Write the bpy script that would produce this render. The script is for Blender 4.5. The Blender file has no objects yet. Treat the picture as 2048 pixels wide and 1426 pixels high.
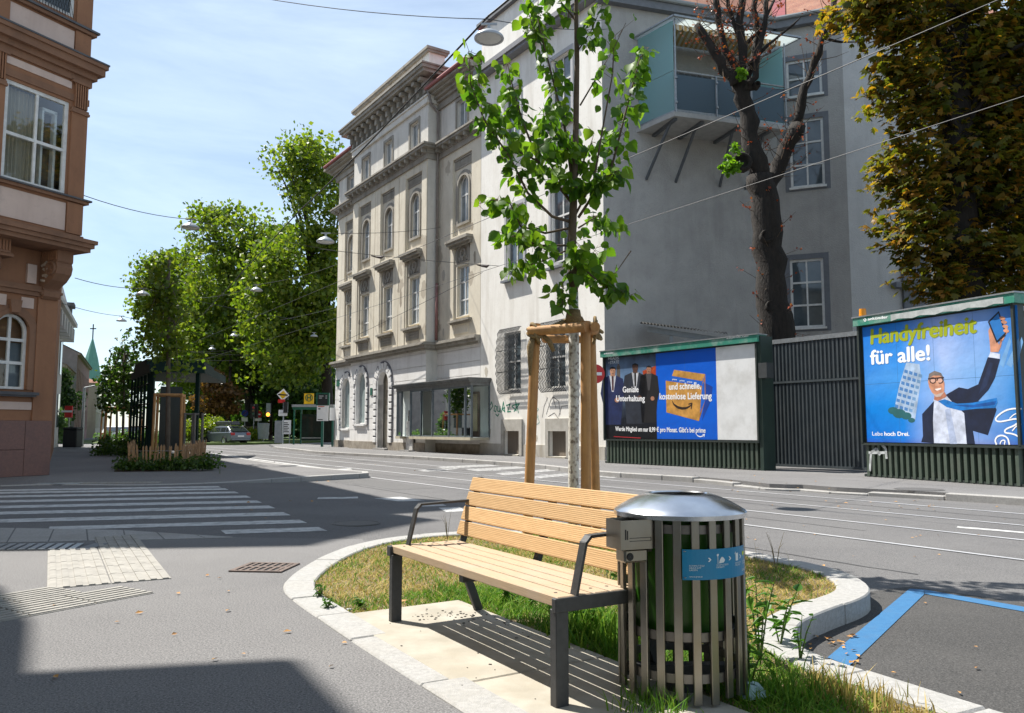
import bpy, bmesh, math, random
import numpy as np
from mathutils import Matrix, Vector
random.seed(7); rng = np.random.default_rng(7)
SC = bpy.context.scene; COL = SC.collection
R = math.radians
# ------------------------------------------------------------------ camera, sky, sun, exposure
FPX, PW, PH, HZ, CH = 1600., 2048, 1426, 858., 1.1      # focal length in photo pixels, horizon row, eye height
PITCH = math.atan((HZ-PH/2)/FPX)
cd = bpy.data.cameras.new('camera'); cam = bpy.data.objects.new('camera', cd); COL.objects.link(cam)
cd.sensor_fit = 'HORIZONTAL'; cd.sensor_width = 36; cd.lens = 36*FPX/PW; cd.clip_start = .05; cd.clip_end = 2000
cam.location = (0, 0, CH); cam.rotation_euler = (R(90)+PITCH, 0, 0); SC.camera = cam
SUN = Vector((.535, -.325, -1)).normalized()             # the way the light travels
ELEV = math.asin(-SUN.z); AZ = math.atan2(-SUN.x, -SUN.y)
wd = bpy.data.worlds.new('World'); SC.world = wd; wd.use_nodes = True
nt = wd.node_tree; nt.nodes.clear()
wo = nt.nodes.new('ShaderNodeOutputWorld'); bg = nt.nodes.new('ShaderNodeBackground')
sky = nt.nodes.new('ShaderNodeTexSky'); sky.sky_type = 'NISHITA'; sky.sun_disc = False
sky.sun_elevation = ELEV; sky.sun_rotation = AZ % (2*math.pi)
sky.air_density = 1.0; sky.dust_density = .15; sky.ozone_density = 3.0
tc = nt.nodes.new('ShaderNodeTexCoord'); mp = nt.nodes.new('ShaderNodeMapping'); mp.inputs['Scale'].default_value = (1.2, 1.8, 6)
mp.inputs['Rotation'].default_value = (.15, .1, .5)
nz = nt.nodes.new('ShaderNodeTexNoise'); nz.inputs['Scale'].default_value = 1.5; nz.inputs['Detail'].default_value = 9; nz.inputs['Roughness'].default_value = .62; nz.inputs['Distortion'].default_value = .5
cr = nt.nodes.new('ShaderNodeValToRGB'); cr.color_ramp.elements[0].position = .36; cr.color_ramp.elements[1].position = .78
cr.color_ramp.elements[0].color = (.22, .22, .22, 1); cr.color_ramp.elements[1].color = (.52, .52, .52, 1)
mx = nt.nodes.new('ShaderNodeMix'); mx.data_type = 'RGBA'; mx.inputs['B'].default_value = (9.0, 10.4, 11.4, 1)
L = nt.links.new
L(tc.outputs['Generated'], mp.inputs['Vector']); L(mp.outputs['Vector'], nz.inputs['Vector']); L(nz.outputs['Fac'], cr.inputs['Fac'])
L(cr.outputs['Color'], mx.inputs['Factor']); L(sky.outputs['Color'], mx.inputs['A']); L(mx.outputs['Result'], bg.inputs['Color']); L(bg.outputs['Background'], wo.inputs['Surface'])
bg.inputs['Strength'].default_value = .072
sl = bpy.data.lights.new('sun', 'SUN'); sl.energy = 5.0; sl.angle = R(.5); sl.color = (1, .955, .88)
so = bpy.data.objects.new('sun', sl); COL.objects.link(so); so.rotation_euler = SUN.to_track_quat('-Z', 'Y').to_euler(); so.location = (-20, 12, 40)
SC.view_settings.view_transform = 'Standard'; SC.view_settings.look = 'None'; SC.view_settings.gamma = 1
SC.view_settings.exposure = .97
SC.cycles.max_bounces = 8; SC.cycles.transparent_max_bounces = 12
# ------------------------------------------------------------------ photo pixel -> direction -> place
_c, _s = math.cos(PITCH), math.sin(PITCH)
def ray(u, v):
    x = (u-PW/2)/FPX; y = -(v-PH/2)/FPX
    return Vector((x, _c-y*_s, _s+y*_c))
CAM = Vector((0, 0, CH))
def G(u, v, z=0.):                      # on the level z
    r = ray(u, v); return CAM+r*((z-CH)/r.z)
def AT(u, v, Y):                        # at the distance Y
    r = ray(u, v); return CAM+r*(Y/r.y)
def onpl(u, v, p, n):
    r = ray(u, v); return CAM+r*((Vector(p)-CAM).dot(n)/r.dot(n))
# ------------------------------------------------------------------ mesh builder
def rot2(a): return Matrix.Rotation(a, 4, 'Z')
class MB:
    def __init__(s, M=None): s.V = []; s.F = []; s.M = M
    def v(s, p):
        p = Vector(p)
        if s.M is not None: p = s.M @ p
        s.V.append(p); return len(s.V)-1
    def f(s, *i): s.F.append(i)
    def poly(s, pts): s.F.append([s.v(p) for p in pts]); return s
    def box(s, x0, x1, y0, y1, z0, z1, b=0.):
        i = [s.v((x, y, z)) for z in (z0, z1) for y in (y0, y1) for x in (x0, x1)]
        for q in ((0, 2, 3, 1), (4, 5, 7, 6), (0, 1, 5, 4), (1, 3, 7, 5), (3, 2, 6, 7), (2, 0, 4, 6)): s.F.append([i[k] for k in q])
        return s
    def obox(s, c, ax, ay, az):          # centre, three half-axis vectors
        c, ax, ay, az = map(Vector, (c, ax, ay, az))
        i = [s.v(c+ax*x+ay*y+az*z) for z in (-1, 1) for y in (-1, 1) for x in (-1, 1)]
        for q in ((0, 2, 3, 1), (4, 5, 7, 6), (0, 1, 5, 4), (1, 3, 7, 5), (3, 2, 6, 7), (2, 0, 4, 6)): s.F.append([i[k] for k in q])
        return s
    def bar(s, a, b, w, h, up=(0, 0, 1)):
        a, b = Vector(a), Vector(b); d = b-a; x = d.cross(Vector(up))
        if x.length < 1e-6: x = Vector((1, 0, 0))
        x.normalize(); z = x.cross(d).normalized()
        return s.obox((a+b)/2, d/2, x*w/2, z*h/2)
    def prism(s, poly, z0, z1):          # (x, y) outline
        a = [s.v((p[0], p[1], z0)) for p in poly]; b = [s.v((p[0], p[1], z1)) for p in poly]; n = len(poly)
        s.F.append(a[::-1]); s.F.append(b)
        for i in range(n): s.F.append((a[i], a[(i+1) % n], b[(i+1) % n], b[i]))
        return s
    def prismy(s, poly, y0, y1):         # (x, z) outline
        a = [s.v((p[0], y0, p[1])) for p in poly]; b = [s.v((p[0], y1, p[1])) for p in poly]; n = len(poly)
        s.F.append(a); s.F.append(b[::-1])
        for i in range(n): s.F.append((a[(i+1) % n], a[i], b[i], b[(i+1) % n]))
        return s
    def ringy(s, inn, out, y0, y1, closed=True):   # band between two (x, z) paths, from y0 (back) to y1 (front)
        n = len(inn); A = [s.v((p[0], y1, p[1])) for p in inn]; B = [s.v((p[0], y1, p[1])) for p in out]
        C = [s.v((p[0], y0, p[1])) for p in inn]; D = [s.v((p[0], y0, p[1])) for p in out]
        for i in range(n if closed else n-1):
            j = (i+1) % n
            s.F += [(A[i], A[j], B[j], B[i]), (C[i], C[j], A[j], A[i]), (B[i], B[j], D[j], D[i])]
        if not closed:
            s.F += [(A[0], B[0], D[0], C[0]), (A[-1], C[-1], D[-1], B[-1])]
        return s
    def tube(s, pts, r, n=8, cap=True):
        pts = [Vector(p) for p in pts]; m = len(pts)
        rs = r if isinstance(r, (list, tuple)) else [r]*m
        rings = []; ref = None
        for i in range(m):
            d = (pts[min(i+1, m-1)]-pts[max(i-1, 0)])
            if d.length < 1e-9: d = Vector((0, 0, 1))
            d.normalize()
            if ref is None:
                ref = d.orthogonal().normalized()
            ref = (ref-d*ref.dot(d))
            if ref.length < 1e-6: ref = d.orthogonal()
            ref.normalize(); q = d.cross(ref)
            rings.append([s.v(pts[i]+(ref*math.cos(2*math.pi*k/n)+q*math.sin(2*math.pi*k/n))*rs[i]) for k in range(n)])
        for i in range(m-1):
            a, b = rings[i], rings[i+1]
            for k in range(n): s.F.append((a[k], a[(k+1) % n], b[(k+1) % n], b[k]))
        if cap: s.F.append(rings[0][::-1]); s.F.append(rings[-1])
        return s
    def lathe(s, prof, n=24, c=(0, 0, 0), cap=False):
        c = Vector(c); rings = []
        for r, z in prof: rings.append([s.v(c+Vector((r*math.cos(2*math.pi*k/n), r*math.sin(2*math.pi*k/n), z))) for k in range(n)])
        for i in range(len(prof)-1):
            a, b = rings[i], rings[i+1]
            for k in range(n): s.F.append((a[k], a[(k+1) % n], b[(k+1) % n], b[k]))
        if cap: s.F.append(rings[0][::-1]); s.F.append(rings[-1])
        return s
    def mesh(s, name, m, smooth=False, inv=None):
        V = [inv @ p for p in s.V] if inv is not None else s.V
        me = bpy.data.meshes.new(name); me.from_pydata([tuple(p) for p in V], [], [list(f) for f in s.F])
        if m: me.materials.append(m)
        if smooth:
            me.shade_smooth()
            if smooth is not True: me.set_sharp_from_angle(angle=R(smooth))
        me.update(); return me
    def build(s, name, m, parent=None, smooth=False, loc=None, W=False, bevel=0., fix=True):
        inv = WM[root(parent)].inverted() if (W and parent is not None) else None
        me = s.mesh(name, m, smooth, inv)
        if fix or bevel:
            bm = bmesh.new(); bm.from_mesh(me)
            if fix: bmesh.ops.recalc_face_normals(bm, faces=bm.faces)
            if bevel: bmesh.ops.bevel(bm, geom=bm.edges[:], offset=bevel, segments=1, affect='EDGES', clamp_overlap=True)
            bm.to_mesh(me); bm.free()
        return link(name, me, parent, loc)
WM = {}
def root(o):
    while o.parent is not None: o = o.parent
    return o
def link(name, me, parent=None, loc=None, rz=0.):
    o = bpy.data.objects.new(name, me); COL.objects.link(o)
    if loc is not None: o.location = loc
    if rz: o.rotation_euler.z = rz
    if parent is not None: o.parent = parent
    else: WM[o] = Matrix.Translation(Vector(loc or (0, 0, 0))) @ rot2(rz)
    return o
def tag(o, label, cat, group=None):
    o['label'] = label; o['category'] = cat
    if group: o['group'] = group
    return o
def struct(o): o['kind'] = 'structure'; return o
def stuff(o): o['kind'] = 'stuff'; return o
def thing(name, label, cat, loc=(0, 0, 0), rz=0., group=None):
    return tag(link(name, None, None, loc, rz), label, cat, group)
def fast(name, verts, faces, m, parent=None, attr=None, W=False, smooth=False):
    verts = np.asarray(verts, np.float32); faces = np.asarray(faces, np.int32)
    if W and parent is not None:
        I = np.array(WM[root(parent)].inverted(), np.float32); verts = verts@I[:3, :3].T+I[:3, 3]
    me = bpy.data.meshes.new(name); k = faces.shape[1]; nf = len(faces)
    me.vertices.add(len(verts)); me.vertices.foreach_set('co', verts.ravel())
    me.loops.add(nf*k); me.loops.foreach_set('vertex_index', faces.ravel())
    me.polygons.add(nf); me.polygons.foreach_set('loop_start', np.arange(0, nf*k, k, dtype=np.int32))
    if attr is not None:
        a = me.attributes.new('lv', 'FLOAT', 'FACE'); a.data.foreach_set('value', np.asarray(attr, np.float32))
    me.materials.append(m); me.update(calc_edges=True)
    if smooth: me.shade_smooth()
    return link(name, me, parent)
def arch(cx, w, zb, zs, n=10, ecc=1.):      # closed path bottom-left, bottom-right, up, round arch, down
    p = [(cx-w/2, zb), (cx+w/2, zb)]
    for i in range(n+1):
        a = math.pi*i/n; p.append((cx+w/2*math.cos(a), zs+w/2*ecc*math.sin(a)))
    return p
# ------------------------------------------------------------------ materials
def new(name):
    m = bpy.data.materials.new(name); m.use_nodes = True; t = m.node_tree; b = t.nodes['Principled BSDF']; return m, t, b
def noise(t, scale, detail=5, rough=.6, vec=None):
    n = t.nodes.new('ShaderNodeTexNoise'); n.inputs['Scale'].default_value = scale; n.inputs['Detail'].default_value = detail; n.inputs['Roughness'].default_value = rough
    if vec is not None: t.links.new(vec, n.inputs['Vector'])
    return n
def ramp(t, fac, stops):
    r = t.nodes.new('ShaderNodeValToRGB'); e = r.color_ramp.elements
    while len(e) < len(stops): e.new(.5)
    for k, (p, c) in enumerate(stops):
        e[k].position = p; e[k].color = (c[0], c[1], c[2], 1) if hasattr(c, '__len__') else (c, c, c, 1)
    t.links.new(fac, r.inputs['Fac']); return r.outputs['Color']
def mix(t, fac, a, b, mode='MIX'):
    m = t.nodes.new('ShaderNodeMix'); m.data_type = 'RGBA'; m.blend_type = mode
    for k, x in (('Factor', fac), ('A', a), ('B', b)):
        if hasattr(x, 'is_linked') or hasattr(x, 'links'): t.links.new(x, m.inputs[k])
        elif k == 'Factor': m.inputs[k].default_value = x
        else: m.inputs[k].default_value = (*x, 1)
    return m.outputs['Result']
def pos(t, scale=None, rot=None, obj=False):
    if obj: o = t.nodes.new('ShaderNodeTexCoord').outputs['Object']
    else: o = t.nodes.new('ShaderNodeNewGeometry').outputs['Position']
    if scale or rot:
        m = t.nodes.new('ShaderNodeMapping'); t.links.new(o, m.inputs['Vector'])
        if scale: m.inputs['Scale'].default_value = scale
        if rot: m.inputs['Rotation'].default_value = rot
        o = m.outputs['Vector']
    return o
MATS = {}
def pm(name, c1, c2=None, sc=6., rough=.8, bump=0., bsc=60., metal=0., stain=None, ssc=.6, samt=.5, stretch=None, spec=.5, lo=.35, hi=.65, obj=False, bdist=.01, spk=None, spksc=300.):
    if name in MATS: return MATS[name]
    m, t, b = new(name); p = pos(t, stretch, obj=obj); c2 = c2 or tuple(x*.75 for x in c1)
    n = noise(t, sc, 6, .6, p); col = ramp(t, n.outputs['Fac'], [(lo, c1), (hi, c2)])
    if stain:
        s = noise(t, ssc, 7, .65, pos(t, obj=obj)); f = ramp(t, s.outputs['Fac'], [(.48, 0.), (.7, samt)]); col = mix(t, f, col, stain)
    if spk:
        s = noise(t, spksc, 2, .5, pos(t, obj=obj)); f = ramp(t, s.outputs['Fac'], [(.5, 0.), (.66, .8)]); col = mix(t, f, col, spk)
    t.links.new(col, b.inputs['Base Color']); b.inputs['Roughness'].default_value = rough; b.inputs['Metallic'].default_value = metal
    b.inputs['Specular IOR Level'].default_value = spec
    if bump:
        n2 = noise(t, bsc, 4, .6, p); bu = t.nodes.new('ShaderNodeBump'); bu.inputs['Strength'].default_value = bump; bu.inputs['Distance'].default_value = bdist
        t.links.new(n2.outputs['Fac'], bu.inputs['Height']); t.links.new(bu.outputs['Normal'], b.inputs['Normal'])
    MATS[name] = m; return m
def leafmat(name, a, b_, c, trans=.45, rough=.45):
    m, t, b = new(name)
    at = t.nodes.new('ShaderNodeAttribute'); at.attribute_name = 'lv'; oi = t.nodes.new('ShaderNodeObjectInfo')
    ad = t.nodes.new('ShaderNodeMath'); ad.operation = 'ADD'; t.links.new(at.outputs['Fac'], ad.inputs[0]); t.links.new(oi.outputs['Random'], ad.inputs[1])
    fr = t.nodes.new('ShaderNodeMath'); fr.operation = 'FRACT'; t.links.new(ad.outputs[0], fr.inputs[0])
    col = ramp(t, fr.outputs[0], [(0, a), (.55, b_), (1, c)])
    t.links.new(col, b.inputs['Base Color']); b.inputs['Roughness'].default_value = rough; b.inputs['Specular IOR Level'].default_value = .4
    tr = t.nodes.new('ShaderNodeBsdfTranslucent'); t.links.new(mix(t, 1., col, (1.5, 1.6, .6), 'MULTIPLY'), tr.inputs['Color'])
    ms = t.nodes.new('ShaderNodeMixShader'); ms.inputs['Fac'].default_value = trans
    t.links.new(b.outputs[0], ms.inputs[1]); t.links.new(tr.outputs[0], ms.inputs[2]); t.links.new(ms.outputs[0], t.nodes['Material Output'].inputs['Surface'])
    MATS[name] = m; return m
def wall_mat(name, c1, c2, dirt, streak=.5, bump=.15, bsc=40, bdist=.01, patch=None):
    m, t, b = new(name); p = pos(t)
    n = noise(t, 1.3, 8, .65, p); col = ramp(t, n.outputs['Fac'], [(.32, c1), (.7, c2)])
    s = noise(t, 2.2, 6, .6, pos(t, (1., 1., .12))); col = mix(t, ramp(t, s.outputs['Fac'], [(.5, 0.), (.75, streak)]), col, dirt)
    g = noise(t, 9., 6, .7, p); col = mix(t, ramp(t, g.outputs['Fac'], [(.55, 0.), (.8, .35)]), col, dirt)
    if patch:
        q = noise(t, .55, 3, .5, p); col = mix(t, ramp(t, q.outputs['Fac'], [(.62, 0.), (.635, .7)]), col, patch)
    t.links.new(col, b.inputs['Base Color']); b.inputs['Roughness'].default_value = .92; b.inputs['Specular IOR Level'].default_value = .2
    n2 = noise(t, bsc, 5, .6, p); bu = t.nodes.new('ShaderNodeBump'); bu.inputs['Strength'].default_value = bump; bu.inputs['Distance'].default_value = bdist
    t.links.new(n2.outputs['Fac'], bu.inputs['Height']); t.links.new(bu.outputs['Normal'], b.inputs['Normal'])
    MATS[name] = m; return m
def glass_mat(name, tint=(.85, .9, .9), alpha=.75, rough=.02):     # clear pane: see-through mixed with a mirror-like skin
    m, t, b = new(name); t.nodes.remove(b)
    tr = t.nodes.new('ShaderNodeBsdfTransparent'); tr.inputs['Color'].default_value = (*tint, 1)
    gl = t.nodes.new('ShaderNodeBsdfGlossy'); gl.inputs['Roughness'].default_value = rough
    fr = t.nodes.new('ShaderNodeFresnel'); fr.inputs['IOR'].default_value = 1.55
    ms = t.nodes.new('ShaderNodeMixShader'); t.links.new(fr.outputs[0], ms.inputs['Fac']); t.links.new(tr.outputs[0], ms.inputs[1]); t.links.new(gl.outputs[0], ms.inputs[2])
    t.links.new(ms.outputs[0], t.nodes['Material Output'].inputs['Surface']); MATS[name] = m; return m
def asphalt(name, c1, c2, patch):
    m, t, b = new(name); p = pos(t)
    n = noise(t, .35, 6, .6, p); col = ramp(t, n.outputs['Fac'], [(.35, c1), (.65, c2)])
    w = noise(t, 1.1, 8, .7, p); col = mix(t, ramp(t, w.outputs['Fac'], [(.5, 0.), (.72, .45)]), col, patch)
    s = noise(t, 110, 3, .7, p); col = mix(t, ramp(t, s.outputs['Fac'], [(.47, 0.), (.68, .75)]), col, tuple(min(1, x*2.1) for x in c2))
    s2 = noise(t, 85, 3, .7, p); col = mix(t, ramp(t, s2.outputs['Fac'], [(.52, 0.), (.68, .85)]), col, tuple(x*.35 for x in c1))
    t.links.new(col, b.inputs['Base Color']); b.inputs['Roughness'].default_value = .88; b.inputs['Specular IOR Level'].default_value = .3
    n2 = noise(t, 150, 3, .6, p); bu = t.nodes.new('ShaderNodeBump'); bu.inputs['Strength'].default_value = .45; bu.inputs['Distance'].default_value = .006
    t.links.new(n2.outputs['Fac'], bu.inputs['Height']); t.links.new(bu.outputs['Normal'], b.inputs['Normal']); MATS[name] = m; return m
ROADM = asphalt('road_asphalt', (.088, .086, .087), (.122, .119, .118), (.06, .059, .062))
PAVEM = asphalt('pavement_asphalt', (.112, .109, .109), (.15, .146, .144), (.085, .083, .084))
BAYM = asphalt('bay_asphalt', (.042, .041, .040), (.062, .06, .058), (.085, .08, .076))
GRAN = pm('granite', (.37, .36, .345), (.27, .265, .25), 40, .8, .25, 160, spk=(.22, .22, .22), spksc=220, stain=(.3, .28, .24), ssc=2., samt=.4)
GRAN2 = pm('granite_old', (.36, .35, .33), (.27, .26, .25), 30, .85, .25, 120, spk=(.15, .15, .15), stain=(.2, .18, .15), ssc=1.5)
CONC = pm('concrete', (.38, .35, .295), (.29, .265, .215), 5, .9, .2, 120, stain=(.33, .29, .22), ssc=1.8, samt=.5)
TACT = pm('tactile_concrete', (.31, .295, .265), (.24, .228, .205), 8, .9, .15, 150, stain=(.25, .24, .22), ssc=2, samt=.5)
MWHITE = pm('marking_white', (.52, .52, .51), (.36, .36, .355), 14, .75, .2, 200, stain=(.14, .14, .14), ssc=6, samt=.85)
MBLUE = pm('marking_blue', (.022, .115, .255), (.03, .135, .28), 20, .7, .3, 220, stain=(.05, .12, .22), ssc=9, samt=.4)
STEEL = pm('brushed_steel', (.30, .285, .255), (.20, .19, .165), 3, .34, .05, 30, metal=1., stretch=(1, 1, .08), stain=(.2, .15, .08), ssc=6, samt=.3)
LIDST = pm('lid_steel', (.72, .73, .75), (.6, .61, .63), 8, .22, .03, 40, metal=1.)
DARKST = pm('bench_steel', (.055, .056, .058), (.04, .041, .042), 30, .5, .1, 300, metal=.3)
BLACKM = pm('matt_black', (.012, .012, .013), None, 20, .7)
IRON = pm('cast_iron', (.17, .125, .105), (.10, .08, .07), 30, .8, .3, 120, metal=.3)
GALV = pm('galvanised', (.36, .38, .39), (.27, .29, .3), 12, .45, metal=.7)
GREYMET = pm('grey_paint_metal', (.28, .30, .31), (.22, .24, .25), 4, .45)
WINW = pm('window_white', (.72, .72, .70), (.62, .62, .6), 9, .5, stain=(.45, .43, .4), ssc=3)
GLASSD = pm('window_glass', (.10, .125, .14), (.05, .065, .075), .9, .04, spec=.8)
GLASSC = pm('window_glass_curtained', (.30, .33, .34), (.16, .19, .2), 1.4, .05, spec=.8)
CLEAR = glass_mat('clear_glass')
RED = pm('sign_red', (.55, .02, .02), (.5, .02, .02), 5, .4)
SWHITE = pm('sign_white', (.78, .78, .78), (.72, .72, .72), 5, .45)
SBLACK = pm('sign_black', (.015, .015, .015), None, 5, .5)
SYEL = pm('sign_yellow', (.75, .46, .01), (.7, .42, .01), 5, .45)
SGREEN = pm('sign_green', (.01, .09, .055), (.012, .11, .065), 5, .45)
def srgb(r, g, b): return tuple(((x/255+.055)/1.055)**2.4 if x > 10 else x/255/12.92 for x in (r, g, b))
def flat(name, rgb, rough=.5):
    k = .62 if any(w in name for w in ('suit', 'skin', 'shirt', 'tie', 'jacket', 'card', 'tower', 'hair')) else .9
    return pm('print_'+name, tuple(min(1, x*1.08) for x in srgb(*rgb)), tuple(x*k for x in srgb(*rgb)), 4.5, rough)
# ------------------------------------------------------------------ lettering (flat print)
def text(body, name, m, parent, M, size=1., bold=0., xs=1., shear=0., align='LEFT', space=1.):
    c = bpy.data.curves.new(name, 'FONT'); c.body = body; c.size = size; c.offset = bold; c.shear = shear; c.align_x = align; c.space_character = space; c.resolution_u = 3; c.fill_mode = 'FRONT'
    o = bpy.data.objects.new(name, c); COL.objects.link(o)
    dg = bpy.context.evaluated_depsgraph_get(); me = bpy.data.meshes.new_from_object(o.evaluated_get(dg))
    bpy.data.objects.remove(o); bpy.data.curves.remove(c)
    me.transform(M @ Matrix.Diagonal((xs, 1, 1, 1))); me.materials.clear(); me.materials.append(m); me.name = name
    return link(name, me, parent)
# ================================================================== GROUND
C0 = G(1212, 921); D2 = (G(663, 893)-C0); D2.z = 0; D2.normalize(); N2 = Vector((-D2.y, D2.x, 0))
ADEG = math.atan2(D2.y, D2.x)
def ST(s, t, z=0.): return Vector((C0.x+D2.x*s+N2.x*t, C0.y+D2.y*s+N2.y*t, z))
def sm(x): x = max(0., min(1., x)); return x*x*(3-2*x)
def roadz(x, y):                         # road lies .12 below the pavements and climbs to them at the zebra crossing
    a = 1.2-4.8*sm((y-8)/10.)
    w = sm((a-x)/3.)*sm((19.5-y)/3.)
    return -.12+.112*w
def RP(u, v):
    z = -.12
    for _ in range(8): p = G(u, v, z); z = roadz(p.x, p.y)
    return p
def drape(name, m, parent, outline, h, n=10):   # thin sheet over the road between two edges given as (left, right) point pairs
    pass
xs = sorted(set([-160, -110, -80, -60, -45, -35, -26, -20, -17]+[round(-15+.5*i, 3) for i in range(45)]+[8, 9, 10, 12, 15, 20, 30, 45, 70, 110, 160]))
ys = sorted(set([-60, -40, -25, -15, -8, -4, 0, 2, 4]+[5+.5*i for i in range(36)]+[24, 26, 29, 33, 38, 45, 55, 70, 90, 120, 170, 240, 330, 450]))
mb = MB(); idx = [[mb.v((x, y, roadz(x, y))) for x in xs] for y in ys]
for j in range(len(ys)-1):
    for i in range(len(xs)-1): mb.f(idx[j][i], idx[j][i+1], idx[j+1][i+1], idx[j+1][i])
ROAD = struct(mb.build('road', ROADM, smooth=True, fix=False))
def sheet(name, m, pts, h=.004, parent=None, sub=6):     # quad a,b,c,d on the road, draped
    a, b, c, d = [Vector(p) for p in pts]; q = MB(); g = []
    for j in range(2):
        row = []
        for i in range(sub+1):
            t = i/sub; p = (a.lerp(b, t) if j == 0 else d.lerp(c, t)); row.append(q.v((p.x, p.y, roadz(p.x, p.y)+h)))
        g.append(row)
    for i in range(sub): q.f(g[0][i], g[0][i+1], g[1][i+1], g[1][i])
    return q.build(name, m, parent or ROAD, fix=False)
# zebra crossing
ZD = Vector((.962, .245, 0)).normalized()
ends = [(-5.62, 15.55), (-5.28, 14.98), (-4.83, 14.2), (-4.33, 13.3), (-3.87, 12.4), (-3.42, 11.55), (-2.95, 10.63), (-2.51, 9.76), (-2.1, 9.02)]
for k, (x, y) in enumerate(ends):
    c = Vector((x, y, 0)); ln = [6.2, 6.2, 6.2, 6.2, 6.2, 5.9, 5.0, 2.75, 1.05][k]; hw = .22 if k < 7 else .19
    o = Vector((.47, -.88, 0))*hw/.98; w = .5*(.962*.88+.245*.47)
    sheet('crossing_stripe', MWHITE, [c-ZD*ln-o*.9+ZD*0, c-o, c+o, c-ZD*ln+o], .0035, sub=14)
# tram rails and painted lines along the street
RAIL = pm('rail_steel', (.62, .62, .63), (.5, .5, .51), 2, .5, metal=.5)
GROOVE = pm('rail_groove', (.03, .03, .03), None, 6, .8)
for t in (10.0, 8.55, 7.1, 5.62):
    r = MB(); g = MB()
    for a, b in ((-22, -6), (-6, 6), (6, 24), (24, 60)):
        for q, o0, o1, h in ((r, 0, .065, .004), (g, .068, .092, .0036)):
            p = [ST(a, t+o0), ST(b, t+o0), ST(b, t+o1), ST(a, t+o1)]
            q.poly([(v.x, v.y, roadz(v.x, v.y)+h) for v in p])
    ro = r.build('tram_rail', RAIL, ROAD, fix=False); g.build('rail_groove', GROOVE, ro, fix=False)
sheet('edge_line', MWHITE, [G(380, 901, -.12), G(548, 923, -.12), G(548, 924.6, -.12), G(380, 902.2, -.12)], sub=2)
sheet('edge_line', MWHITE, [G(550, 923.4, -.12), G(722, 945.5, -.12), G(722, 947.6, -.12), G(550, 925, -.12)], sub=2)
for q in ([(637, 995), (716, 993.5), (716, 997), (634, 998.5)], [(748, 997), (800, 994), (850, 1001.5), (796, 1003)], [(836, 1010), (885, 1008), (893, 1012), (838, 1013.5)], [(877, 1016), (918, 1014.5), (934, 1022), (892, 1024.5)],
          [(1915, 1053), (2048, 1064), (2048, 1067), (1913, 1056)], [(545, 945), (700, 937), (705, 939), (545, 948.5)]):
    sheet('lane_dash', MWHITE, [RP(*p) for p in q], .0042, sub=3)
WORN = pm('marking_worn', (.36, .36, .355), (.17, .168, .166), 9, .85, .2, 200, lo=.4, hi=.56)
for q in ([(870, 934), (975, 929), (1000, 932), (890, 937.5)], [(930, 939), (1050, 932), (1074, 935), (955, 943)], [(835, 941), (905, 936), (920, 938), (850, 944)], [(990, 947), (1100, 938), (1122, 941), (1010, 951)], [(1040, 955), (1130, 947), (1150, 950), (1060, 959)], [(1205, 950), (1240, 954), (1225, 957), (1190, 953)]):
    sheet('worn_marking', WORN, [G(u, v, -.12) for u, v in q], .0042, sub=1)
for q in ([(1372, 1018)], ):
    pass
# far pavement with kerb along the buildings
kerbR = [ST(-24, 4.45), G(2048, 996.5), G(1660, 975)]; kerbM = [G(1600, 979, -.085), G(1530, 977, -.085), G(1400, 963, -.085)]
kerbL = [G(1197, 942.5), G(1050, 927), G(850, 914), G(640, 903), G(600, 899), G(545, 893.5)]
def resamp(P, step, closed=False):
    P = [Vector((p[0], p[1], 0)) for p in P]; out = []; n = len(P)
    seg = n if closed else n-1
    for i in range(seg):
        p1, p2 = P[i], P[(i+1) % n]; p0 = P[(i-1) % n] if (closed or i > 0) else p1*2-p2; p3 = P[(i+2) % n] if (closed or i < n-2) else p2*2-p1
        k = max(1, int((p2-p1).length/step))
        for j in range(k):
            t = j/k; out.append(.5*((2*p1)+(p2-p0)*t+(2*p0-5*p1+4*p2-p3)*t*t+(3*p1-p0-3*p2+p3)*t**3))
    if not closed: out.append(P[-1])
    return out
kerb = resamp(kerbR+kerbM+kerbL, .25)
def normals(P, closed=False):
    out = []; n = len(P)
    for i in range(n):
        a = P[(i-1) % n] if (closed or i > 0) else P[i]; b = P[(i+1) % n] if (closed or i < n-1) else P[i]
        d = (b-a).normalized(); out.append(Vector((-d.y, d.x, 0)))
    return out
mb = MB(); kn = normals(kerb)
inner = [p-n*.2 for p, n in zip(kerb, kn)]
poly = [(p.x, p.y) for p in inner]+[(-17.5, 58), (-13, 78), (34, 78), (40, 10), (26, -4)]
PAVE_FAR = struct(mb.prism(poly, -.3, 0.).build('far_pavement', PAVEM))
def low(p): return sm(1-abs((p-ST(-11.6, 4.5)).dot(D2)-0)/3.6*1.0) if abs((p-ST(-11.6, 4.5)).dot(D2)) < 3.6 else 0.
acc = 0; st = 0
i = 0
while i < len(kerb)-4:
    j = min(i+4+(i//4) % 2, len(kerb)-1); q = MB()
    z = .004-.085*min(1., 1.6*low((kerb[i]+kerb[j])/2)); P = kerb[i:j+1]; Q = [p-n*.215 for p, n in zip(P, kn[i:j+1])]
    P[0] = P[0].lerp(P[1], .03); P[-1] = P[-1].lerp(P[-2], .03); Q[0] = Q[0].lerp(Q[1], .03); Q[-1] = Q[-1].lerp(Q[-2], .03)
    q.prism([(p.x, p.y) for p in P]+[(p.x, p.y) for p in Q[::-1]], -.3, z).build('kerb_stone', GRAN2, PAVE_FAR, bevel=.012); i = j
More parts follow.
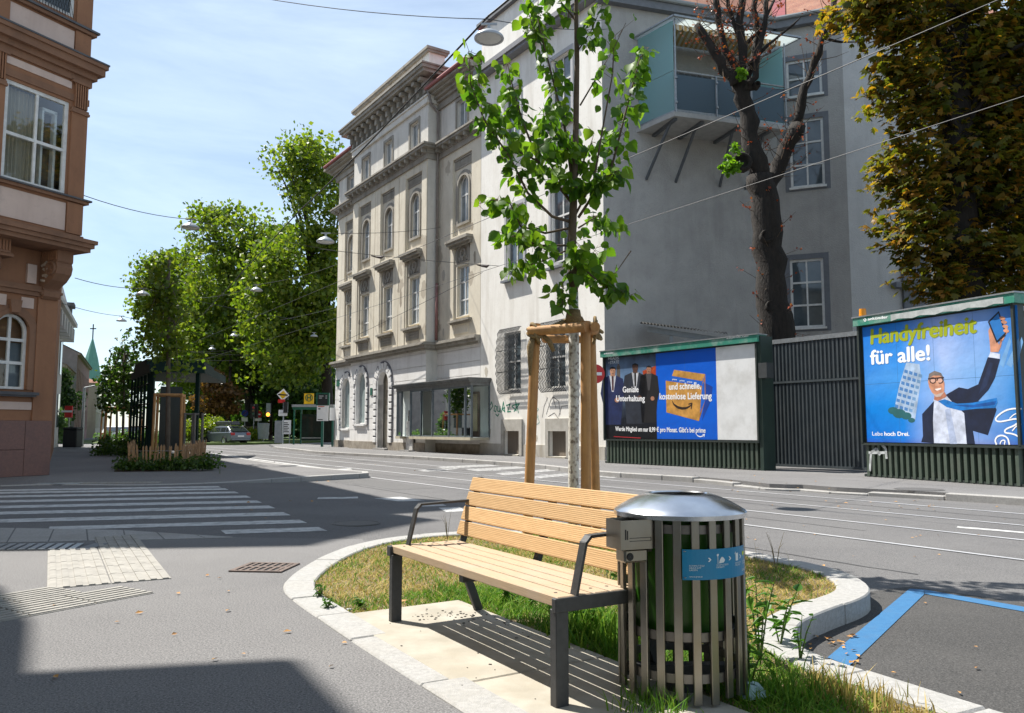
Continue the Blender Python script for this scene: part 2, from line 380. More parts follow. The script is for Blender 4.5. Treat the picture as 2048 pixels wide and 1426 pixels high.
# pavement at the corner building, with its rounded nose
nose = [Vector(p) for p in ((-14.3, 6.7, 0), (-12.1, 11.2, 0), (-9.92, 15.67, 0), (-7.24, 15.94, 0), (-5.9, 16.75, 0), (-5.1, 18.2, 0), (-4.1, 19.6, 0), (-3.6, 20.3, 0), (-3.75, 21.0, 0), (-4.44, 21.7, 0), (-7.32, 25.6, 0), (-11.74, 33.2, 0), (-16.94, 42.35, 0), (-21.27, 50.8, 0), (-45, 95, 0))]
nz_ = resamp(nose, .4); nn = normals(nz_)
poly = [(p.x+n.x*.16, p.y+n.y*.16) for p, n in zip(nz_, nn)]+[(-75, 110), (-60, 30), (-24, 4)]
PAVE_L = struct(MB().prism(poly, -.3, 0).build('corner_pavement', PAVEM))
i = 18
while i < len(nz_)-3 and nz_[i].y < 60:
    j = min(i+2, len(nz_)-1); P = nz_[i:j+1]; Q = [p+n*.17 for p, n in zip(P, nn[i:j+1])]; P[0] = P[0].lerp(P[1], .02); Q[0] = Q[0].lerp(Q[1], .02)
    MB().prism([(p.x, p.y) for p in P]+[(p.x, p.y) for p in Q[::-1]], -.3, .005).build('kerb_stone', GRAN, PAVE_L, bevel=.01); i = j
# ------------------------------------------------------------------ planting island
OUT = [(1.45, .55), (.8, 1.6), (-.19, 3.22), (-.51, 3.74), (-.84, 4.28), (-1.11, 4.74), (-1.38, 5.21), (-1.54, 5.53), (-1.63, 5.88), (-1.66, 6.39), (-1.62, 7.09), (-1.46, 7.8), (-1.1, 8.35), (-.4, 8.72), (.5, 8.72), (1.3, 8.35), (1.8, 7.8), (2.13, 7.29), (2.29, 6.99), (2.45, 6.61), (2.54, 6.28), (2.54, 5.94), (2.48, 5.67), (2.38, 5.46), (2.22, 5.26), (1.99, 5.04), (1.76, 4.8), (1.62, 4.62), (1.51, 4.38), (1.47, 4.2), (1.48, 4.03), (1.55, 3.86), (1.64, 3.69), (1.72, 3.54), (1.83, 3.33), (2.3, 2.5), (3.4, .6)]
og = resamp(OUT, .06); on = normals(og); KW = .21
ig = [p-n*KW for p, n in zip(og, on)]
for _ in range(6): ig = [ig[0]]+[(ig[k-1]+ig[k]*2+ig[k+1])/4 for k in range(1, len(ig)-1)]+[ig[-1]]
ISL = thing('planting_island', 'kerbed planting island with dry grass under the young staked tree', 'planting bed', (0, 5.5, 0))
i = 0; k = 0
lens = [.9, .8, 1., .7, .85, .55, .5, .6]
while i < len(og)-2:
    d = 0; j = i
    while j < len(og)-1 and d < lens[k % 8]: d += (og[j+1]-og[j]).length; j += 1
    if len(og)-j < 5: j = len(og)-1
    P = og[i:j+1:1]; Q = ig[i:j+1:1]
    a = .05; P = [P[0].lerp(P[1], a)]+P[1:-1:2]+[P[-1].lerp(P[-2], a)]; Q = [Q[0].lerp(Q[1], a)]+Q[1:-1:2]+[Q[-1].lerp(Q[-2], a)]
    MB().prism([(p.x, p.y) for p in P]+[(p.x, p.y) for p in Q[::-1]], -.22, .010+.003*(k % 2)).build('kerb_stone', GRAN, ISL, W=True, bevel=.009); i = j; k += 1
SOIL = pm('planter_soil', (.20, .15, .085), (.13, .095, .055), 14, .95, .6, 60, bdist=.03, stain=(.30, .24, .12), ssc=3, samt=.7)
MB().prism([(p.x, p.y) for p in ig[::3]], -.2, -.012).build('soil', SOIL, ISL, W=True)
# concrete slabs the bench stands on
SLAB = thing('bench_slab', 'pale concrete slab laid in the grass under the bench', 'concrete slab', (-.05, 3.9, 0))
BX = Vector((.525, -.851, 0)); BY = Vector((.851, .525, 0))
A_ = Vector((-1.02, 4.82, 0))
for a, b in ((0, 1.5), (1.512, 3.1)):
    p = [A_+BX*a, A_+BX*b, A_+BX*b+BY*.80, A_+BX*a+BY*.80]
    MB().prism([(q.x, q.y) for q in p], -.05, .012).build('slab', CONC, SLAB, W=True, bevel=.006)
# ------------------------------------------------------------------ near pavement
lo = [p for p in og if p.x < .9 and p.y < 8.2 and (p.x < -1.0 or p.y < 5.6)]
lo = [p for p in lo if not (p.y > 7.9)]
lo.sort(key=lambda p: -p.y)
edge = [(-30, 11.4), (-14, 9.85), (-5.71, 9.05), (-5.02, 8.98), (-4.28, 8.86), (-3.5, 8.55), (-2.83, 8.3), (-2.1, 8.2), (-1.5, 8.16)]
poly = edge+[(p.x+.02, p.y) for p in lo]+[(1.42, .6), (9, -12), (-30, -12)]
PAVE = struct(MB().prism(poly, -.3, 0).build('near_pavement', PAVEM))
J = [((-6.0, 9.08), (-5.3, 7.89)), ((-5.53, 9.03), (-4.92, 7.91)), ((-5.07, 8.98), (-4.54, 7.95)), ((-4.68, 8.92), (-4.19, 8.02)), ((-4.24, 8.85), (-3.83, 8.05)), ((-3.8, 8.67), (-3.48, 8.12)), ((-3.3, 8.47), (-3.1, 8.2)), ((-2.86, 8.3), (-2.82, 8.25))]
for a, b in zip(J[:-1], J[1:]):
    e = .04
    q = [(a[0][0]*(1-e)+b[0][0]*e, a[0][1]*(1-e)+b[0][1]*e), (b[0][0], b[0][1]), (b[1][0], b[1][1]), (a[1][0]*(1-e)+b[1][0]*e, a[1][1]*(1-e)+b[1][1]*e)]
    MB().prism(q, -.02, .0045).build('ramp_slab', GRAN2, PAVE)
def tile_mesh(w, h, zt, nr, nm):
    q = MB(); g = .004; q.box(g, w-g, g, h-g, -.02, zt)
    for k in range(nr):
        c = (k+.5)*w/nr; q.box(c-w/nr*.26, c+w/nr*.26, g*2, h-g*2, zt-.001, zt+.006)
    return q.mesh(nm, TACT)
tm = tile_mesh(.4, .4, .006, 5, 'tactile_tile'); tm2 = tile_mesh(.4, .4, .0045, 6, 'tactile_tile_guide')
def tiles(me, org, ang, cells, w):
    c, s = math.cos(ang), math.sin(ang)
    for a, b in cells: link('tactile_tile', me, PAVE, (org[0]+c*a*w-s*b*w, org[1]+s*a*w+c*b*w, 0), ang)
ang1 = math.atan2(.87, -.5)-math.pi/2
tiles(tm, (-3.2, 5.62), ang1, [(a, b) for a in (0, 1) for b in range(5 if a == 0 else 7) if not (a == 0 and b > 4)]+[(0, 0)][:0], .4)
tiles(tm2, (-2.42, 5.5), math.atan2(-.84, -.54)+math.pi/2, [(a, -b-1) for a in (0,) for b in range(0)]+[(a, b) for a in range(2) for b in []], .4)
ang2 = math.atan2(.84, .54)-math.pi/2
for b in range(7):
    for a in range(2):
        o = Vector((-2.40, 5.50))+Vector((-.54, -.84))*(.4*(b+1))+Vector((-.84, .54))*(.4*(a+1)) + (Vector((-.54, -.84))*(.26*a))
        link('tactile_tile', tm2, PAVE, (o.x, o.y, 0), ang2)
# slotted drain channel beside the tactile paving
ch = thing('drain_channel', 'galvanised slotted drain channel set into the pavement beside the tactile paving', 'drain', (-4.6, 7.6, 0), math.atan2(.04, 1.))
MB().box(-1.6, .74, -.22, .20, -.06, .003).build('frame', pm('drain_dark', (.03, .03, .033), None, 8, .6), ch)
bm_ = MB().box(-.028, .028, -.2, .18, -.01, .012).mesh('bar', GALV)
for k in range(24): link('bar', bm_, ch, (-1.55+k*.09, 0, 0), .25)
MB().box(.60, .74, -.22, .2, -.02, .009).build('end_plate', pm('drain_plate', (.11, .11, .115), None, 8, .5, metal=.6), ch)
# cast iron grate
gr = thing('street_drain', 'rusty cast iron street drain grate in the pavement near the island', 'drain', (-1.96, 6.48, 0), R(-6))
q = MB().box(-.21, .21, -.2, -.165, -.03, .012).box(-.21, .21, .165, .2, -.03, .012).box(-.21, -.175, -.165, .165, -.03, .012).box(.175, .21, -.165, .165, -.03, .012).box(-.175, .175, -.02, .02, -.03, .011)
q.build('frame', IRON, gr)
for k in range(6): MB().box(-.175+.025+k*.058-.004, -.175+.025+k*.058+.022, -.165, .165, -.028, .0105).build('bar', IRON, gr)
MB().box(-.176, .176, -.166, .166, -.02, .0042).build('shaft', BLACKM, gr)
# parking bay in dark new asphalt with blue lines
bp = [G(*p, -.12) for p in ((1640, 1255), (1745, 1188), (1830, 1176), (2048, 1214))]+[ST(-26, 10.8), ST(-26, 13.5)]
bay = [og[k] for k in range(len(og)) if og[k].y < 5.75 and og[k].x > 1.4 and k > len(og)//2]
poly = [(p.x-.05, p.y) for p in bay]+[(9.5, -8), ST(-26, 10.9)[:2], (3.62, 5.72), (3.1, 6.35), (2.6, 6.1)]
b_ = MB(); b_.poly([(p[0], p[1], -.116) for p in poly]); b_.build('parking_bay', BAYM, ROAD, fix=False)
cp = lambda x, y: G(1500+x/2.712, 900+y/2.712, -.112)
b_ = MB(); b_.poly([cp(865, 752), cp(948, 757), cp(945, 782), cp(540, 1170), cp(420, 1125)]).build('bay_line', MBLUE, ROAD, fix=False)
e1, e2 = cp(950, 757.5), cp(1486, 850); e3, e4 = cp(1486, 876), cp(948, 780)
b_ = MB(); b_.poly([e1, e1+(e2-e1)*6, e4+(e3-e4)*6, e4]).build('bay_line', MBLUE, ROAD, fix=False)
# manhole covers
for (u, v, r, z, lab) in ((1838, 979, .42, 0, 'round manhole cover in the pavement below the blue billboard'), (712, 1047, .28, None, 'small dark manhole cover in the road near the end of the zebra crossing')):
    p = G(u, v) if z == 0 else RP(u, v)
    q = MB().lathe([(0.001, .006), (r*.9, .006), (r*.9, .003), (r*.94, .003), (r*.94, .006), (r, .006), (r, -.03)], 28)
    tag(q.build('manhole_cover', pm('manhole_iron', (.07, .068, .066), (.1, .095, .09), 40, .7, .4, 80), loc=(p.x, p.y, p.z if z is None else 0)), lab, 'manhole')
# ================================================================== BUILDINGS ON THE FAR SIDE
CREAM = wall_mat('plaster_cream', (.70, .645, .53), (.60, .545, .44), (.30, .26, .20), .55, patch=(.36, .31, .24))
GFWH = wall_mat('plaster_ground_floor', (.76, .745, .72), (.68, .665, .64), (.36, .34, .31), .4)
UPPER = wall_mat('plaster_top_floor', (.66, .635, .58), (.57, .545, .49), (.27, .25, .22), .5)
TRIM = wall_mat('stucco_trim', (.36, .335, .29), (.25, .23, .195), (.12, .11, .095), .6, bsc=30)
WHITEP = wall_mat('plaster_white', (.82, .80, .75), (.75, .725, .67), (.42, .38, .31), .45)
GREYP = wall_mat('roughcast_grey', (.43, .42, .40), (.35, .34, .325), (.24, .235, .225), .4, bump=.8, bsc=22, bdist=.03)
GREYP_LIT = wall_mat('roughcast_grey_lit', (.54, .54, .53), (.46, .46, .455), (.32, .32, .315), .4, bump=.8, bsc=22, bdist=.03)  # paler copy of the roughcast, with the yard wall's stronger light in its colour
GTRIM = pm('grey_window_trim', (.17, .18, .20), (.14, .15, .165), 5, .85)
PLIN = pm('old_stone_plinth', (.34, .30, .24), (.24, .205, .16), 4, .9, .4, 30, stain=(.12, .10, .08), ssc=1.5, samt=.7)
REDMET = pm('red_sheet_roof', (.30, .06, .06), (.22, .05, .05), 3, .5, stain=(.16, .08, .07))
DARKWOOD = pm('dark_door_wood', (.05, .028, .018), (.035, .02, .013), 5, .5, stretch=(8, 8, .6))
def FR(p, a): return Matrix.Translation(Vector(p)) @ rot2(a)
def place(name, me, parent, Mw):
    o = bpy.data.objects.new(name, me); COL.objects.link(o); o.parent = parent; o.matrix_basis = WM[root(parent)].inverted() @ Mw; return o
def wall_grid(mb, s0, s1, z0, z1, holes, y=0., depth=.25, grooves=()):
    xs = sorted(set([s0, s1]+[min(max(h[k], s0), s1) for h in holes for k in (0, 1)])); gz = [g for g in grooves if z0 < g < z1]
    zs = sorted(set([z0, z1]+[min(max(h[k], z0), z1) for h in holes for k in (2, 3)]+gz+[g+.03 for g in gz]))
    for i in range(len(xs)-1):
        for j in range(len(zs)-1):
            cx, cz = (xs[i]+xs[i+1])/2, (zs[j]+zs[j+1])/2
            if any(h[0] < cx < h[1] and h[2] < cz < h[3] for h in holes): continue
            yy = y-.03 if any(g < cz < g+.03 for g in gz) else y
            mb.poly([(xs[i], yy, zs[j]), (xs[i], yy, zs[j+1]), (xs[i+1], yy, zs[j+1]), (xs[i+1], yy, zs[j])])
            if yy != y:
                for zz in (zs[j], zs[j+1]): mb.poly([(xs[i], yy, zz), (xs[i+1], yy, zz), (xs[i+1], y, zz), (xs[i], y, zz)])
    for a, b, c, d in holes:
        for q in ([(a, c), (b, c)], [(b, c), (b, d)], [(b, d), (a, d)], [(a, d), (a, c)]):
            mb.poly([(q[0][0], y, q[0][1]), (q[1][0], y, q[1][1]), (q[1][0], y-depth, q[1][1]), (q[0][0], y-depth, q[0][1])])
    return mb
def win_kit(nm, w, h, cols=2, rows=(), ar=False, fw=.07, mat=None, glass=None, zs=None):
    """frame mesh (outer ring, mullions, transoms) and its pane meshes; x centred, z from the sill, glass at y=0"""
    mat = mat or WINW; glass = glass or GLASSC; q = MB(); panes = []
    xb = [-w/2+fw+(w-2*fw)*k/cols for k in range(cols+1)]; rr = list(rows)
    if ar:
        zs = h-w/2; q.ringy(arch(0, w-2*fw, fw, zs), arch(0, w, 0, zs), -.04, .04)
    else: q.ringy([(-w/2+fw, fw), (w/2-fw, fw), (w/2-fw, h-fw), (-w/2+fw, h-fw)], [(-w/2, 0), (w/2, 0), (w/2, h), (-w/2, h)], -.04, .04)
    for x in xb[1:-1]: q.box(x-.03, x+.03, -.03, .032, fw, h-fw*1.01)
    for z in rr: q.box(-w/2+fw, w/2-fw, -.035, .036, z-.035, z+.035)
    zb = [fw]+rr+[h-fw]
    for j in range(len(zb)-1):
        for i in range(cols):
            g = MB()
            if ar and j == len(zb)-2:
                n = 6; r = w/2-fw; pts = [(xb[i], zb[j]), (xb[i+1], zb[j])]
                for k in range(n+1):
                    x = xb[i+1]+(xb[i]-xb[i+1])*k/n; pts.append((x, max(zb[j]+.01, zs+math.sqrt(max(0, r*r-x*x)))))
                g.poly([(p[0], 0, p[1]) for p in pts])
            else: g.poly([(xb[i], 0, zb[j]), (xb[i+1], 0, zb[j]), (xb[i+1], 0, zb[j+1]), (xb[i], 0, zb[j+1])])
            panes.append(g.mesh('pane', glass))
    me = q.mesh(nm, mat); return me, panes
def put_win(kit, parent, Mw, name='window'):
    o = place(name, kit[0], parent, Mw)
    for p in kit[1]: link('pane', p, o)
    return o
# ---------------- the old tenement with the stuccoed front
OS = 8.62
OLD = thing('tenement_house', 'old cream tenement with arched stuccoed windows, heavy cornice and a ground floor shop', 'building', ST(OS, 0), ADEG)
OM = Matrix.Translation((-OS, 0, 0)); FW = FR(C0, ADEG)
def ob(): return MB(OM)
SIDE = 26.42; RA, RB, RP_ = 12.75, 22.4, .6
cen = [(10.37, 0.), (14.27, RP_), (17.47, RP_), (20.6, RP_), (24.37, 0.)]
# body behind the front
b = ob(); b.prism([(8.64, -.6), (SIDE, -.6), (SIDE, -13), (8.64, -13)], 0, 17.4); b.build('body', CREAM, OLD)
b = ob(); b.box(RA+.02, RB-.02, -.62, RP_-.45, 0, 18.6); b.build('bay_body', CREAM, OLD)
zones = [(8.62, RA, 0., [10.37]), (RA, RB, RP_, [14.27, 17.47, 20.6]), (RB, SIDE, 0., [24.37])]
gro = [.42+.62*k for k in range(1, 8)]
for s0, s1, y, cs in zones:
    q = ob(); wall_grid(q, s0, s1, 14.45, 17.65, [(c-.49, c+.49, 15.15, 16.8) for c in cs], y, .22)
    q.build('top_floor_wall', UPPER, OLD)
    q = ob(); H = []
    for c in cs: H += [(c-.9, c+.9, 10.25, 14.04), (c-.78, c+.78, 6.2, 9.72)]
    wall_grid(q, s0, s1, 5.2, 14.46, H, y, .14)
    for c in cs:
        wall_grid(q, c-.9, c+.9, 10.25, 14.04, [(c-.5, c+.5, 10.82, 13.08)], y-.14, .2)
        wall_grid(q, c-.78, c+.78, 6.2, 9.72, [(c-.55, c+.55, 6.36, 8.76)], y-.14, .2)
    q.build('wall', CREAM, OLD)
    H = {0.: [], RP_: [(17.02, 18.38, 0, 4.2), (20.1, 21.43, 1.38, 4.32)]}[y]
    if s0 == RB: H = [(23.9, 25.2, 1.12, 4.24)]
    q = ob(); wall_grid(q, s0, s1, 0, 5.0, H, y, .3, gro); q.build('ground_floor_wall', GFWH, OLD)
    # plinth stones
    a = s0
    for g0, g1 in ([(s0, s1)] if not (s0 == RA) else [(s0, 17.02), (18.38, s1)]):
        n = max(1, int((g1-g0)/1.4)); ex = .03 if g0 != RB else .03
        for k in range(n):
            b = ob(); b.box(g0+(g1-g0)*k/n+.006, g0+(g1-g0)*(k+1)/n-.006, y-.1, y+.05, 0, .42).build('plinth_stone', PLIN, OLD)
# sides of the projecting middle bay and the end walls
q = ob()
for s in (RA, RB): q.poly([(s, -.02, 0), (s, RP_, 0), (s, RP_, 18.7), (s, -.02, 18.7)])
q.poly([(SIDE, 0, 0), (SIDE, -.62, 0), (SIDE, -.62, 17.6), (SIDE, 0, 17.6)])
q.build('return_wall', UPPER, OLD)
kA = win_kit('top_window', .98, 1.65, 2, (), glass=GLASSC); kB = win_kit('arched_window', 1.0, 2.28, 2, (1.35,), ar=True, glass=GLASSC); kC = win_kit('tall_window', 1.1, 2.4, 2, (.78, 1.63), glass=GLASSC)
DENT = MB()
for k in range(13): DENT.box(-.82+k*.13, -.82+k*.13+.06, 0, .05, .1, .38)
DENT.box(-.9, .9, 0, .07, .42, .5).box(-.9, .9, 0, .03, 0, .4)
DENT = DENT.mesh('dentil_frieze', TRIM)
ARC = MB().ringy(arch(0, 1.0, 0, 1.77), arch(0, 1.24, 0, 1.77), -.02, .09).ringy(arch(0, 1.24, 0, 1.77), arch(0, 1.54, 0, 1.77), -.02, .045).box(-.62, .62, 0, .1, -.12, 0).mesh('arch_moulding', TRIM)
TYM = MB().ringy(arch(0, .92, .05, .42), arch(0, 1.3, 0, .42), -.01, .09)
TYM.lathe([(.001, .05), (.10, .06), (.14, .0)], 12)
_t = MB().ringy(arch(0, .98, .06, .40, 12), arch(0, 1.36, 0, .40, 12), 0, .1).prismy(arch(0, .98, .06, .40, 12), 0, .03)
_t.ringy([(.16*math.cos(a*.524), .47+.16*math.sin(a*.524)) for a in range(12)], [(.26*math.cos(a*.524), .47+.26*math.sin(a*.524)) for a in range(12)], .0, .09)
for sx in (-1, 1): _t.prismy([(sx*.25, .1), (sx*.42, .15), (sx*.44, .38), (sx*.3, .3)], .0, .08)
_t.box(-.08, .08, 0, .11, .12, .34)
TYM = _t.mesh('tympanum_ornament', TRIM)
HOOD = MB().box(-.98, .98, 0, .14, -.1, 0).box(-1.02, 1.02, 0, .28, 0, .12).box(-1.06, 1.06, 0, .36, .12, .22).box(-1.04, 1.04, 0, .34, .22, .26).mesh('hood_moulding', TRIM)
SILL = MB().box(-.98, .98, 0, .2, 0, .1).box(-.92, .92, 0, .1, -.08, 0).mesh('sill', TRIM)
PANL = MB().box(-.72, .72, 0, .02, 0, .45)
for k in range(9):
    for j in range(3): PANL.lathe([(.05, 0), (.05, .03), (.001, .035)], 6, (0, 0, 0)) if False else PANL.box(-.66+k*.15, -.66+k*.15+.09, .02, .045, .05+j*.13, .05+j*.13+.07)
PANL = PANL.mesh('relief_panel', TRIM); PANP = MB().ringy([(-.6, .07), (.6, .07), (.6, .4), (-.6, .4)], [(-.68, 0), (.68, 0), (.68, .46), (-.68, .46)], 0, .03).mesh('framed_panel', CREAM)
SURA = MB().ringy([(-.49, 0), (.49, 0), (.49, 1.65), (-.49, 1.65)], [(-.62, -.1), (.62, -.1), (.62, 1.8), (-.62, 1.8)], -.01, .05).mesh('window_surround', TRIM)
JAMB = MB().ringy([(-.55, 0), (.55, 0), (.55, 2.4), (-.55, 2.4)], [(-.66, -.04), (.66, -.04), (.66, 2.5), (-.66, 2.5)], -.01, .07).mesh('window_surround', CREAM)
for s, y in cen:
    T = lambda dy, z: FW @ Matrix.Translation((s, y+dy, z))
    w = put_win(kA, OLD, T(-.16, 15.15)); link('surround', SURA, w, (0, .16, 0))
    w = put_win(kB, OLD, T(-.26, 10.82)); place('arch_moulding', ARC, OLD, T(-.14, 10.82)); place('dentil_frieze', DENT, OLD, T(-.14, 13.52))
    w = put_win(kC, OLD, T(-.26, 6.36)); link('surround', JAMB, w, (0, .12, 0)); place('tympanum', TYM, OLD, T(-.14, 8.86)); place('hood_moulding', HOOD, OLD, T(0, 9.76)); place('sill', SILL, OLD, T(-.0, 6.08))
    place('relief_panel' if y > 0 else 'framed_panel', PANL if y > 0 else PANP, OLD, T(.0, 5.52))
for a, b_ in ((15.2, 15.91), (15.97, 16.56), (18.38, 19.05), (19.11, 19.69), (12.78, 13.32), (21.55, 22.38)):
    ob().box(a, b_, RP_-.01, RP_+.035, 5.32, 14.3).build('pilaster_strip', CREAM, OLD)
# string courses, cornices
def course(name, prof, mat, par=OLD, s0=8.62, s1=SIDE):       # profile of (proj, z0, z1), wrapped round the middle bay
    q = ob()
    for pr, z0, z1 in prof:
        q.box(s0, RA-pr-.001, -.05, pr, z0, z1); q.box(RB+pr+.001, s1+pr, -.05, pr, z0, z1); q.box(RA-pr, RB+pr, -.05, RP_+pr, z0, z1)
    return q.build(name, mat, par)
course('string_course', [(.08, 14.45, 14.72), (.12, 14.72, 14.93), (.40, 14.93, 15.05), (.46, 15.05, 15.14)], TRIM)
MOD = MB().prismy([(-.07, 0), (.07, 0), (.07, .2), (-.07, .2)], 0, .26).mesh('modillion', TRIM)
def row(me, name, s0, s1, y, z, step):
    n = int((s1-s0)/step)
    for k in range(n+1): place(name, me, OLD, FW @ Matrix.Translation((s0+(s1-s0)*k/n, y, z)))
row(MOD, 'modillion', RA, RB, RP_+.1, 14.73, .62); row(MOD, 'modillion', 8.9, 12.4, .1, 14.73, .62); row(MOD, 'modillion', 22.8, 26.3, .1, 14.73, .62)
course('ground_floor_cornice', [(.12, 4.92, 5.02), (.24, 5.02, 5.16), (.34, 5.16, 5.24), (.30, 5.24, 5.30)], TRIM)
q = ob(); q.box(RA-.12, RB+.12, -.05, RP_+.12, 17.3, 17.62); q.box(RA-.18, RB+.18, -.05, RP_+.18, 17.62, 17.7); q.build('architrave', UPPER, OLD)
CON = MB().prismy([(-.14, .0), (.14, .0), (.14, .85), (-.14, .85)], 0, .06)
CON.prism([(-.13, 0), (.13, 0), (.13, .2), (-.13, .2)], .05, .3).prism([(-.13, 0), (.13, 0), (.13, .3), (-.13, .3)], .3, .62).prism([(-.15, 0), (.15, 0), (.15, .5), (-.15, .5)], .62, .8)
CON = CON.mesh('console', TRIM); row(CON, 'console', RA+.1, RB-.1, RP_+.0, 17.75, .72)
q = ob(); q.box(RA-.02, RB+.02, -.4, RP_+.02, 17.7, 18.7); q.build('frieze', TRIM, OLD)
q = ob(); q.box(RA-.62, RB+.62, -1, RP_+.62, 18.62, 18.78); q.box(RA-.72, RB+.72, -1, RP_+.72, 18.78, 18.95); q.box(RA-.78, RB+.78, -1.2, RP_+.78, 18.95, 19.03); q.build('main_cornice', TRIM, OLD)
q = ob(); q.box(RA+.0, RB-.0, -.3, RP_+.0, 19.03, 19.95); q.build('parapet', WHITEP, OLD)
q = ob(); q.box(RA-.14, RB+.14, -.42, RP_+.14, 19.95, 20.06); q.box(RA-.2, RB+.2, -.48, RP_+.2, 20.06, 20.2); q.build('parapet_coping', TRIM, OLD)
for s0, s1 in ((8.62, RA), (RB, SIDE+.3)):
    q = ob()
    for pr, z0, z1 in ((.1, 17.0, 17.35), (.22, 17.35, 17.5), (.36, 17.5, 17.66), (.55, 17.66, 17.78), (.72, 17.78, 17.92)): q.box(s0, s1+(pr if s0 > 20 else 0), -.3, pr, z0, z1)
    q.build('eaves_cornice', TRIM, OLD)
    q = ob(); q.tube([(s0, .78, 17.98), (s1+.4 if s0 > 20 else s1, .78, 17.98)], .09, 8).build('gutter', REDMET, OLD)
q = ob(); q.prism([(8.62, .8), (RA, .8), (RA, -6), (8.62, -6)], 17.92, 17.95)
for s0, s1 in ((8.62, RA), (RB, SIDE+.75)):
    q.poly([(s0, .8, 17.96), (s1, .8, 17.96), (s1, -6, 21.4), (s0, -6, 21.4)])
q.poly([(RA-.1, -.3, 18.6), (RB+.1, -.3, 18.6), (RB+.1, -6, 21.4), (RA-.1, -6, 21.4)]); q.poly([(SIDE+.75, .8, 17.96), (SIDE+.75, -6, 21.4), (SIDE+.75, -13, 17.9)])
q.poly([(8.62, -6, 21.4), (SIDE+.75, -6, 21.4), (SIDE+.75, -13, 17.9), (8.62, -13, 17.9)])
q.build('roof', REDMET, OLD)
# ground floor openings: voussoirs, blocks, windows, door
BLK = wall_mat('block_white', (.78, .77, .75), (.7, .69, .67), (.35, .33, .3), .4); GAPM = pm('surround_grey', (.16, .16, .175), (.12, .12, .13), 5, .9)
def opening(c, y, w, zb, ztop, ow, zlow):
    zs = ztop-w/2; q = ob()
    q.ringy(arch(c, w, zb, zs, 14), arch(c, w+.26, zb, zs, 14), y-.28, y+.05); q.build('inner_surround', BLK, OLD)
    r0, r1 = w/2+.13, ow/2
    q = ob(); A = [(c+r0*math.cos(math.pi*k/14), zs+r0*math.sin(math.pi*k/14)) for k in range(15)]; B = [(c+(r1+.03)*math.cos(math.pi*k/14), zs+(r1+.03)*math.sin(math.pi*k/14)) for k in range(15)]
    q.ringy([(c+r0, zlow)]+A+[(c-r0, zlow)], [(c+r1+.03, zlow)]+B+[(c-r1-.03, zlow)], y-.01, y+.04, closed=False).build('outer_surround', GAPM, OLD)
    z = zlow
    while z < zs-.2:
        for sx in (-1, 1):
            b = ob(); b.box(min(c+sx*r0, c+sx*(r1-.02)), max(c+sx*r0, c+sx*(r1-.02)), y, y+.09, z+.03, z+.30); b.build('quoin_block', BLK, OLD, bevel=.015)
        z += .36
    for k in range(9):
        a0, a1 = math.pi*(k+.14)/9, math.pi*(k+.86)/9; rr = r1-(.02 if k % 2 else .1)
        pts = [(c+r0*math.cos(a0), zs+r0*math.sin(a0)), (c+rr*math.cos(a0), zs+rr*math.sin(a0)), (c+rr*math.cos(a1), zs+rr*math.sin(a1)), (c+r0*math.cos(a1), zs+r0*math.sin(a1))]
        b = ob(); b.prismy(pts, y, y+.09).build('voussoir', BLK, OLD)
opening(17.7, RP_, 1.36, 0.0, 4.18, 2.42, .35); opening(20.76, RP_, 1.32, 1.38, 4.3, 2.1, 1.3); opening(24.55, 0, 1.3, 1.12, 4.22, 2.05, 1.0)
SHOPG = pm('shop_pane', (.30, .36, .36), (.2, .25, .25), .8, .05, spec=.8)
for c, y, w, zb, zt in ((20.76, RP_, 1.3, 1.40, 4.3), (24.55, 0, 1.28, 1.14, 4.22)):
    put_win(win_kit('shop_arch_window', w, zt-zb, 1, (), ar=True, fw=.05, glass=SHOPG), OLD, FW @ Matrix.Translation((c, y-.16, zb)))
    ob().box(c-w/2-.05, c+w/2+.05, y-.2, y+.12, zb-.12, zb).build('sill', BLK, OLD)
d = ob(); d.box(17.02, 18.38, -.05, .06, .12, 3.0); d = d.build('door', DARKWOOD, OLD)
for sx in (17.1, 17.74):
    for z0, z1 in ((.3, 1.2), (1.35, 2.9)): ob().box(sx, sx+.54, .06, .09, z0, z1).build('door_panel', DARKWOOD, d)
ob().box(17.02, 18.38, -.04, .1, 3.0, 3.1).build('transom_bar', DARKWOOD, d); q = ob(); q.prismy(arch(17.7, 1.34, 3.1, 3.5), -.02, .03).build('fanlight', GLASSD, d)
ob().box(17.58, 17.66, .09, .14, 1.15, 1.35).build('handle', pm('brass', (.5, .33, .1), None, 4, .3, metal=1.), d)
ob().box(16.95, 18.45, .3, .85, 0, .09).build('step', GRAN2, OLD)
# little signs on the front
ob().box(25.45, 26.15, .02, .05, 3.75, 4.15).build('street_name_plate', SGREEN, OLD); ob().box(19.15, 19.42, RP_+.01, RP_+.04, 2.95, 3.35).build('house_number_plate', SGREEN, OLD)
# downpipes
q = ob(); q.tube([(12.6, .75, 17.95), (12.62, .5, 17.2), (12.58, .14, 16.9), (12.58, .14, 8.2)], .065, 8).build('downpipe', pm('pipe_zinc', (.24, .22, .2), (.18, .15, .14), 3, .5), OLD, smooth=True)
q = ob(); q.tube([(12.58, .14, 8.2), (12.58, .14, 5.4)], .072, 8).build('downpipe', pm('pipe_red', (.27, .13, .12), (.2, .1, .09), 3, .6), OLD, smooth=True)
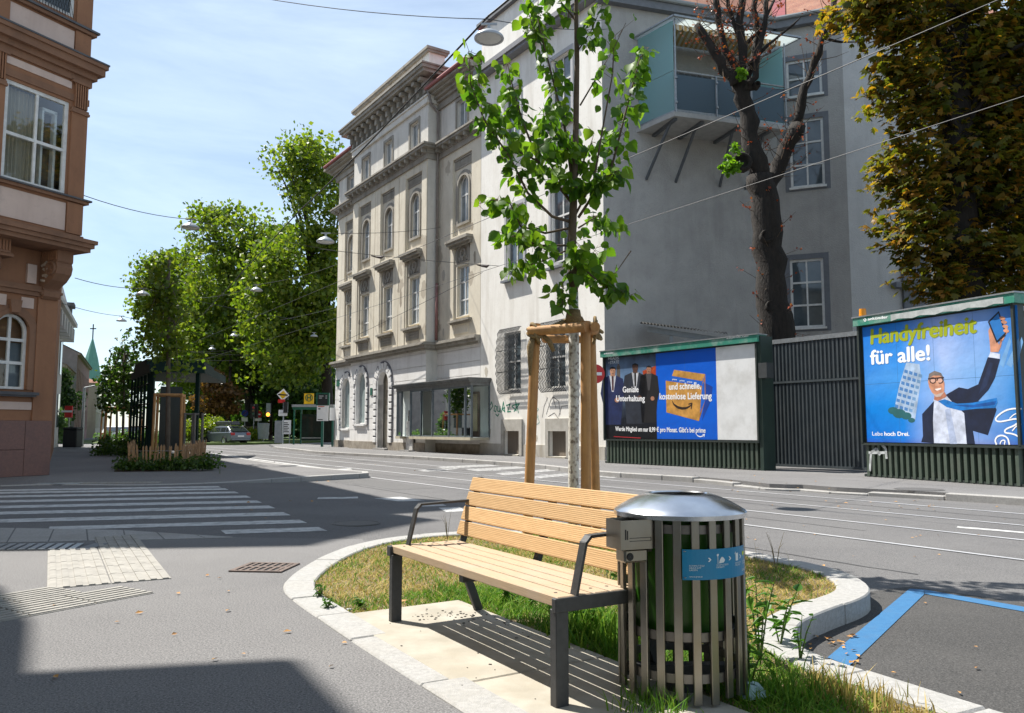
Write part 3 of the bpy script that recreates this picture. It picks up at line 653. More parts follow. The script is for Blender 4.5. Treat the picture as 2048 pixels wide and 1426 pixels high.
# shop bay
SH0, SH1, SHY = 7.78, 15.28, .9
SFR = pm('shopfront_steel', (.10, .125, .14), (.075, .095, .105), 4, .4, stain=(.16, .17, .17)); SHR = pm('shop_fascia', (.15, .16, .16), (.1, .105, .105), 5, .6, stain=(.28, .27, .25), samt=.5)
SHOP = ob(); SHOP.box(SH0, SH1, RP_ if False else .0, SHY+.08, 2.98, 3.12); SHOP.box(SH0-.06, SH1+.08, 0, SHY+.18, 3.12, 3.2); SHOP.box(SH0-.1, SH1+.12, 0, SHY+.26, 3.2, 3.27); SHOP.prism([(SH0-.12, 0.01), (SH1+.14, .01), (SH1+.14, SHY+.3), (SH0-.12, SHY+.3)], 3.27, 3.31)
SHOP = SHOP.build('shop_bay', SHR, OLD)
for a, b_ in ((SH0, 13.73), (14.74, SH1)):
    ob().box(a, b_, .05, SHY+.1, .62, .74).build('sill', pm('shop_sill', (.5, .45, .33), (.42, .37, .27), 4, .8), SHOP)
for s in (15.25, 14.74, 13.73, 12.59, 11.42, 9.82, 8.36, 7.81): ob().box(s-.035, s+.035, SHY-.04, SHY+.05, .74, 2.98).build('mullion', SFR, SHOP)
for s0, s1 in ((15.22, 14.77), (13.70, 12.62), (12.56, 11.45), (11.39, 9.85), (9.79, 8.39), (8.33, 7.84)):
    b = ob(); b.box(s1, s0, SHY-.03, SHY+.03, .74, .81).box(s1, s0, SHY-.03, SHY+.03, 2.9, 2.98); b.build('rail', SFR, SHOP)
    ob().poly([(s1, SHY, .8), (s0, SHY, .8), (s0, SHY, 2.91), (s1, SHY, 2.91)]).build('pane', CLEAR, SHOP)
ob().poly([(SH0+.02, .03, .8), (SH0+.02, SHY, .8), (SH0+.02, SHY, 2.95), (SH0+.02, .03, 2.95)]).build('pane', CLEAR, SHOP)
ob().box(SH0-.01, SH0+.05, -.0, .06, .74, 2.98).build('mullion', SFR, SHOP)
CURT = pm('shop_curtain', (.72, .77, .74), (.6, .65, .63), 6, .9, stretch=(6, 6, .2)); 
q = ob(); q.poly([(SH0, .06, .74), (12.74, .06, .74), (12.74, .06, 3), (SH0, .06, 3)]); q.poly([(12.8, RP_+.06, .74), (SH1, RP_+.06, .74), (SH1, RP_+.06, 3), (12.8, RP_+.06, 3)]); q.box(SH0, SH1, .06, SHY-.05, .735, .745); q.build('back_panel', CURT, SHOP)
for a_, b__ in ((9.86, 11.4), (11.46, 12.55), (12.63, 13.2)): ob().poly([(b__, SHY-.07, .78), (a_, SHY-.1, .78), (a_, SHY-.1, 2.9), (b__, SHY-.07, 2.9)]).build('curtain', CURT, SHOP)
ob().box(8.5, 9.35, .08, .14, .75, 2.75).build('inner_door', pm('inner_brown', (.1, .06, .04), (.14, .10, .06), 3, .6), SHOP); ob().box(8.62, 9.22, .14, .17, 1.0, 2.65).build('inner_panel', pm('inner_yellow', (.42, .38, .24), (.36, .32, .2), 3, .7), SHOP); ob().box(8.8, 9.08, .72, .725, 1.5, 2.15).build('paper', SWHITE, SHOP)
for k in range(7): ob().box(8.5+k*.13, 8.58+k*.13, .6, .72, .75, .82+.04*(k % 3)).build('ornament', pm('orn%d' % (k % 3), [(.4, .3, .2), (.2, .2, .18), (.5, .45, .35)][k % 3], None, 4, .5), SHOP)
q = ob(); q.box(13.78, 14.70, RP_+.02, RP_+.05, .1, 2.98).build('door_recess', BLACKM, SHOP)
DW = pm('door_white_worn', (.66, .65, .62), (.55, .54, .52), 6, .7, stain=(.08, .08, .08), ssc=5, samt=.75)
dd = ob().box(13.9, 14.62, .66, .72, .06, 1.5).build('door', DW, SHOP); ob().box(13.75, 14.75, .55, 1.0, 0, .07).build('step', GRAN2, SHOP)
ob().box(14.0, 14.25, .69, .80, 1.5, 1.75).box(14.05, 14.2, .69, .8, 1.75, 2.02).build('bust', BLACKM, SHOP)
# ---------------- white house with the rough grey side and the balcony
WH = thing('corner_house', 'white corner house with barred ground floor windows and a grey roughcast side', 'building', C0, ADEG)
wins = [(5.8, 1.3, 7.55, 10.5), (2.55, 1.3, 7.55, 10.5), (2.5, 1.32, 13.12, 15.78), (6.0, 1.2, 13.12, 15.7)]
gri = [(6.0, 1.25, 2.72, 5.15), (2.95, 1.25, 2.68, 5.1)]; cel = [(6.0, 1.17, .06, 1.02), (2.8, 1.14, .06, 1.02)]
H = [(c-w/2, c+w/2, a, b_) for c, w, a, b_ in wins+gri+cel]
q = MB(); wall_grid(q, 0, 8.6, 0, 17.05, H, 0, .26); q.build('front_wall', WHITEP, WH)
for c, w, a, b_ in wins:
    o = put_win(win_kit('window', w, b_-a, 2, (.62*(b_-a),), glass=GLASSD), WH, FW @ Matrix.Translation((c, -.14, a)))
    s_ = MB().ringy([(-w/2, 0), (w/2, 0), (w/2, b_-a), (-w/2, b_-a)], [(-w/2-.14, -.16), (w/2+.14, -.16), (w/2+.14, b_-a+.16), (-w/2-.14, b_-a+.16)], .13, .18); s_.build('surround', pm('pale_grey_surround', (.44, .44, .45), (.38, .38, .39), 4, .9), o)
    MB().box(-w/2-.2, w/2+.2, .12, .34, -.26, -.17).build('sill', GTRIM, o)
GRD = pm('grille_iron', (.07, .073, .076), (.045, .048, .05), 20, .55, metal=.5)
for c, w, a, b_ in gri:
    o = put_win(win_kit('window', w, b_-a, 2, (1.2,), glass=GLASSD), WH, FW @ Matrix.Translation((c, -.16, a)))
    g = MB(); h = b_-a+.3; n = 7; W = w+.22
    def bul(t): return .16+.16*math.sin(math.pi*min(1, max(0, t)))**.6
    for k in range(n+1):
        for ph in (0, 1):
            pts = []
            for j in range(17):
                t = j/16; x = -W/2+W*k/n+(W/n/2)*(1 if (j+ph) % 2 else 0)*(1 if ph == 0 else -1); pts.append((x, bul(t), -.15+h*t))
            g.tube(pts, .017, 4, cap=False)
    for z in (-.15, h*.33-.15, h*.66-.15, h-.15): g.tube([(-W/2, .05, z), (-W/2, bul((z+.15)/h), z), (W/2, bul((z+.15)/h), z), (W/2, .05, z)], .014, 5)
    g.build('grille', GRD, o, fix=False, loc=(0, .16, 0))
for c, w, a, b_ in cel:
    MB().ringy([(c-w/2, .02), (c+w/2, .02), (c+w/2, b_), (c-w/2, b_)], [(c-w/2-.2, .02), (c+w/2+.2, .02), (c+w/2+.2, 1.5), (c-w/2-.2, 1.5)], -.02, .08).build('cellar_surround', pm('cellar_stucco', (.42, .40, .36), (.34, .32, .28), 4, .95, .2, 40), WH)
    MB().box(c-w/2, c+w/2, -.2, -.14, .06, 1.02).build('cellar_shutter', pm('shutter_brown', (.16, .13, .10), (.12, .1, .08), 3, .7, stretch=(10, 10, .5)), WH)
    MB().box(c-w/2-.02, c+w/2+.02, -.1, .14, .0, .055).build('cellar_sill', CONC, WH)
a = 0
for g0, g1 in ((.02, 2.02), (3.58, 5.2), (6.8, 8.6)): MB().box(g0, g1, -.05, .035, 0, .48).build('plinth', wall_mat('plinth_white', (.5, .48, .43), (.4, .37, .32), (.24, .2, .15), .7), WH)
W1 = Vector((.957, .29, 0)).normalized(); q0 = C0+W1*7.38; W2 = Vector((.925, -.38, 0)).normalized(); q1 = q0+W2*2.47; q2 = q1+Vector((.99, .14, 0))*9
a1 = math.atan2(W1.y, W1.x); a2 = math.atan2(W2.y, W2.x)
F1 = FR(C0, a1+math.pi); F2 = FR(q1, a2+math.pi)      # frames whose +y looks out of the wall
fp = [C0+W1*.001, q0+Vector((0, .35, 0)), q1+Vector((.1, .38, 0)), q2+Vector((0, .02, 0)), q2+Vector((2, 9, 0)), ST(8.6, -13), ST(8.6, -.35), ST(.3, -.35), ST(.3, -.003)]
MB().prism([(p.x, p.y) for p in fp], 0, 17.05).build('body', GREYP, WH, W=True)
q = MB(FR(C0, a1)); q.poly([(0, 0, 0), (7.38, 0, 0), (7.38, 0, 17.05), (0, 0, 17.05)]); q.build('side_wall', GREYP, WH, W=True)
w2w = [(.42, 1.72, 13.98, 15.45), (.47, 1.70, 10.36, 13.05), (.33, 1.53, 4.92, 7.56)]
q = MB(F2); wall_grid(q, 0, 2.47, 0, 17.05, [(2.47-b_, 2.47-a, c, d) for a, b_, c, d in w2w], 0, .2); q.build('court_wall', GREYP, WH, W=True)
for k, (a, b_, c, d) in enumerate(w2w):
    h = d-c; o = put_win(win_kit('court_window', b_-a, h, 2, (.5*h,) if k == 0 else (.33*h, .66*h), fw=.09, glass=GLASSD), WH, F2 @ Matrix.Translation((2.47-(a+b_)/2, -.1, c)))
    w = (b_-a)/2; MB().ringy([(-w, 0), (w, 0), (w, h), (-w, h)], [(-w-.2, -.14), (w+.2, -.14), (w+.2, h+.2), (-w-.2, h+.2)], .095, .115).build('surround', GTRIM, o)
    MB().box(-w-.06, w+.06, .06, .2, -.07, .01).build('sill', WINW, o)
# another window half hidden behind the balcony struts
q = MB(FR(q1, math.atan2(.14, .99))); q.poly([(0, 0, 0), (9, 0, 0), (9, 0, 17.2), (0, 0, 17.2)]); q.build('yard_wall', GREYP_LIT, WH, W=True)
q = MB(FR(q1, math.atan2(.14, .99))); q.box(2.05, 3.2, -.12, .0, 5.1, 7.5).build('yard_window', GTRIM, WH, W=True); q = MB(FR(q1, math.atan2(.14, .99))); q.box(1.6, 2.9, -.35, 0, 6.35, 6.55).build('awning_box', GTRIM, WH, W=True)
# eaves, attic and roof
MB().box(-.3, 8.6, -.3, .38, 17.0, 17.14).box(-.35, 8.6, -.3, .46, 17.14, 17.36).build('eaves_band', pm('eaves_grey', (.2, .2, .215), (.16, .16, .17), 4, .7), WH)
MB().box(0, 8.58, -.4, -.0, 17.36, 19.5).build('attic_wall', WHITEP, WH); MB().box(-.2, 8.75, -.7, .2, 19.5, 19.72).build('attic_coping', pm('coping_dark', (.13, .13, .14), None, 4, .6), WH)
for A, B in ((C0+W1*-.2, q0), (q0, q1+W2*.2), (q1, q2)):
    d = (B-A).normalized(); n = Vector((d.y, -d.x, 0))
    q = MB(); q.prism([(p.x, p.y) for p in (A-n*.05, B-n*.05, B+n*.28, A+n*.28)], 16.75, 17.08); q.build('eaves_board', GTRIM, WH, W=True)
    MB().tube([A+n*.34+Vector((0, 0, 17.12)), B+n*.34+Vector((0, 0, 17.12))], .085, 8).build('gutter', GREYMET, WH, W=True)
def roof_mat():
    m, t, b = new('red_tile_roof'); br = t.nodes.new('ShaderNodeTexBrick'); br.inputs['Scale'].default_value = 5.5; br.inputs['Color1'].default_value = (.38, .15, .08, 1); br.inputs['Color2'].default_value = (.26, .095, .06, 1); br.inputs['Mortar'].default_value = (.06, .03, .025, 1); br.inputs['Mortar Size'].default_value = .03
    p = pos(t); n = noise(t, 2, 5, .6, p); t.links.new(p, br.inputs['Vector']); t.links.new(mix(t, ramp(t, n.outputs['Fac'], [(.4, 0.), (.8, .5)]), br.outputs['Color'], (.42, .25, .16)), b.inputs['Base Color']); b.inputs['Roughness'].default_value = .85; return m
RT = roof_mat(); up = Vector((0, 0, 1))
q = MB(); e = .4; n1 = Vector((W1.y, -W1.x, 0)); n2_ = Vector((W2.y, -W2.x, 0)); zr = 17.12
ctr = Vector((5.5, 38, 22.5))
P = [C0+n1*e+up*zr, q0+(n1+n2_)*.2+up*zr, q1+n2_*e+up*zr, q2+Vector((0, -e, zr)), q2+Vector((-1, 8, 23)), Vector((13, 36, 22.5)), ctr, ST(8.5, -6)+up*22.5]
q.poly([P[0], P[1], Vector((12.5, 36, 22.5)), ctr]); q.poly([P[1], P[2], Vector((12.5, 36, 22.5))]); q.poly([P[2], P[3], P[4], Vector((12.5, 36, 22.5))]); q.build('roof', RT, WH, W=True)
q = MB(); q.bar(P[1]+up*.05, Vector((12.5, 36, 22.55)), .7, .06); q.build('roof_valley', REDMET, WH, W=True)
# balcony
FB = FR(C0, a1)                          # x along the wall, -y out of it
bf = [(1.43, 0), (2.02, -1.75), (6.52, -1.75), (6.25, 0)]
BAL = MB(FB).prism([(1.36, .0), (1.94, -1.83), (6.62, -1.83), (6.35, .0)], 12.0, 12.16).build('balcony', pm('balcony_slab', (.42, .42, .40), (.33, .33, .32), 4, .8), WH, W=True)
q = MB(FB)
for a, b_ in zip(bf[:3], bf[1:4]): q.bar((a[0], a[1], 12.2), (b_[0], b_[1], 12.2), .08, .1)
q.build('edge_trim', GALV, BAL, W=True)
def frost(name, col, al):
    m, t, b = new(name); b.inputs['Base Color'].default_value = (*col, 1); b.inputs['Roughness'].default_value = .25; b.inputs['Specular IOR Level'].default_value = .6
    tl = t.nodes.new('ShaderNodeBsdfTranslucent'); tl.inputs['Color'].default_value = (*[min(1, c*1.6) for c in col], 1); tp = t.nodes.new('ShaderNodeBsdfTransparent'); tp.inputs['Color'].default_value = (*[min(1, c*2.2) for c in col], 1)
    m1 = t.nodes.new('ShaderNodeMixShader'); m1.inputs['Fac'].default_value = .5; m2 = t.nodes.new('ShaderNodeMixShader'); m2.inputs['Fac'].default_value = al
    t.links.new(b.outputs[0], m1.inputs[1]); t.links.new(tl.outputs[0], m1.inputs[2]); t.links.new(m1.outputs[0], m2.inputs[1]); t.links.new(tp.outputs[0], m2.inputs[2]); t.links.new(m2.outputs[0], t.nodes['Material Output'].inputs['Surface']); return m
TEAL = frost('frosted_teal_glass', (.34, .50, .51), .22); BLUEG = frost('frosted_blue_glass', (.16, .23, .28), .1)
def panel(a, b_, z0, z1, m, nm='glass_panel'):
    q = MB(FB); q.bar((a[0], a[1], (z0+z1)/2), (b_[0], b_[1], (z0+z1)/2), .02, z1-z0); return q.build(nm, m, BAL, W=True)
L_ = lambda a, b_, t: (a[0]+(b_[0]-a[0])*t, a[1]+(b_[1]-a[1])*t)
panel(L_(bf[0], bf[1], .03), L_(bf[0], bf[1], .97), 12.27, 13.7, TEAL); panel(L_(bf[0], bf[1], .03), L_(bf[0], bf[1], .97), 13.73, 15.55, TEAL)
for t0, t1 in ((.01, .355), (.365, .675), (.685, .99)): panel(L_(bf[1], bf[2], t0), L_(bf[1], bf[2], t1), 12.3, 13.55, BLUEG)
panel(L_(bf[2], bf[3], .03), L_(bf[2], bf[3], .97), 12.27, 13.7, TEAL); panel(L_(bf[2], bf[3], .03), L_(bf[2], bf[3], .97), 13.73, 15.2, TEAL)
for t, h in ((0, 15.62), (.36, 13.65), (.68, 13.65), (1, 15.3)):
    p = L_(bf[1], bf[2], t); q = MB(FB); q.tube([(p[0], p[1]-.05, 12.1), (p[0], p[1]-.05, h)], .03, 8); o = q.build('post', GALV, BAL, W=True)
    for z in (12.5, 13.4): MB(FB).lathe([(.001, .04), (.05, .03), (.05, -.03), (.001, -.04)], 8, (p[0], p[1]-.08, z)).build('clamp', GALV, o, W=True)
q = MB(FB); q.tube([(bf[1][0], bf[1][1], 13.66), (bf[2][0], bf[2][1], 13.66)], .035, 8).build('handrail', GALV, BAL, W=True)
q = MB(FB); q.prism([(1.3, 0), (1.9, -1.95), (7.15, -1.95), (6.7, 0)], 15.55, 15.6).build('canopy', frost('canopy_glass', (.45, .5, .5), .5), BAL, W=True)
q = MB(FB); q.bar((1.9, -1.95, 15.6), (7.15, -1.95, 15.55), .08, .07).bar((1.3, -.02, 15.62), (1.9, -1.95, 15.6), .06, .06).bar((7.15, -1.95, 15.55), (6.7, 0, 15.6), .06, .06).build('canopy_frame', GALV, BAL, W=True)
m, t, b = new('awning_stripes'); wv = t.nodes.new('ShaderNodeTexWave'); wv.inputs['Scale'].default_value = 1.6; wv.bands_direction = 'X'; t.links.new(pos(t), wv.inputs['Vector']); t.links.new(ramp(t, wv.outputs['Fac'], [(.45, (.62, .55, .42)), (.55, (.5, .3, .08))]), b.inputs['Base Color'])
AW = m; q = MB(FB); q.poly([(2.1, -1.7, 15.42), (6.45, -1.7, 15.3), (6.3, -.1, 15.5), (1.6, -.1, 15.52)]); n = 16
for k in range(n): a, b_ = 2.1+4.35*k/n, 2.1+4.35*(k+1)/n; q.poly([(a, -1.72, 15.42), (b_, -1.72, 15.42), (b_-.03, -1.72, 15.24), ((a+b_)/2, -1.72, 15.2), (a+.03, -1.72, 15.24)])
q.build('awning', AW, BAL, W=True, fix=False)
for s, f in ((1.72, 2.05), (2.92, 3.1), (4.79, 4.6), (5.9, 5.9)):
    q = MB(FB); q.bar((s, .0, 10.25), (f, -1.25, 11.92), .08, .08).box(f-.06, f+.06, -1.7, 0, 11.9, 12.0); q.build('strut', pm('strut_grey', (.10, .11, .12), (.08, .09, .1), 4, .5), BAL, W=True)
q = MB(FB); q.box(2.9, 4.6, -.06, -.0, 12.2, 14.6); o = q.build('balcony_door', WINW, BAL, W=True); MB(FB).box(3.0, 4.5, -.07, -.05, 13.2, 14.5).build('pane', GLASSD, o, W=True)
# graffiti
def ribbon(name, m, parent, pts, w, frame, y):
    q = MB(frame)
    for a, b_ in zip(pts[:-1], pts[1:]):
        d = Vector((b_[0]-a[0], b_[1]-a[1])); 
        if d.length < 1e-6: continue
        d.normalize(); n = Vector((-d.y, d.x))*w/2; e = d*w*.3
        q.poly([(a[0]-e.x+n.x, y, a[1]-e.y+n.y), (b_[0]+e.x+n.x, y, b_[1]+e.y+n.y), (b_[0]+e.x-n.x, y, b_[1]+e.y-n.y), (a[0]-e.x-n.x, y, a[1]-e.y-n.y)]); y += 2e-4
    return q.build(name, m, parent, fix=False)
def fz(x, y):   # crop pixel of the facade -> (s, z)
    p = onpl(640+x/3.413, 540+y/3.413, C0, N2); d = p-C0; return (d.dot(D2), p.z)
GG = pm('graffiti_green', (.01, .22, .13), None, 5, .6); GB = pm('graffiti_black', (.03, .03, .035), None, 5, .6); GT = pm('graffiti_faint', (.3, .48, .42), None, 5, .7)
for st_ in ([(1118, 935), (1155, 940), (1122, 990), (1135, 905), (1152, 995), (1118, 940)], [(1165, 920), (1172, 900), (1180, 930), (1160, 960)], [(1195, 925), (1188, 960), (1200, 968), (1208, 935), (1195, 925)], [(1215, 930), (1212, 962), (1226, 968), (1230, 930), (1232, 972)], [(1240, 970), (1252, 900), (1262, 968), (1242, 945), (1262, 940)], [(1272, 925), (1298, 915), (1280, 968), (1302, 965)], [(1310, 930), (1340, 960), (1335, 890), (1355, 975)], [(1315, 925), (1362, 912), (1325, 965)], [(1200, 985), (1213, 998), (1222, 982)]):
    ribbon('graffiti', GG, WH, [fz(*p) for p in st_], .05, None, .004)
for st_ in ([(1518, 1005), (1530, 930), (1555, 870)], [(1545, 985), (1575, 890), (1590, 865), (1630, 895), (1640, 985)], [(1560, 1000), (1600, 975), (1640, 1030)], [(1630, 1000), (1650, 930), (1690, 925)], [(1590, 870), (1600, 900), (1610, 940)]):
    ribbon('graffiti', GB, WH, [fz(*p) for p in st_], .022, None, .005)
for st_ in ([(1480, 940), (1492, 950), (1475, 975), (1490, 1000)], [(1470, 1040), (1485, 1000), (1498, 1040), (1480, 1055)]):
    ribbon('graffiti', GT, WH, [fz(*p) for p in st_], .03, None, .004)

# patches where the old plaster has come off or been mended
for s_, y_, z_, w_, h_, kd in ((15.62, RP_+.036, 7.85, .30, 1.15, 0), (12.15, .004, 8.55, .34, .62, 1), (9.15, .004, 8.9, .22, .6, 0), (15.55, RP_+.036, 6.6, .2, .9, 1), (12.1, .004, 5.75, .2, .4, 1), (9.4, .004, 10.4, .26, .42, 0), (13.0, RP_+.036, 5.6, .22, .3, 1), (23.0, .004, 9.3, .2, .5, 0), (19.9, RP_+.004, 10.05, .15, .18, 1)):
    n = 14; pts = [(s_+w_/2*math.cos(2*math.pi*k/n)*random.uniform(.75, 1.15), z_+h_/2*math.sin(2*math.pi*k/n)*random.uniform(.8, 1.1)) for k in range(n)]
    ob().poly([(x, y_, z) for x, z in pts]).build('plaster_patch', (pm('bare_plaster', (.34, .29, .22), (.27, .23, .175), 9, .95, .4, 30), pm('mended_plaster', (.45, .42, .36), (.38, .35, .30), 9, .95, .4, 30))[kd], OLD, fix=False)
for s_, z_, w_, h_ in ((7.9, 1.0, .5, .35), (4.5, .75, .9, .3), (1.3, .8, .7, .4), (8.1, 3.6, .3, .5)):
    n = 14; pts = [(s_+w_/2*math.cos(2*math.pi*k/n)*random.uniform(.7, 1.15), z_+h_/2*math.sin(2*math.pi*k/n)*random.uniform(.7, 1.1)) for k in range(n)]
    MB().poly([(x, .004, z) for x, z in pts]).build('plaster_patch', pm('damp_plaster', (.52, .48, .40), (.44, .40, .33), 9, .95, .4, 30), WH, fix=False)
# ================================================================== CORNER BUILDING ON THE LEFT
LBC = G(93, 950); EV = Vector((-786/1600, -1, 0)).normalized(); EA = math.atan2(EV.y, EV.x)
BROWN = wall_mat('plaster_brown', (.32, .165, .095), (.265, .135, .08), (.15, .085, .055), .35, bump=.1)
PINK = wall_mat('plaster_pink', (.62, .49, .425), (.56, .435, .375), (.36, .26, .22), .35, bump=.1)
BTRIM = wall_mat('moulding_brown', (.27, .15, .095), (.215, .12, .078), (.11, .068, .05), .4, bump=.1)
REDGR = pm('red_granite', (.20, .10, .08), (.14, .075, .065), 18, .55, .1, 60, spk=(.28, .17, .14), stain=(.1, .06, .055), ssc=2)
STUC = pm('stucco_pale', (.48, .40, .33), (.38, .31, .25), 8, .9, .2, 40)
SLATE = pm('sheet_dark', (.06, .06, .068), (.085, .085, .09), 4, .45)
CB = thing('oriel_house', 'brown and pink corner house with an oriel and red granite plinth beside the zebra crossing', 'building', LBC, EA)
# local: x from the corner towards the viewer, y out of the front
OP = .8; OW = 4.35
q = MB(); wall_grid(q, 0, 7.2, 1.3, 5.3, [(c-.40, c+.40, 2.02, 3.78) for c in (1.02, 3.3, 5.6)], 0, .22); q.build('ground_floor_wall', BROWN, CB)
q = MB(); wall_grid(q, 0, 7.2, 5.3, 17, [(4.9, 6.2, 6.65, 8.9)], 0, .2); q.build('upper_wall', BROWN, CB)
dl = Vector((-.49, .87, 0)).normalized(); inv = rot2(-EA); far = inv @ (dl*26)
b = MB(); b.prism([(.0, -.02), (.05, -.3), (7.2, -.3), (7.2, -9), (far.x, far.y-4), (far.x, far.y)], 0, 17); b.build('body', BROWN, CB)
for a, b_ in ((-.03, .62), (.62, 2.4), (2.4, 4.2), (4.2, 7.2)):
    for z0, z1 in ((.0, .62), (.62, 1.3)):
        if a < 0: z0, z1 = (0, 1.3) if z0 == 0 else (0, 0)
        if z1 > z0: MB().box(a+.004, b_-.004, -.2, .07, z0+.004, z1-.004).build('granite_slab', REDGR, CB, bevel=.006)
p1, p2 = Vector((-.03, .06)), Vector((far.x, far.y)); 
KG = win_kit('arched_window', .80, 1.76, 2, (.62, 1.16), ar=True, fw=.065, glass=CLEAR)
INT = pm('room_dark', (.035, .032, .03), (.02, .02, .02), 2, .9); CUR = pm('curtain_cream', (.40, .35, .27), (.30, .26, .2), 30, .9, stretch=(14, 14, .1), obj=True)
FL = WM[CB]
for c in (1.02, 3.3, 5.6):
    o = put_win(KG, CB, FL @ Matrix.Translation((c, -.12, 2.02)))
    MB().ringy(arch(0, .80, 0, 1.36), arch(0, 1.02, 0, 1.36), .1, .17).ringy(arch(0, 1.02, 0, 1.36), arch(0, 1.2, 0, 1.36), .1, .15).build('surround', BTRIM, o)
    MB().prismy([(-.10, 1.78), (.10, 1.78), (.14, 2.08), (-.14, 2.08)], .12, .24).build('keystone', BTRIM, o)
    MB().box(-.62, .62, .08, .3, -.13, -.06).box(-.58, .58, .08, .25, -.17, -.13).build('sill', SLATE, o)
    MB().poly([(-.42, -.25, 0), (.42, -.25, 0), (.42, -.25, 1.8), (-.42, -.25, 1.8)]).build('room', INT, o)
    MB().poly([(-.38, -.1, .02), (-.06, -.08, .02), (-.06, -.08, 1.1), (-.38, -.1, 1.1)]).build('curtain', pm('curtain_grey', (.2, .22, .24), (.14, .15, .17), 30, .9, stretch=(14, 14, .1), obj=True), o)
    MB().box(c-.55, c+.55, -.02, .022, 1.55, 1.73).build('wall_panel', PINK, CB)
for a, b_ in ((.55, .85), (1.2, 1.6), (2.75, 3.1), (3.5, 4.0)): MB().prismy([(a, 3.95), (b_, 3.95), (b_, 4.2), (a, 4.2)], -.02, .02).build('wall_panel', PINK, CB)
MB().box(-.06, 7.2, -.1, .08, 4.26, 4.36).box(-.1, 7.2, -.1, .13, 4.36, 4.42).box(-.06, 7.2, -.1, .09, 4.42, 4.5).build('string_course', BTRIM, CB)
MB().box(-.03, .46, -.1, .05, 1.3, 4.26).build('corner_pilaster', BROWN, CB)
# consoles carrying the oriel
def console(x0, x1):
    pr = [(0, 4.2), (.10, 4.22), (.18, 4.28), (.19, 4.40), (.13, 4.47), (.20, 4.52), (.42, 4.64), (.58, 4.80), (.62, 4.95), (.58, 5.06), (.62, 5.1), (.62, 5.36), (0, 5.36)]
    q = MB(); a = [q.v((x0, y, z)) for y, z in pr]; b = [q.v((x1, y, z)) for y, z in pr]; n = len(pr); q.F += [a, b[::-1]]
    for i in range(n): q.f(a[i], a[(i+1) % n], b[(i+1) % n], b[i])
    o = q.build('console', BTRIM, CB)
    for k in range(9): MB().box(x1-.02, x1+.025, .04+k*.065, .08+k*.065, 5.12, 5.33).build('flute', BROWN, o)
    MB().ringy([(0, 0)]*8, [(0, 0)]*8, 0, 0) if False else None
    s = MB(Matrix.Translation((x1, .40, 4.92)) @ Matrix.Rotation(R(90), 4, 'Y')); s.lathe([(.001, .05), (.06, .05), (.07, .02), (.12, .02), (.13, .05), (.17, .05), (.18, 0)], 16).build('scroll', BTRIM, o)
    s = MB(Matrix.Translation((x1, .1, 4.35)) @ Matrix.Rotation(R(90), 4, 'Y')); s.lathe([(.001, .04), (.05, .04), (.08, 0)], 12).build('scroll', BTRIM, o)
    for (y, z, l, an) in ((.06, 5.0, .17, .3), (.13, 4.93, .15, -.5), (.22, 4.86, .14, .9), (.12, 4.76, .17, .1), (.22, 4.72, .2, .7), (.06, 4.66, .13, -.2), (.19, 4.99, .13, 1.3)):
        s = MB(Matrix.Translation((x1, y, z)) @ Matrix.Rotation(an, 4, 'X')); s.prism([(0, 0), (.035, .0), (.035, l*.6), (0, l)], -.025, .025).build('acanthus_leaf', STUC, o)
console(.02, .42); console(3.9, 4.3)
for x0 in (.75, ):
    MB().box(x0-.2, x0+.02, .0, .07, 4.55, 5.0).build('console_panel', PINK, CB)
# central corbel under the oriel: stepped drum, acanthus bowl, drop
q = MB(); cx = 2.15
for w, pr, z0, z1 in ((.62, .62, 5.05, 5.36), (.72, .58, 4.98, 5.05)): q.box(cx-w, cx+w, 0, pr, z0, z1)
q.prism([(cx-.62, 0), (cx-.62, .3), (cx-.4, .52), (cx+.4, .52), (cx+.62, .3), (cx+.62, 0)], 4.72, 4.98); q.build('corbel', BTRIM, CB)
q = MB(); q.lathe([(.04, 4.30), (.14, 4.36), (.2, 4.46), (.34, 4.52), (.5, 4.70), (.5, 4.73)], 18, (cx, 0, 0)).build('corbel_bowl', STUC, CB)
for k in range(10):
    a = math.pi*(k+.5)/10; MB(Matrix.Translation((cx+.44*math.cos(a), .44*math.sin(a), 4.62)) @ rot2(a)).prism([(0, -.06), (.05, -.05), (.05, .05), (0, .06)], -.1, .1).build('acanthus_leaf', STUC, CB)
for k in range(18): MB().box(cx-.6+k*.07, cx-.565+k*.07, .62, .645, 5.1, 5.32).build('flute', BROWN, CB)
q = MB(); q.prismy([(cx-.45, 4.8), (cx+.45, 4.8), (cx+.3, 4.95), (cx-.3, 4.95)], .5, .535).build('corbel_panel', PINK, CB)
# oriel
def band(z0, z1, pr, m, nm): return MB().box(-.02-pr, OW+pr, -.1, OP+pr, z0, z1).build(nm, m, CB)
band(5.36, 5.46, .16, BTRIM, 'oriel_base'); band(5.46, 5.56, .22, BTRIM, 'oriel_base'); band(5.56, 5.65, .27, BTRIM, 'oriel_base'); band(5.65, 5.74, .04, BTRIM, 'oriel_base')
MB().box(.0, OW, -.1, OP-.5, 5.7, 17).build('oriel_core', INT, CB)
ww = [(.44, 1.96), (2.38, 3.90)]
q = MB(); H = [(a, b_, 6.65, 8.93) for a, b_ in ww]+[(a, b_, 11.05, 13.3) for a, b_ in ww]
wall_grid(q, 0, OW, 5.74, 17.3, H, OP, .14); q.poly([(0, -.1, 5.7), (0, OP, 5.7), (0, OP, 17.3), (0, -.1, 17.3)]); q.poly([(OW, -.1, 5.7), (OW, OP, 5.7), (OW, OP, 17.3), (OW, -.1, 17.3)]); q.build('oriel_wall', BROWN, CB)
OM_ = [(5.80, 6.46), (9.28, 9.45), (10.16, 10.72), (13.6, 13.8), (14.4, 15.0)]
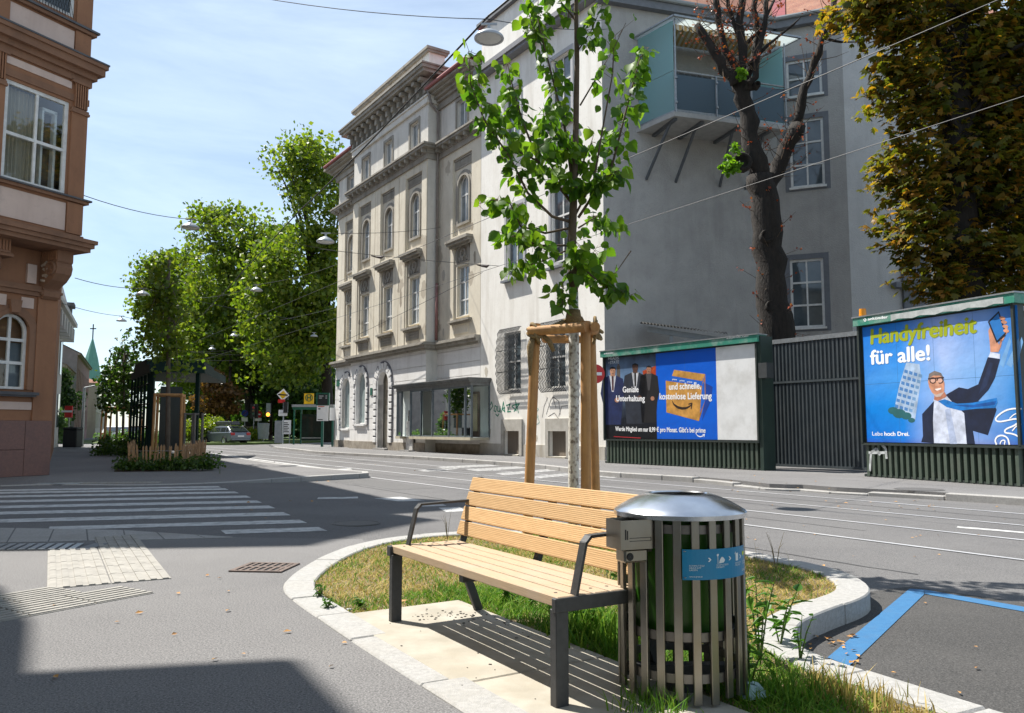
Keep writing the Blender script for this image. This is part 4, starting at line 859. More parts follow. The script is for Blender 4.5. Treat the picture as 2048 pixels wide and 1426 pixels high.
for z0, z1 in OM_:
    for a, b_ in ww: MB().box(a-.02, b_+.02, OP-.02, OP+.02, z0, z1).build('wall_panel', PINK, CB)
band(6.53, 6.60, .10, BTRIM, 'sill_band'); band(6.60, 6.64, .15, SLATE, 'sill_cover')
band(9.0, 9.16, .03, BTRIM, 'lintel_band'); band(9.5, 9.66, .06, BTRIM, 'lintel_band'); band(9.66, 9.80, .14, BTRIM, 'cornice'); band(9.80, 9.98, .26, BTRIM, 'cornice'); band(9.98, 10.08, .31, BTRIM, 'cornice'); band(10.08, 10.12, .33, SLATE, 'cornice_cover')
band(10.78, 10.86, .10, BTRIM, 'sill_band'); band(10.86, 10.91, .15, SLATE, 'sill_cover'); band(13.9, 14.2, .25, BTRIM, 'cornice'); band(15.2, 15.4, .2, BTRIM, 'sill_band'); band(17.2, 17.6, .5, BTRIM, 'main_cornice')
for a, b_ in ((-.01, .40), (1.99, 2.35), (3.94, OW+.01)):
    MB().box(a, b_, OP-.01, OP+.05, 6.64, 8.72).build('pilaster', BROWN, CB); MB().box(a, b_, OP-.01, OP+.05, 10.91, 13.3).build('pilaster', BROWN, CB); MB().box(a, b_, OP-.01, OP+.05, 5.76, 6.5).build('pilaster', BROWN, CB); MB().box(a, b_, OP-.01, OP+.05, 10.13, 10.76).build('pilaster', BROWN, CB)
    MB().box(a-.03, b_+.03, OP-.01, OP+.09, 8.72, 8.78).box(a-.015, b_+.015, OP-.01, OP+.07, 8.78, 8.84).build('capital', BTRIM, CB); MB().box(a-.04, b_+.04, OP-.01, OP+.1, 9.45, 9.52).build('abacus', BTRIM, CB)
    for k in range(6): MB().box(a+.03+k*.06, a+.06+k*.06, OP+.0, OP+.075, 8.86, 9.45).build('flute', BROWN, CB)
KO = win_kit('oriel_window', 1.52, 2.28, 2, (1.08,), fw=.085, glass=CLEAR)
for j, (a, b_) in enumerate(ww):
    o = put_win(KO, CB, FL @ Matrix.Translation(((a+b_)/2, OP-.07, 6.65)))
    # the room seen through the panes: curtain towards the viewer, far side window frame towards the corner
    q = MB(); n = 26
    for k in range(n):
        x0, x1 = -.05+.76*k/n, -.05+.76*(k+1)/n; y0, y1 = -.16-.03*math.sin(k*1.9), -.16-.03*math.sin((k+1)*1.9); q.poly([(x0, y0, 0), (x1, y1, 0), (x1, y1, 2.2), (x0, y0, 2.2)])
    q.build('curtain', CUR, o, fix=False)
    MB().box(-.62, -.56, -.3, -.16, .1, 2.0).box(-.3, -.25, -.3, -.16, .1, 2.0).box(-.62, -.25, -.3, -.16, 1.95, 2.02).box(-.62, -.25, -.3, -.17, 1.1, 1.16).build('inner_frame', WINW, o)
    MB().poly([(-.76, -.31, 0), (.76, -.31, 0), (.76, -.31, 2.28), (-.76, -.31, 2.28)]).build('room', pm('room_brown', (.1, .07, .05), (.06, .045, .035), 1.5, .9), o)
    put_win(win_kit('upper_window', 1.52, 2.25, 2, (1.1,), fw=.085, glass=GLASSD), CB, FL @ Matrix.Translation(((a+b_)/2, OP-.07, 11.05)))
q = MB()
for a, b_ in ww[:1]:
    for k in range(22): q.bar((a+k*.07, OP+.0, 11.0), (a+k*.07+.25, OP+.0, 11.9), .008, .008); q.bar((a+k*.07+.25, OP+.0, 11.0), (a+k*.07, OP+.0, 11.9), .008, .008)
q.build('window_net', BLACKM, CB, fix=False)
# gable over the oriel, whose shadow falls across the crossing
MB().prismy([(2.2, 17.3), (7.0, 16.5), (5.3, 20.2), (2.4, 19.6)], OP-1.4, OP+.1).build('gable', BROWN, CB)
b = MB(); P0 = [(0, .1), (7.2, .1), (7.2, -9), (far.x, far.y-4), (far.x, far.y)]; c = Vector((2, -5)); b.prism([(p[0], p[1]) for p in P0], 17, 17.05)
top = [(p[0]*.55+c.x*.45, p[1]*.55+c.y*.45) for p in P0]
for i in range(5): j = (i+1) % 5; b.poly([(*P0[i], 17.05), (*P0[j], 17.05), (*top[j], 20), (*top[i], 20)])
b.poly([(*p, 20) for p in top]); b.build('roof', RT, CB)
# house on our own side of the side street (out of the frame to the left); its roof line shades the pavement
k = Vector((-.535*12, .325*12, 0)); sp = [G(*p)+k for p in ((705, 1426), (600, 1322), (60, 1350), (65, 1245), (0, 1172))]
sp = [Vector((p.x, p.y, 0)) for p in sp]; ND = -D2
fpz = [sp[0]+ND*16, sp[0], sp[1], sp[2], sp[3], sp[4], sp[4]+Vector((-9, -5.5, 0)), sp[0]+ND*16+Vector((-10, -6.5, 0))]
NB = thing('neighbour_house', 'plain rendered house on the near side of the side street', 'building', fpz[1])
fpw = [sp[2]+ND*18, sp[2], sp[3], sp[4], sp[4]+Vector((-9, -5.5, 0)), sp[2]+ND*18+Vector((-9, -6, 0))]
MB().prism([(p.x, p.y) for p in fpw], 0, 11.88).build('wall', CREAM, NB, W=True); MB().prism([(p.x, p.y) for p in fpz], 11.88, 12.0).build('eaves', TRIM, NB, W=True)
kn_ = win_kit('window', 1.1, 1.8, 2, (1.2,), glass=GLASSD)
for f in range(3):
    for j in range(5): put_win(kn_, NB, FR(sp[2]+ND*(1.6+2.8*j), math.atan2(D2.y, D2.x)+math.pi) @ Matrix.Translation((0, .03, 1.6+3.4*f)))
# ================================================================== HOUSES DOWN THE LEFT STREET
ALE = math.atan2(.905, -.425)
def row_house(name, label, near, L, wdt, ze, zr, wm, rm, cols, rows, wz0, wh, ww_, trim=None, gable=True, glass=None, hip=False):
    """street front along D2 from the point `near`; x along the street, y towards it"""
    T = thing(name, label, 'building', near, ALE); q = MB()
    M = T  # front faces -y here: the street lies to the right
    # in this frame +y = N2 (left); the street front of a house on the left looks to -N2
    H = []; F = FR(near, ALE+math.pi)
    for r in range(rows):
        for c in range(cols):
            x = L*(c+.5)/cols; H.append((-x-ww_/2, -x+ww_/2, wz0+r*(ze-wz0)/rows, wz0+r*(ze-wz0)/rows+wh))
    q = MB(rot2(math.pi)); wall_grid(q, -L, 0, 0, ze, H, 0, .2); q.build('front_wall', wm, T)
    q = MB(); q.prism([(0, .22), (L, .22), (L, wdt), (0, wdt)], 0, ze)
    q.poly([(0, 0, 0), (0, .22, 0), (0, .22, ze), (0, 0, ze)])
    if gable: q.poly([(.0, 0, ze), (0, wdt, ze), (0, wdt/2, zr)])
    q.build('side_wall', pm('gable_'+name, (.26, .25, .24), (.2, .19, .185), 2, .95, .3, 20) if gable else wm, T)
    q = MB(); o = .35; xi = 0 if not hip else wdt*.4
    q.poly([(-.15, -o, ze-.1), (L+.1, -o, ze-.1), (L-xi, wdt/2, zr+.05), (-.15+xi, wdt/2, zr+.05)]); q.poly([(-.15, wdt+o, ze-.1), (L+.1, wdt+o, ze-.1), (L-xi, wdt/2, zr+.05), (-.15+xi, wdt/2, zr+.05)])
    if hip: q.poly([(-.15, -o, ze-.1), (-.15, wdt+o, ze-.1), (-.15+xi, wdt/2, zr+.05)])
    rf = q.build('roof', rm, T, fix=False)
    for x in (L*.2, L*.55): MB().box(x, x+.6, wdt*.42, wdt*.58, zr-.8, zr+.9).build('chimney', pm('chimney_brick', (.3, .18, .14), None, 4, .9), rf)
    MB(rot2(math.pi)).box(-L, 0, -.05, .25, ze-.25, ze-.02).build('cornice', trim or TRIM, T)
    kit = win_kit('window', ww_, wh, 1, (), fw=.12, glass=glass or GLASSD)
    for h in H: put_win(kit, T, F @ Matrix.Translation(((h[0]+h[1])/2, -.1, h[2])))
    return T
ROSE = wall_mat('plaster_rose', (.34, .21, .20), (.28, .17, .165), (.18, .12, .12), .4); BEIGE = wall_mat('plaster_beige', (.42, .38, .32), (.36, .32, .27), (.22, .19, .16), .4)
row_house('gabled_house', 'low beige house with a red tiled roof beyond the ivy wall', Vector((-35.0, 62, 0)), 12, 10, 6.2, 8.6, BEIGE, RT, 5, 2, 1., 1.8, 1.1)
row_house('rose_house', 'tall rose coloured house with a bare grey gable in the left street', Vector((-40.9, 75, 0)), 22, 9, 8.3, 10.6, ROSE, RT, 9, 2, 1., 2.2, 1.1)
row_house('grey_house', 'pale house with a long row of windows at the far end of the street', Vector((-50.6, 97.5, 0)), 34, 10, 6.8, 9.0, BEIGE, RT, 12, 2, 1.2, 2., 1.3, hip=True, gable=False)
# baroque white house right behind the corner house
BH = thing('white_balustrade_house', 'white house with a dark parapet pier on its cornice behind the brown corner', 'building', Vector((-28.2, 50, 0)), ALE)
PALE = wall_mat('plaster_pale', (.52, .52, .51), (.46, .46, .45), (.3, .3, .29), .4)
MB().box(-14, 0, 0, 9, 0, 7.3).build('wall', PALE, BH)
MB().box(-14, .5, -.5, 9.2, 7.3, 7.55).box(-14, .7, -.7, 9.3, 7.55, 7.8).build('cornice', PALE, BH)
for k in range(7): MB().prismy([(-.25, 6.5), (.15, 6.5), (.35, 7.3), (-.35, 7.3)], -.62, -.0).build('bracket', PALE, BH, loc=(-.6-k*1.8, 0, 0))
MB().box(-.8, .2, -.4, .6, 7.8, 8.7).box(-.95, .35, -.55, .75, 8.7, 8.95).build('parapet_pier', pm('pier_dark', (.12, .13, .14), (.09, .095, .1), 4, .9), BH); MB().box(-14, -.8, -.2, .2, 7.8, 8.7).build('parapet', PALE, BH); MB().lathe([(.35, 8.4), (.3, 8.9), (.02, 9.9)], 8, (-1.6, .1, 0)).build('pinnacle', PALE, BH)
for z in (1.2, 4.4):
    for k in range(5): MB().box(-2.2-k*2.6, -1.2-k*2.6, -.06, -.0, z, z+2).build('window', GLASSD, BH)
# church spire
SPM = pm('copper_green', (.10, .27, .2), (.08, .22, .16), 2, .6, stretch=(2, 2, .2))
p = AT(186, 665, 190); CHU = thing('church_spire', 'green copper church spire with a cross above the roofs', 'church', (p.x, 190, 0))
MB().box(-2.1, 2.1, -2.1, 2.1, 0, 12).build('tower', PALE, CHU); MB().lathe([(2.6, 12), (2.1, 14.5), (1.4, 18), (.15, p.z-1.5)], 8).build('spire', SPM, CHU); MB().box(-.1, .1, -.1, .1, p.z-1.6, p.z+2).box(-.7, .7, -.1, .1, p.z+.8, p.z+1.05).build('cross', BLACKM, CHU)
# ================================================================== BILLBOARDS, GATE, SHED
GCOR = pm('corrugated_green', (.065, .088, .064), (.05, .07, .052), 4, .55, stain=(.10, .105, .085), ssc=2.5, samt=.5, stretch=(1, 1, .3))
GBAND = pm('band_green', (.03, .22, .15), (.025, .18, .125), 3, .5, stain=(.4, .42, .38), ssc=2, samt=.6)
DFRAME = pm('board_frame_dark', (.02, .03, .026), (.03, .038, .033), 4, .5)
GATEM = pm('gate_grey', (.055, .066, .072), (.045, .055, .06), 3, .45, stain=(.09, .095, .095), ssc=2, samt=.4)
WPAPER = pm('blank_paper', (.72, .72, .71), (.66, .66, .65), 3, .75, stain=(.46, .45, .42), ssc=1.1, samt=.7)
def corr(n, pitch, h, dep, m, nm):
    q = MB(); q.box(0, pitch*.55, 0, dep, 0, h); return q.mesh(nm, m)
def board(name, label, P, Q, zpb, zpt, zt):
    d = (Q-P); L = d.length; a = math.atan2(-d.y, -d.x)       # x runs from Q to P, y looks at the street
    T = thing(name, label, 'billboard', Q, a)
    MB().box(-.06, L+.06, -.28, -.02, 0, .06).build('base_rail', DFRAME, T)
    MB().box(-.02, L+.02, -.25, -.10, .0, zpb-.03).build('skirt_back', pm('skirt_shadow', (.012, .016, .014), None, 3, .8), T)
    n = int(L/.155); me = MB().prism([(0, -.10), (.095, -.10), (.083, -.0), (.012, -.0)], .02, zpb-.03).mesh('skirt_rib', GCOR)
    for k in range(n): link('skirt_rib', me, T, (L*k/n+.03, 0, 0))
    MB().box(-.05, L+.05, -.25, .05, zpb-.05, zpb).build('lower_rail', DFRAME, T)
    MB().box(-.02, L+.02, -.25, -.02, zpb, zt-.02).build('panel', DFRAME, T)
    for x in (-.05, L): MB().box(x, x+.05, -.25, .06, zpb, zpt+.02).build('side_frame', DFRAME, T)
    MB().box(-.12, L+.12, -.3, .1, zpt+.02, zt-.03).build('top_band', GBAND, T); MB().box(-.14, L+.14, -.32, .12, zt-.03, zt).build('top_cap', GALV, T)
    return T, L
LP, LQ = G(1212, 926), G(1519, 941); 
B1, L1 = board('billboard', 'long billboard with a film and parcel poster and blank white strip, left of the gate', LP, LQ, .78, 3.42, 3.66)
RPp, RQp = G(1732, 953), G(2045, 974.5)
B2, L2 = board('billboard', 'blue billboard of a man holding up a phone, right of the gate', RPp, RQp, .78, 3.5, 3.74)
# map a pixel of the photo onto a board: returns board-local (x, z)
def bmap(T):
    Mi = WM[T].inverted(); n = WM[T].to_3x3() @ Vector((0, 1, 0)); o = WM[T].translation
    def f(u, v): p = Mi @ onpl(u, v, o, n); return (p.x, p.z)
    return f
YS = .3
def paper(name, m, T, pts, y):
    y *= YS
    return MB().poly([(x, y, z) for x, z in pts]).build(name, m, T, fix=False)
c6 = lambda x, y: (1180+x/2.852, 500+y/2.852); c8 = lambda x, y: (1648+x/2.852, 560+y/2.852)
f1 = bmap(B1); xb = [f1(*c6(x, 800))[0] for x in (92, 378, 722, 955)]
# ---- film poster sheet: night street, three people in dark clothes (generic figures)
def sheet_mat(name, stops, scale, dirn='Z', noise_amt=.3, z0=.78, z1=3.42, nsc=2.):
    m, t, b = new(name); tcn = t.nodes.new('ShaderNodeTexCoord'); sp = t.nodes.new('ShaderNodeSeparateXYZ'); t.links.new(tcn.outputs['Object'], sp.inputs[0])
    mr = t.nodes.new('ShaderNodeMapRange'); mr.inputs['From Min'].default_value = z0; mr.inputs['From Max'].default_value = z1; t.links.new(sp.outputs[dirn], mr.inputs['Value'])
    n = noise(t, nsc, 5, .6, tcn.outputs['Object']); ad = t.nodes.new('ShaderNodeMath'); ad.operation = 'MULTIPLY_ADD'; ad.inputs[1].default_value = noise_amt; t.links.new(n.outputs['Fac'], ad.inputs[0])
    sb = t.nodes.new('ShaderNodeMath'); sb.operation = 'SUBTRACT'; sb.inputs[1].default_value = noise_amt*.5; t.links.new(mr.outputs[0], sb.inputs[0]); t.links.new(sb.outputs[0], ad.inputs[2])
    t.links.new(ramp(t, ad.outputs[0], stops), b.inputs['Base Color']); b.inputs['Roughness'].default_value = .38
    w = noise(t, 3.0, 3, .5, tcn.outputs['Object']); bu = t.nodes.new('ShaderNodeBump'); bu.inputs['Strength'].default_value = .25; bu.inputs['Distance'].default_value = .05; t.links.new(w.outputs['Fac'], bu.inputs['Height']); t.links.new(bu.outputs['Normal'], b.inputs['Normal']); return m
def rect(x0, x1, z0, z1): return [(x0, z0), (x1, z0), (x1, z1), (x0, z1)]
film = paper('film_poster', sheet_mat('film_print', [(0, srgb(8, 10, 14)), (.25, srgb(22, 28, 38)), (.5, srgb(74, 90, 112)), (.72, srgb(104, 134, 168)), (1, srgb(44, 54, 70))], 1), B1, rect(xb[1], xb[0], .8, 3.40), .004)
def poly6(name, m, pts, y, par): return paper(name, m, par, [f1(*c6(*p)) for p in pts], y)
poly6('fire_glow', sheet_mat('fire_print', [(0, srgb(90, 40, 20)), (.5, srgb(220, 110, 40)), (1, srgb(160, 60, 30))], 1, noise_amt=1.2, z0=1.4, z1=2.7, nsc=5), [(300, 690), (376, 660), (376, 860), (320, 840)], .006, film)
poly6('clock_tower', flat('tower', (92, 84, 78)), [(152, 800), (153, 665), (163, 645), (172, 665), (174, 800)], .006, film)
poly6('fire_glow', flat('ember', (150, 70, 40)), [(158, 760), (176, 735), (192, 790), (170, 840)], .0075, film)
SK = [flat('skin_a', (190, 140, 112)), flat('skin_b', (92, 62, 50)), flat('skin_c', (170, 118, 92))]; HAIR = flat('hair', (18, 14, 14)); SU = [flat('suit_navy', (28, 42, 86)), flat('suit_dark', (40, 46, 58)), flat('jacket_black', (22, 22, 26))]; SHRT = flat('shirt', (200, 202, 208)); TIE = flat('tie', (70, 16, 26))
def figure(cx, top, w, ht, k, tie=True):
    h = w*.34                                             # head
    E = lambda x, y, rx, ry, n=14: [(x+rx*math.cos(2*math.pi*i/n), y+ry*math.sin(2*math.pi*i/n)) for i in range(n)]
    poly6('suit', SU[k], [(cx-w*.16, top+h*1.25), (cx-w*.52, top+h*1.75), (cx-w*.62, top+ht*.45), (cx-w*.5, top+ht*.62), (cx-w*.42, top+ht*.98), (cx+w*.42, top+ht*.98), (cx+w*.5, top+ht*.62), (cx+w*.62, top+ht*.45), (cx+w*.52, top+h*1.75), (cx+w*.16, top+h*1.25)], .009, film)
    poly6('shirt', SHRT if tie else flat('top_dark', (70, 68, 70)), [(cx-w*.17, top+h*1.25), (cx+w*.17, top+h*1.25), (cx+w*.05, top+ht*.42), (cx-w*.05, top+ht*.42)], .0105, film)
    if tie: poly6('tie', TIE if k == 0 else HAIR, [(cx-w*.045, top+h*1.3), (cx+w*.045, top+h*1.3), (cx+w*.05, top+ht*.4), (cx-w*.03, top+ht*.4)], .012, film)
    poly6('neck', SK[k], [(cx-w*.1, top+h*.8), (cx+w*.1, top+h*.8), (cx+w*.12, top+h*1.35), (cx-w*.12, top+h*1.35)], .0125, film)
    poly6('face', SK[k], E(cx, top+h*.62, h*.42, h*.6), .0135, film)
    poly6('hair', HAIR, [(cx-h*.46, top+h*.5), (cx-h*.4, top+h*.08), (cx, top-h*.08), (cx+h*.42, top+h*.1), (cx+h*.46, top+h*.5), (cx+h*.3, top+h*.25), (cx-h*.3, top+h*.22)], .0145, film)
    for sx in (-1, 1): poly6('eye', HAIR, E(cx+sx*h*.17, top+h*.55, h*.09, h*.045, 8), .0145, film)
    poly6('mouth', TIE, E(cx, top+h*.95, h*.14, h*.04, 8), .0145, film)
    poly6('hand', SK[k], E(cx+w*.22, top+ht*.56, w*.12, w*.13, 10), .0145, film)
figure(130, 668, 112, 335, 0); figure(258, 648, 116, 350, 1); figure(336, 662, 96, 330, 2, False)
paper('poster_edge', flat('red_edge', (170, 30, 40)), film, [f1(*c6(135, 1066)), f1(*c6(290, 1075)), f1(*c6(290, 1070)), f1(*c6(135, 1062))], .006)
# ---- parcel poster
BLUEP = sheet_mat('parcel_print', [(0, srgb(2, 88, 196)), (.5, srgb(2, 96, 210)), (1, srgb(0, 84, 190))], 1)
par = paper('parcel_poster', BLUEP, B1, rect(xb[2], xb[1]-.003, .8, 3.40), .0045)
blank = paper('blank_poster', WPAPER, B1, rect(xb[3]+.02, xb[2]-.004, .8, 3.40), .004)
KR = flat('card', (206, 150, 70)); KR2 = flat('card_side', (172, 118, 48)); KR3 = flat('card_dark', (140, 94, 40))
p6 = lambda n, m, pts, y: poly6(n, m, pts, y, par)
p6('box_shadow', flat('box_shade', (2, 60, 150)), [(640, 975), (690, 860), (700, 780), (660, 760)], .006)
p6('box_flap', KR, [(480, 683), (658, 708), (640, 748), (468, 718)], .0075); p6('box_tape', flat('tape_blue', (10, 96, 200)), [(468, 720), (640, 750), (632, 775), (460, 745)], .007)
p6('box_side', KR2, [(640, 760), (658, 710), (660, 850), (622, 976)], .0075); p6('box_front', KR, [(432, 745), (640, 775), (622, 976), (436, 926)], .009)
p6('box_tape', flat('tape_blue', (10, 96, 200)), [(640, 770), (652, 745), (656, 860), (628, 930)], .0105)
def curve6(pts, w, m, y, nm, par_, closed=False):
    y *= YS
    q = MB(); P = [Vector(f1(*c6(*p))) for p in pts]
    for i in range(len(P)-1):
        d = (P[i+1]-P[i]).normalized(); n = Vector((-d.y, d.x)); w0 = w[i] if isinstance(w, list) else w; w1 = w[i+1] if isinstance(w, list) else w
        q.poly([(*(P[i]+n*w0/2), y), (*(P[i+1]+n*w1/2), y), (*(P[i+1]-n*w1/2), y), (*(P[i]-n*w0/2), y)])
    q.V = [Vector((v.x, y+i*2e-6, v.y)) for i, v in enumerate(q.V)]
    return q.build(nm, m, par_, fix=False)
INK = flat('ink', (40, 26, 20)); WT = pm('print_white', (.86, .86, .86), (.82, .82, .82), 3, .5)
curve6([(468, 858), (478, 880), (500, 897), (525, 904), (550, 902), (572, 890), (580, 880)], [.015, .05, .075, .08, .065, .045, .03], INK, .0115, 'smile', par); curve6([(562, 880), (583, 873), (577, 908)], .035, INK, .0118, 'smile_arrow', par)
curve6([(604, 1048), (615, 1060), (630, 1065), (645, 1060), (652, 1052)], [.01, .025, .03, .025, .015], WT, .0072, 'smile', par); curve6([(642, 1054), (654, 1050), (651, 1066)], .018, WT, .0074, 'smile_arrow', par)
def btext(body, T, f, cmap, x0, x1, ybase, ytop_h, m, y, bold=.02, par_=None, nm='lettering', shear=0., slope=None):
    """letters from pixel x0 to x1 (baseline pixel y at x0, at x1) on the board"""
    y = y*YS if y < .1 else y
    yb0, yb1 = (ybase if isinstance(ybase, tuple) else (ybase, ybase)); a = Vector(f(*cmap(x0, yb0))); b = Vector(f(*cmap(x1, yb1)))
    Lw = (b-a).length; hgt = abs(f(*cmap(x0, yb0))[1]-f(*cmap(x0, yb0-ytop_h))[1])
    o = text(body, nm, m, par_, Matrix.Identity(4), 1., 0., 1., shear); me = o.data
    co = np.array([v.co[:] for v in me.vertices]); mn, mxx = co.min(0), co.max(0); sx = Lw/(mxx[0]-mn[0]+2*bold); sz = hgt/.73
    ex = (b-a).normalized(); F = [list(p.vertices) for p in me.polygons]; V = []; FF = []
    for k, (dx, dz) in enumerate(((0, 0), (bold*2, 0), (bold, bold*.7), (bold, -bold*.7)) if bold > .004 else ((0, 0),)):
        n0 = len(V)
        for c in co: p = a+ex*((c[0]-mn[0]+dx)*sx); V.append((p.x, y+k*1.2e-4, p.y+(c[1]+dz)*sz))
        FF += [[i+n0 for i in f] for f in F]
    m2 = bpy.data.meshes.new(nm); m2.from_pydata(V, [], FF); m2.materials.append(m); o.data = m2
    return o
for body, x0, x1, yb, h in (('HEADS', 104, 165, (627, 624), 18), ('STATE', 114, 167, (651, 646), 18), ('OF', 104, 112, (648, 647), 9)): btext(body, B1, f1, c6, x0, x1, yb, h, flat('title', (176, 184, 192)), .016, .03, film, shear=.15)
for body, x0, x1, yb, h in (('Geniale', 187, 278, (812, 810), 34), ('Unterhaltung', 150, 314, (862, 862), 34), ('Werde Mitglied um nur 8,99', 145, 374, (1031, 1037), 26)): btext(body, B1, f1, c6, x0, x1, yb, h, WT, .017, .03, film)
for body, x0, x1, yb, h in (('und schnelle,', 451, 634, (797, 790), 38), ('kostenlose Lieferung', 397, 696, (852, 850), 38), ('€ pro Monat. Gibt’s bei prime', 380, 660, (1037, 1042), 28), ('prime', 470, 496, (741, 743), 9), ('prime', 512, 540, (748, 750), 9), ('prime', 554, 583, (755, 757), 9)): btext(body, B1, f1, c6, x0, x1, yb, h, WT, .0135, .03, par)
btext('ankuender.com', B1, f1, lambda x, y: c6(x, y), 792, 916, (509, 495), 17, WT, .104, .02, B1); btext('ankünder', B1, f1, c6, 92, 148, (596, 590), 10, WT, .104, .02, B1)
# side return of the left board towards the gate, with its dark lamp box
n = MB(); n.box(-.16, -.05, -.5, .02, 0, 3.6); n.build('return_panel', pm('return_green', (.022, .042, .032), (.016, .032, .025), 3, .5), B1)
MB().box(-.42, -.16, -.15, .15, 2.45, 2.85).build('lamp_box', pm('lampbox', (.05, .055, .056), None, 4, .5), B1)
# ---- phone poster (blue)
f2 = bmap(B2); xr = [f2(*c8(x, 600))[0] for x in (232, 1128)]
m, t, b = new('phone_print'); tcn = t.nodes.new('ShaderNodeTexCoord'); sp = t.nodes.new('ShaderNodeSeparateXYZ'); t.links.new(tcn.outputs['Object'], sp.inputs[0])
W_ = xr[0]-xr[1]
gx = t.nodes.new('ShaderNodeMapRange'); gx.inputs['From Min'].default_value = xr[0]; gx.inputs['From Max'].default_value = xr[1]; t.links.new(sp.outputs['X'], gx.inputs['Value'])
gz_ = t.nodes.new('ShaderNodeMapRange'); gz_.inputs['From Min'].default_value = .78; gz_.inputs['From Max'].default_value = 3.5; t.links.new(sp.outputs['Z'], gz_.inputs['Value'])
n = noise(t, 1.2, 3, .5, tcn.outputs['Object'])
ca = ramp(t, gx.outputs[0], [(0, srgb(0, 110, 205)), (.28, srgb(30, 130, 215)), (.55, srgb(190, 200, 232)), (.8, srgb(150, 178, 220)), (1, srgb(20, 110, 185))])
cb = ramp(t, gz_.outputs[0], [(0, srgb(60, 40, 150)), (.05, srgb(0, 100, 190)), (.3, srgb(0, 130, 205)), (.55, srgb(90, 160, 222)), (1, srgb(0, 105, 200))])
t.links.new(mix(t, ramp(t, n.outputs['Fac'], [(.35, .35), (.65, .6)]), ca, cb), b.inputs['Base Color']); b.inputs['Roughness'].default_value = .35
w = noise(t, 2.2, 3, .5, tcn.outputs['Object']); bu = t.nodes.new('ShaderNodeBump'); bu.inputs['Strength'].default_value = .35; bu.inputs['Distance'].default_value = .06; t.links.new(w.outputs['Fac'], bu.inputs['Height']); t.links.new(bu.outputs['Normal'], b.inputs['Normal'])
ph = paper('phone_poster', m, B2, rect(xr[1], xr[0], .8, 3.48), .004)
def p8(name, m, pts, y): return paper(name, m, ph, [f2(*c8(*p)) for p in pts], y)
ell = lambda x, y, rx, ry, n=20, a=0: [(x+rx*math.cos(2*math.pi*i/n)*math.cos(a)-ry*math.sin(2*math.pi*i/n)*math.sin(a), y+rx*math.cos(2*math.pi*i/n)*math.sin(a)+ry*math.sin(2*math.pi*i/n)*math.cos(a)) for i in range(n)]
GL = flat('tower_glass', (110, 150, 190)); p8('tower_print', flat('tower_block', (168, 190, 216)), [(470, 470), (545, 480), (555, 560), (520, 800), (400, 740), (430, 600)], .006)
for j in range(7):
    for i in range(4):
        x = 432+i*27+j*(-5)+ (7-j)*4; y = 510+j*33+i*8; p8('tower_window', flat('win_blue', (70, 120, 175)) if i < 3 else GL, [(x, y), (x+19, y+6), (x+17, y+24), (x-2, y+18)], .0075)
for (x, y, r) in ((395, 745, 30), (430, 762, 38), (470, 775, 30), (500, 800, 20)): p8('tree_print', flat('tree_dark', (24, 74, 84) if r > 30 else (34, 92, 96)), ell(x, y, r, r*.7, 12), .0085+r*2e-5)
for a, b_, w_ in ((1000, 1060, 8), (1040, 1110, 10), (1075, 1128, 8)): p8('facade_print', flat('facade_blue', (110, 158, 205)), [(a, 480), (a+w_*3, 500), (b_+8, 330+w_*3), (b_, 300+w_*3)], .006)
SUIT = flat('suit_ink', (22, 32, 58)); SUIT2 = flat('suit_mid', (30, 44, 76)); SKM = flat('skin_m', (214, 150, 118)); SH_ = flat('shirt_pale', (205, 212, 230)); SHB = flat('shirt_shade', (176, 188, 216))
p8('shirt', SH_, [(625, 680), (690, 655), (740, 700), (800, 760), (815, 935), (620, 930)], .009)
p8('shirt_fold', SHB, [(690, 740), (720, 730), (760, 935), (720, 935)], .0098)
p8('jacket', SUIT, [(628, 690), (560, 765), (565, 890), (555, 925), (628, 930), (622, 800)], .0105)
p8('jacket', SUIT, [(695, 655), (770, 612), (820, 622), (880, 595), (935, 440), (1005, 452), (975, 560), (940, 625), (880, 690), (975, 720), (985, 740), (935, 885), (850, 860), (862, 935), (815, 935), (800, 760), (735, 700)], .0105)
p8('sleeve_fold', SUIT2, [(900, 600), (945, 470), (965, 475), (930, 600), (880, 655)], .0112)
p8('cuff', SH_, [(938, 440), (950, 410), (1005, 422), (1003, 450)], .012)
p8('hand', SKM, [(950, 410), (945, 350), (938, 290), (948, 268), (965, 300), (985, 345), (1000, 370), (1020, 345), (1045, 300), (1048, 275), (1040, 262), (1022, 265), (1020, 330), (1010, 380), (995, 412)], .0122)
p8('phone', flat('phone_edge', (14, 18, 30)), [(935, 238), (998, 176), (1040, 300), (1035, 320), (985, 360)], .0135); p8('phone_screen', flat('phone_blue', (30, 110, 180)), [(945, 240), (995, 190), (1032, 302), (988, 345)], .0145)
for x, y in ((1018, 218), (1028, 240), (1035, 265), (1040, 290)): p8('finger', SKM, ell(x, y, 17, 10, 12, .2), .0155)
p8('tie', flat('tie_blue', (24, 120, 200)), [(650, 690), (690, 680), (760, 705), (850, 700), (985, 672), (990, 700), (975, 730), (860, 735), (780, 745), (700, 725)], .0125); p8('tie_fold', flat('tie_dark', (14, 84, 160)), [(720, 712), (850, 712), (985, 690), (975, 712), (850, 728)], .0132)
p8('neck', flat('skin_sh', (186, 122, 96)), [(632, 640), (690, 640), (700, 665), (650, 690), (628, 682)], .0135)
p8('head', SKM, [(594, 580), (605, 545), (640, 530), (675, 545), (688, 590), (686, 640), (665, 665), (640, 668), (615, 640), (600, 610)], .0145)
p8('hair', flat('hair_grey', (130, 118, 112)), [(592, 580), (600, 535), (630, 518), (668, 530), (684, 560), (660, 545), (625, 545), (604, 560)], .0155)
GLS = flat('glasses', (50, 34, 36)); 
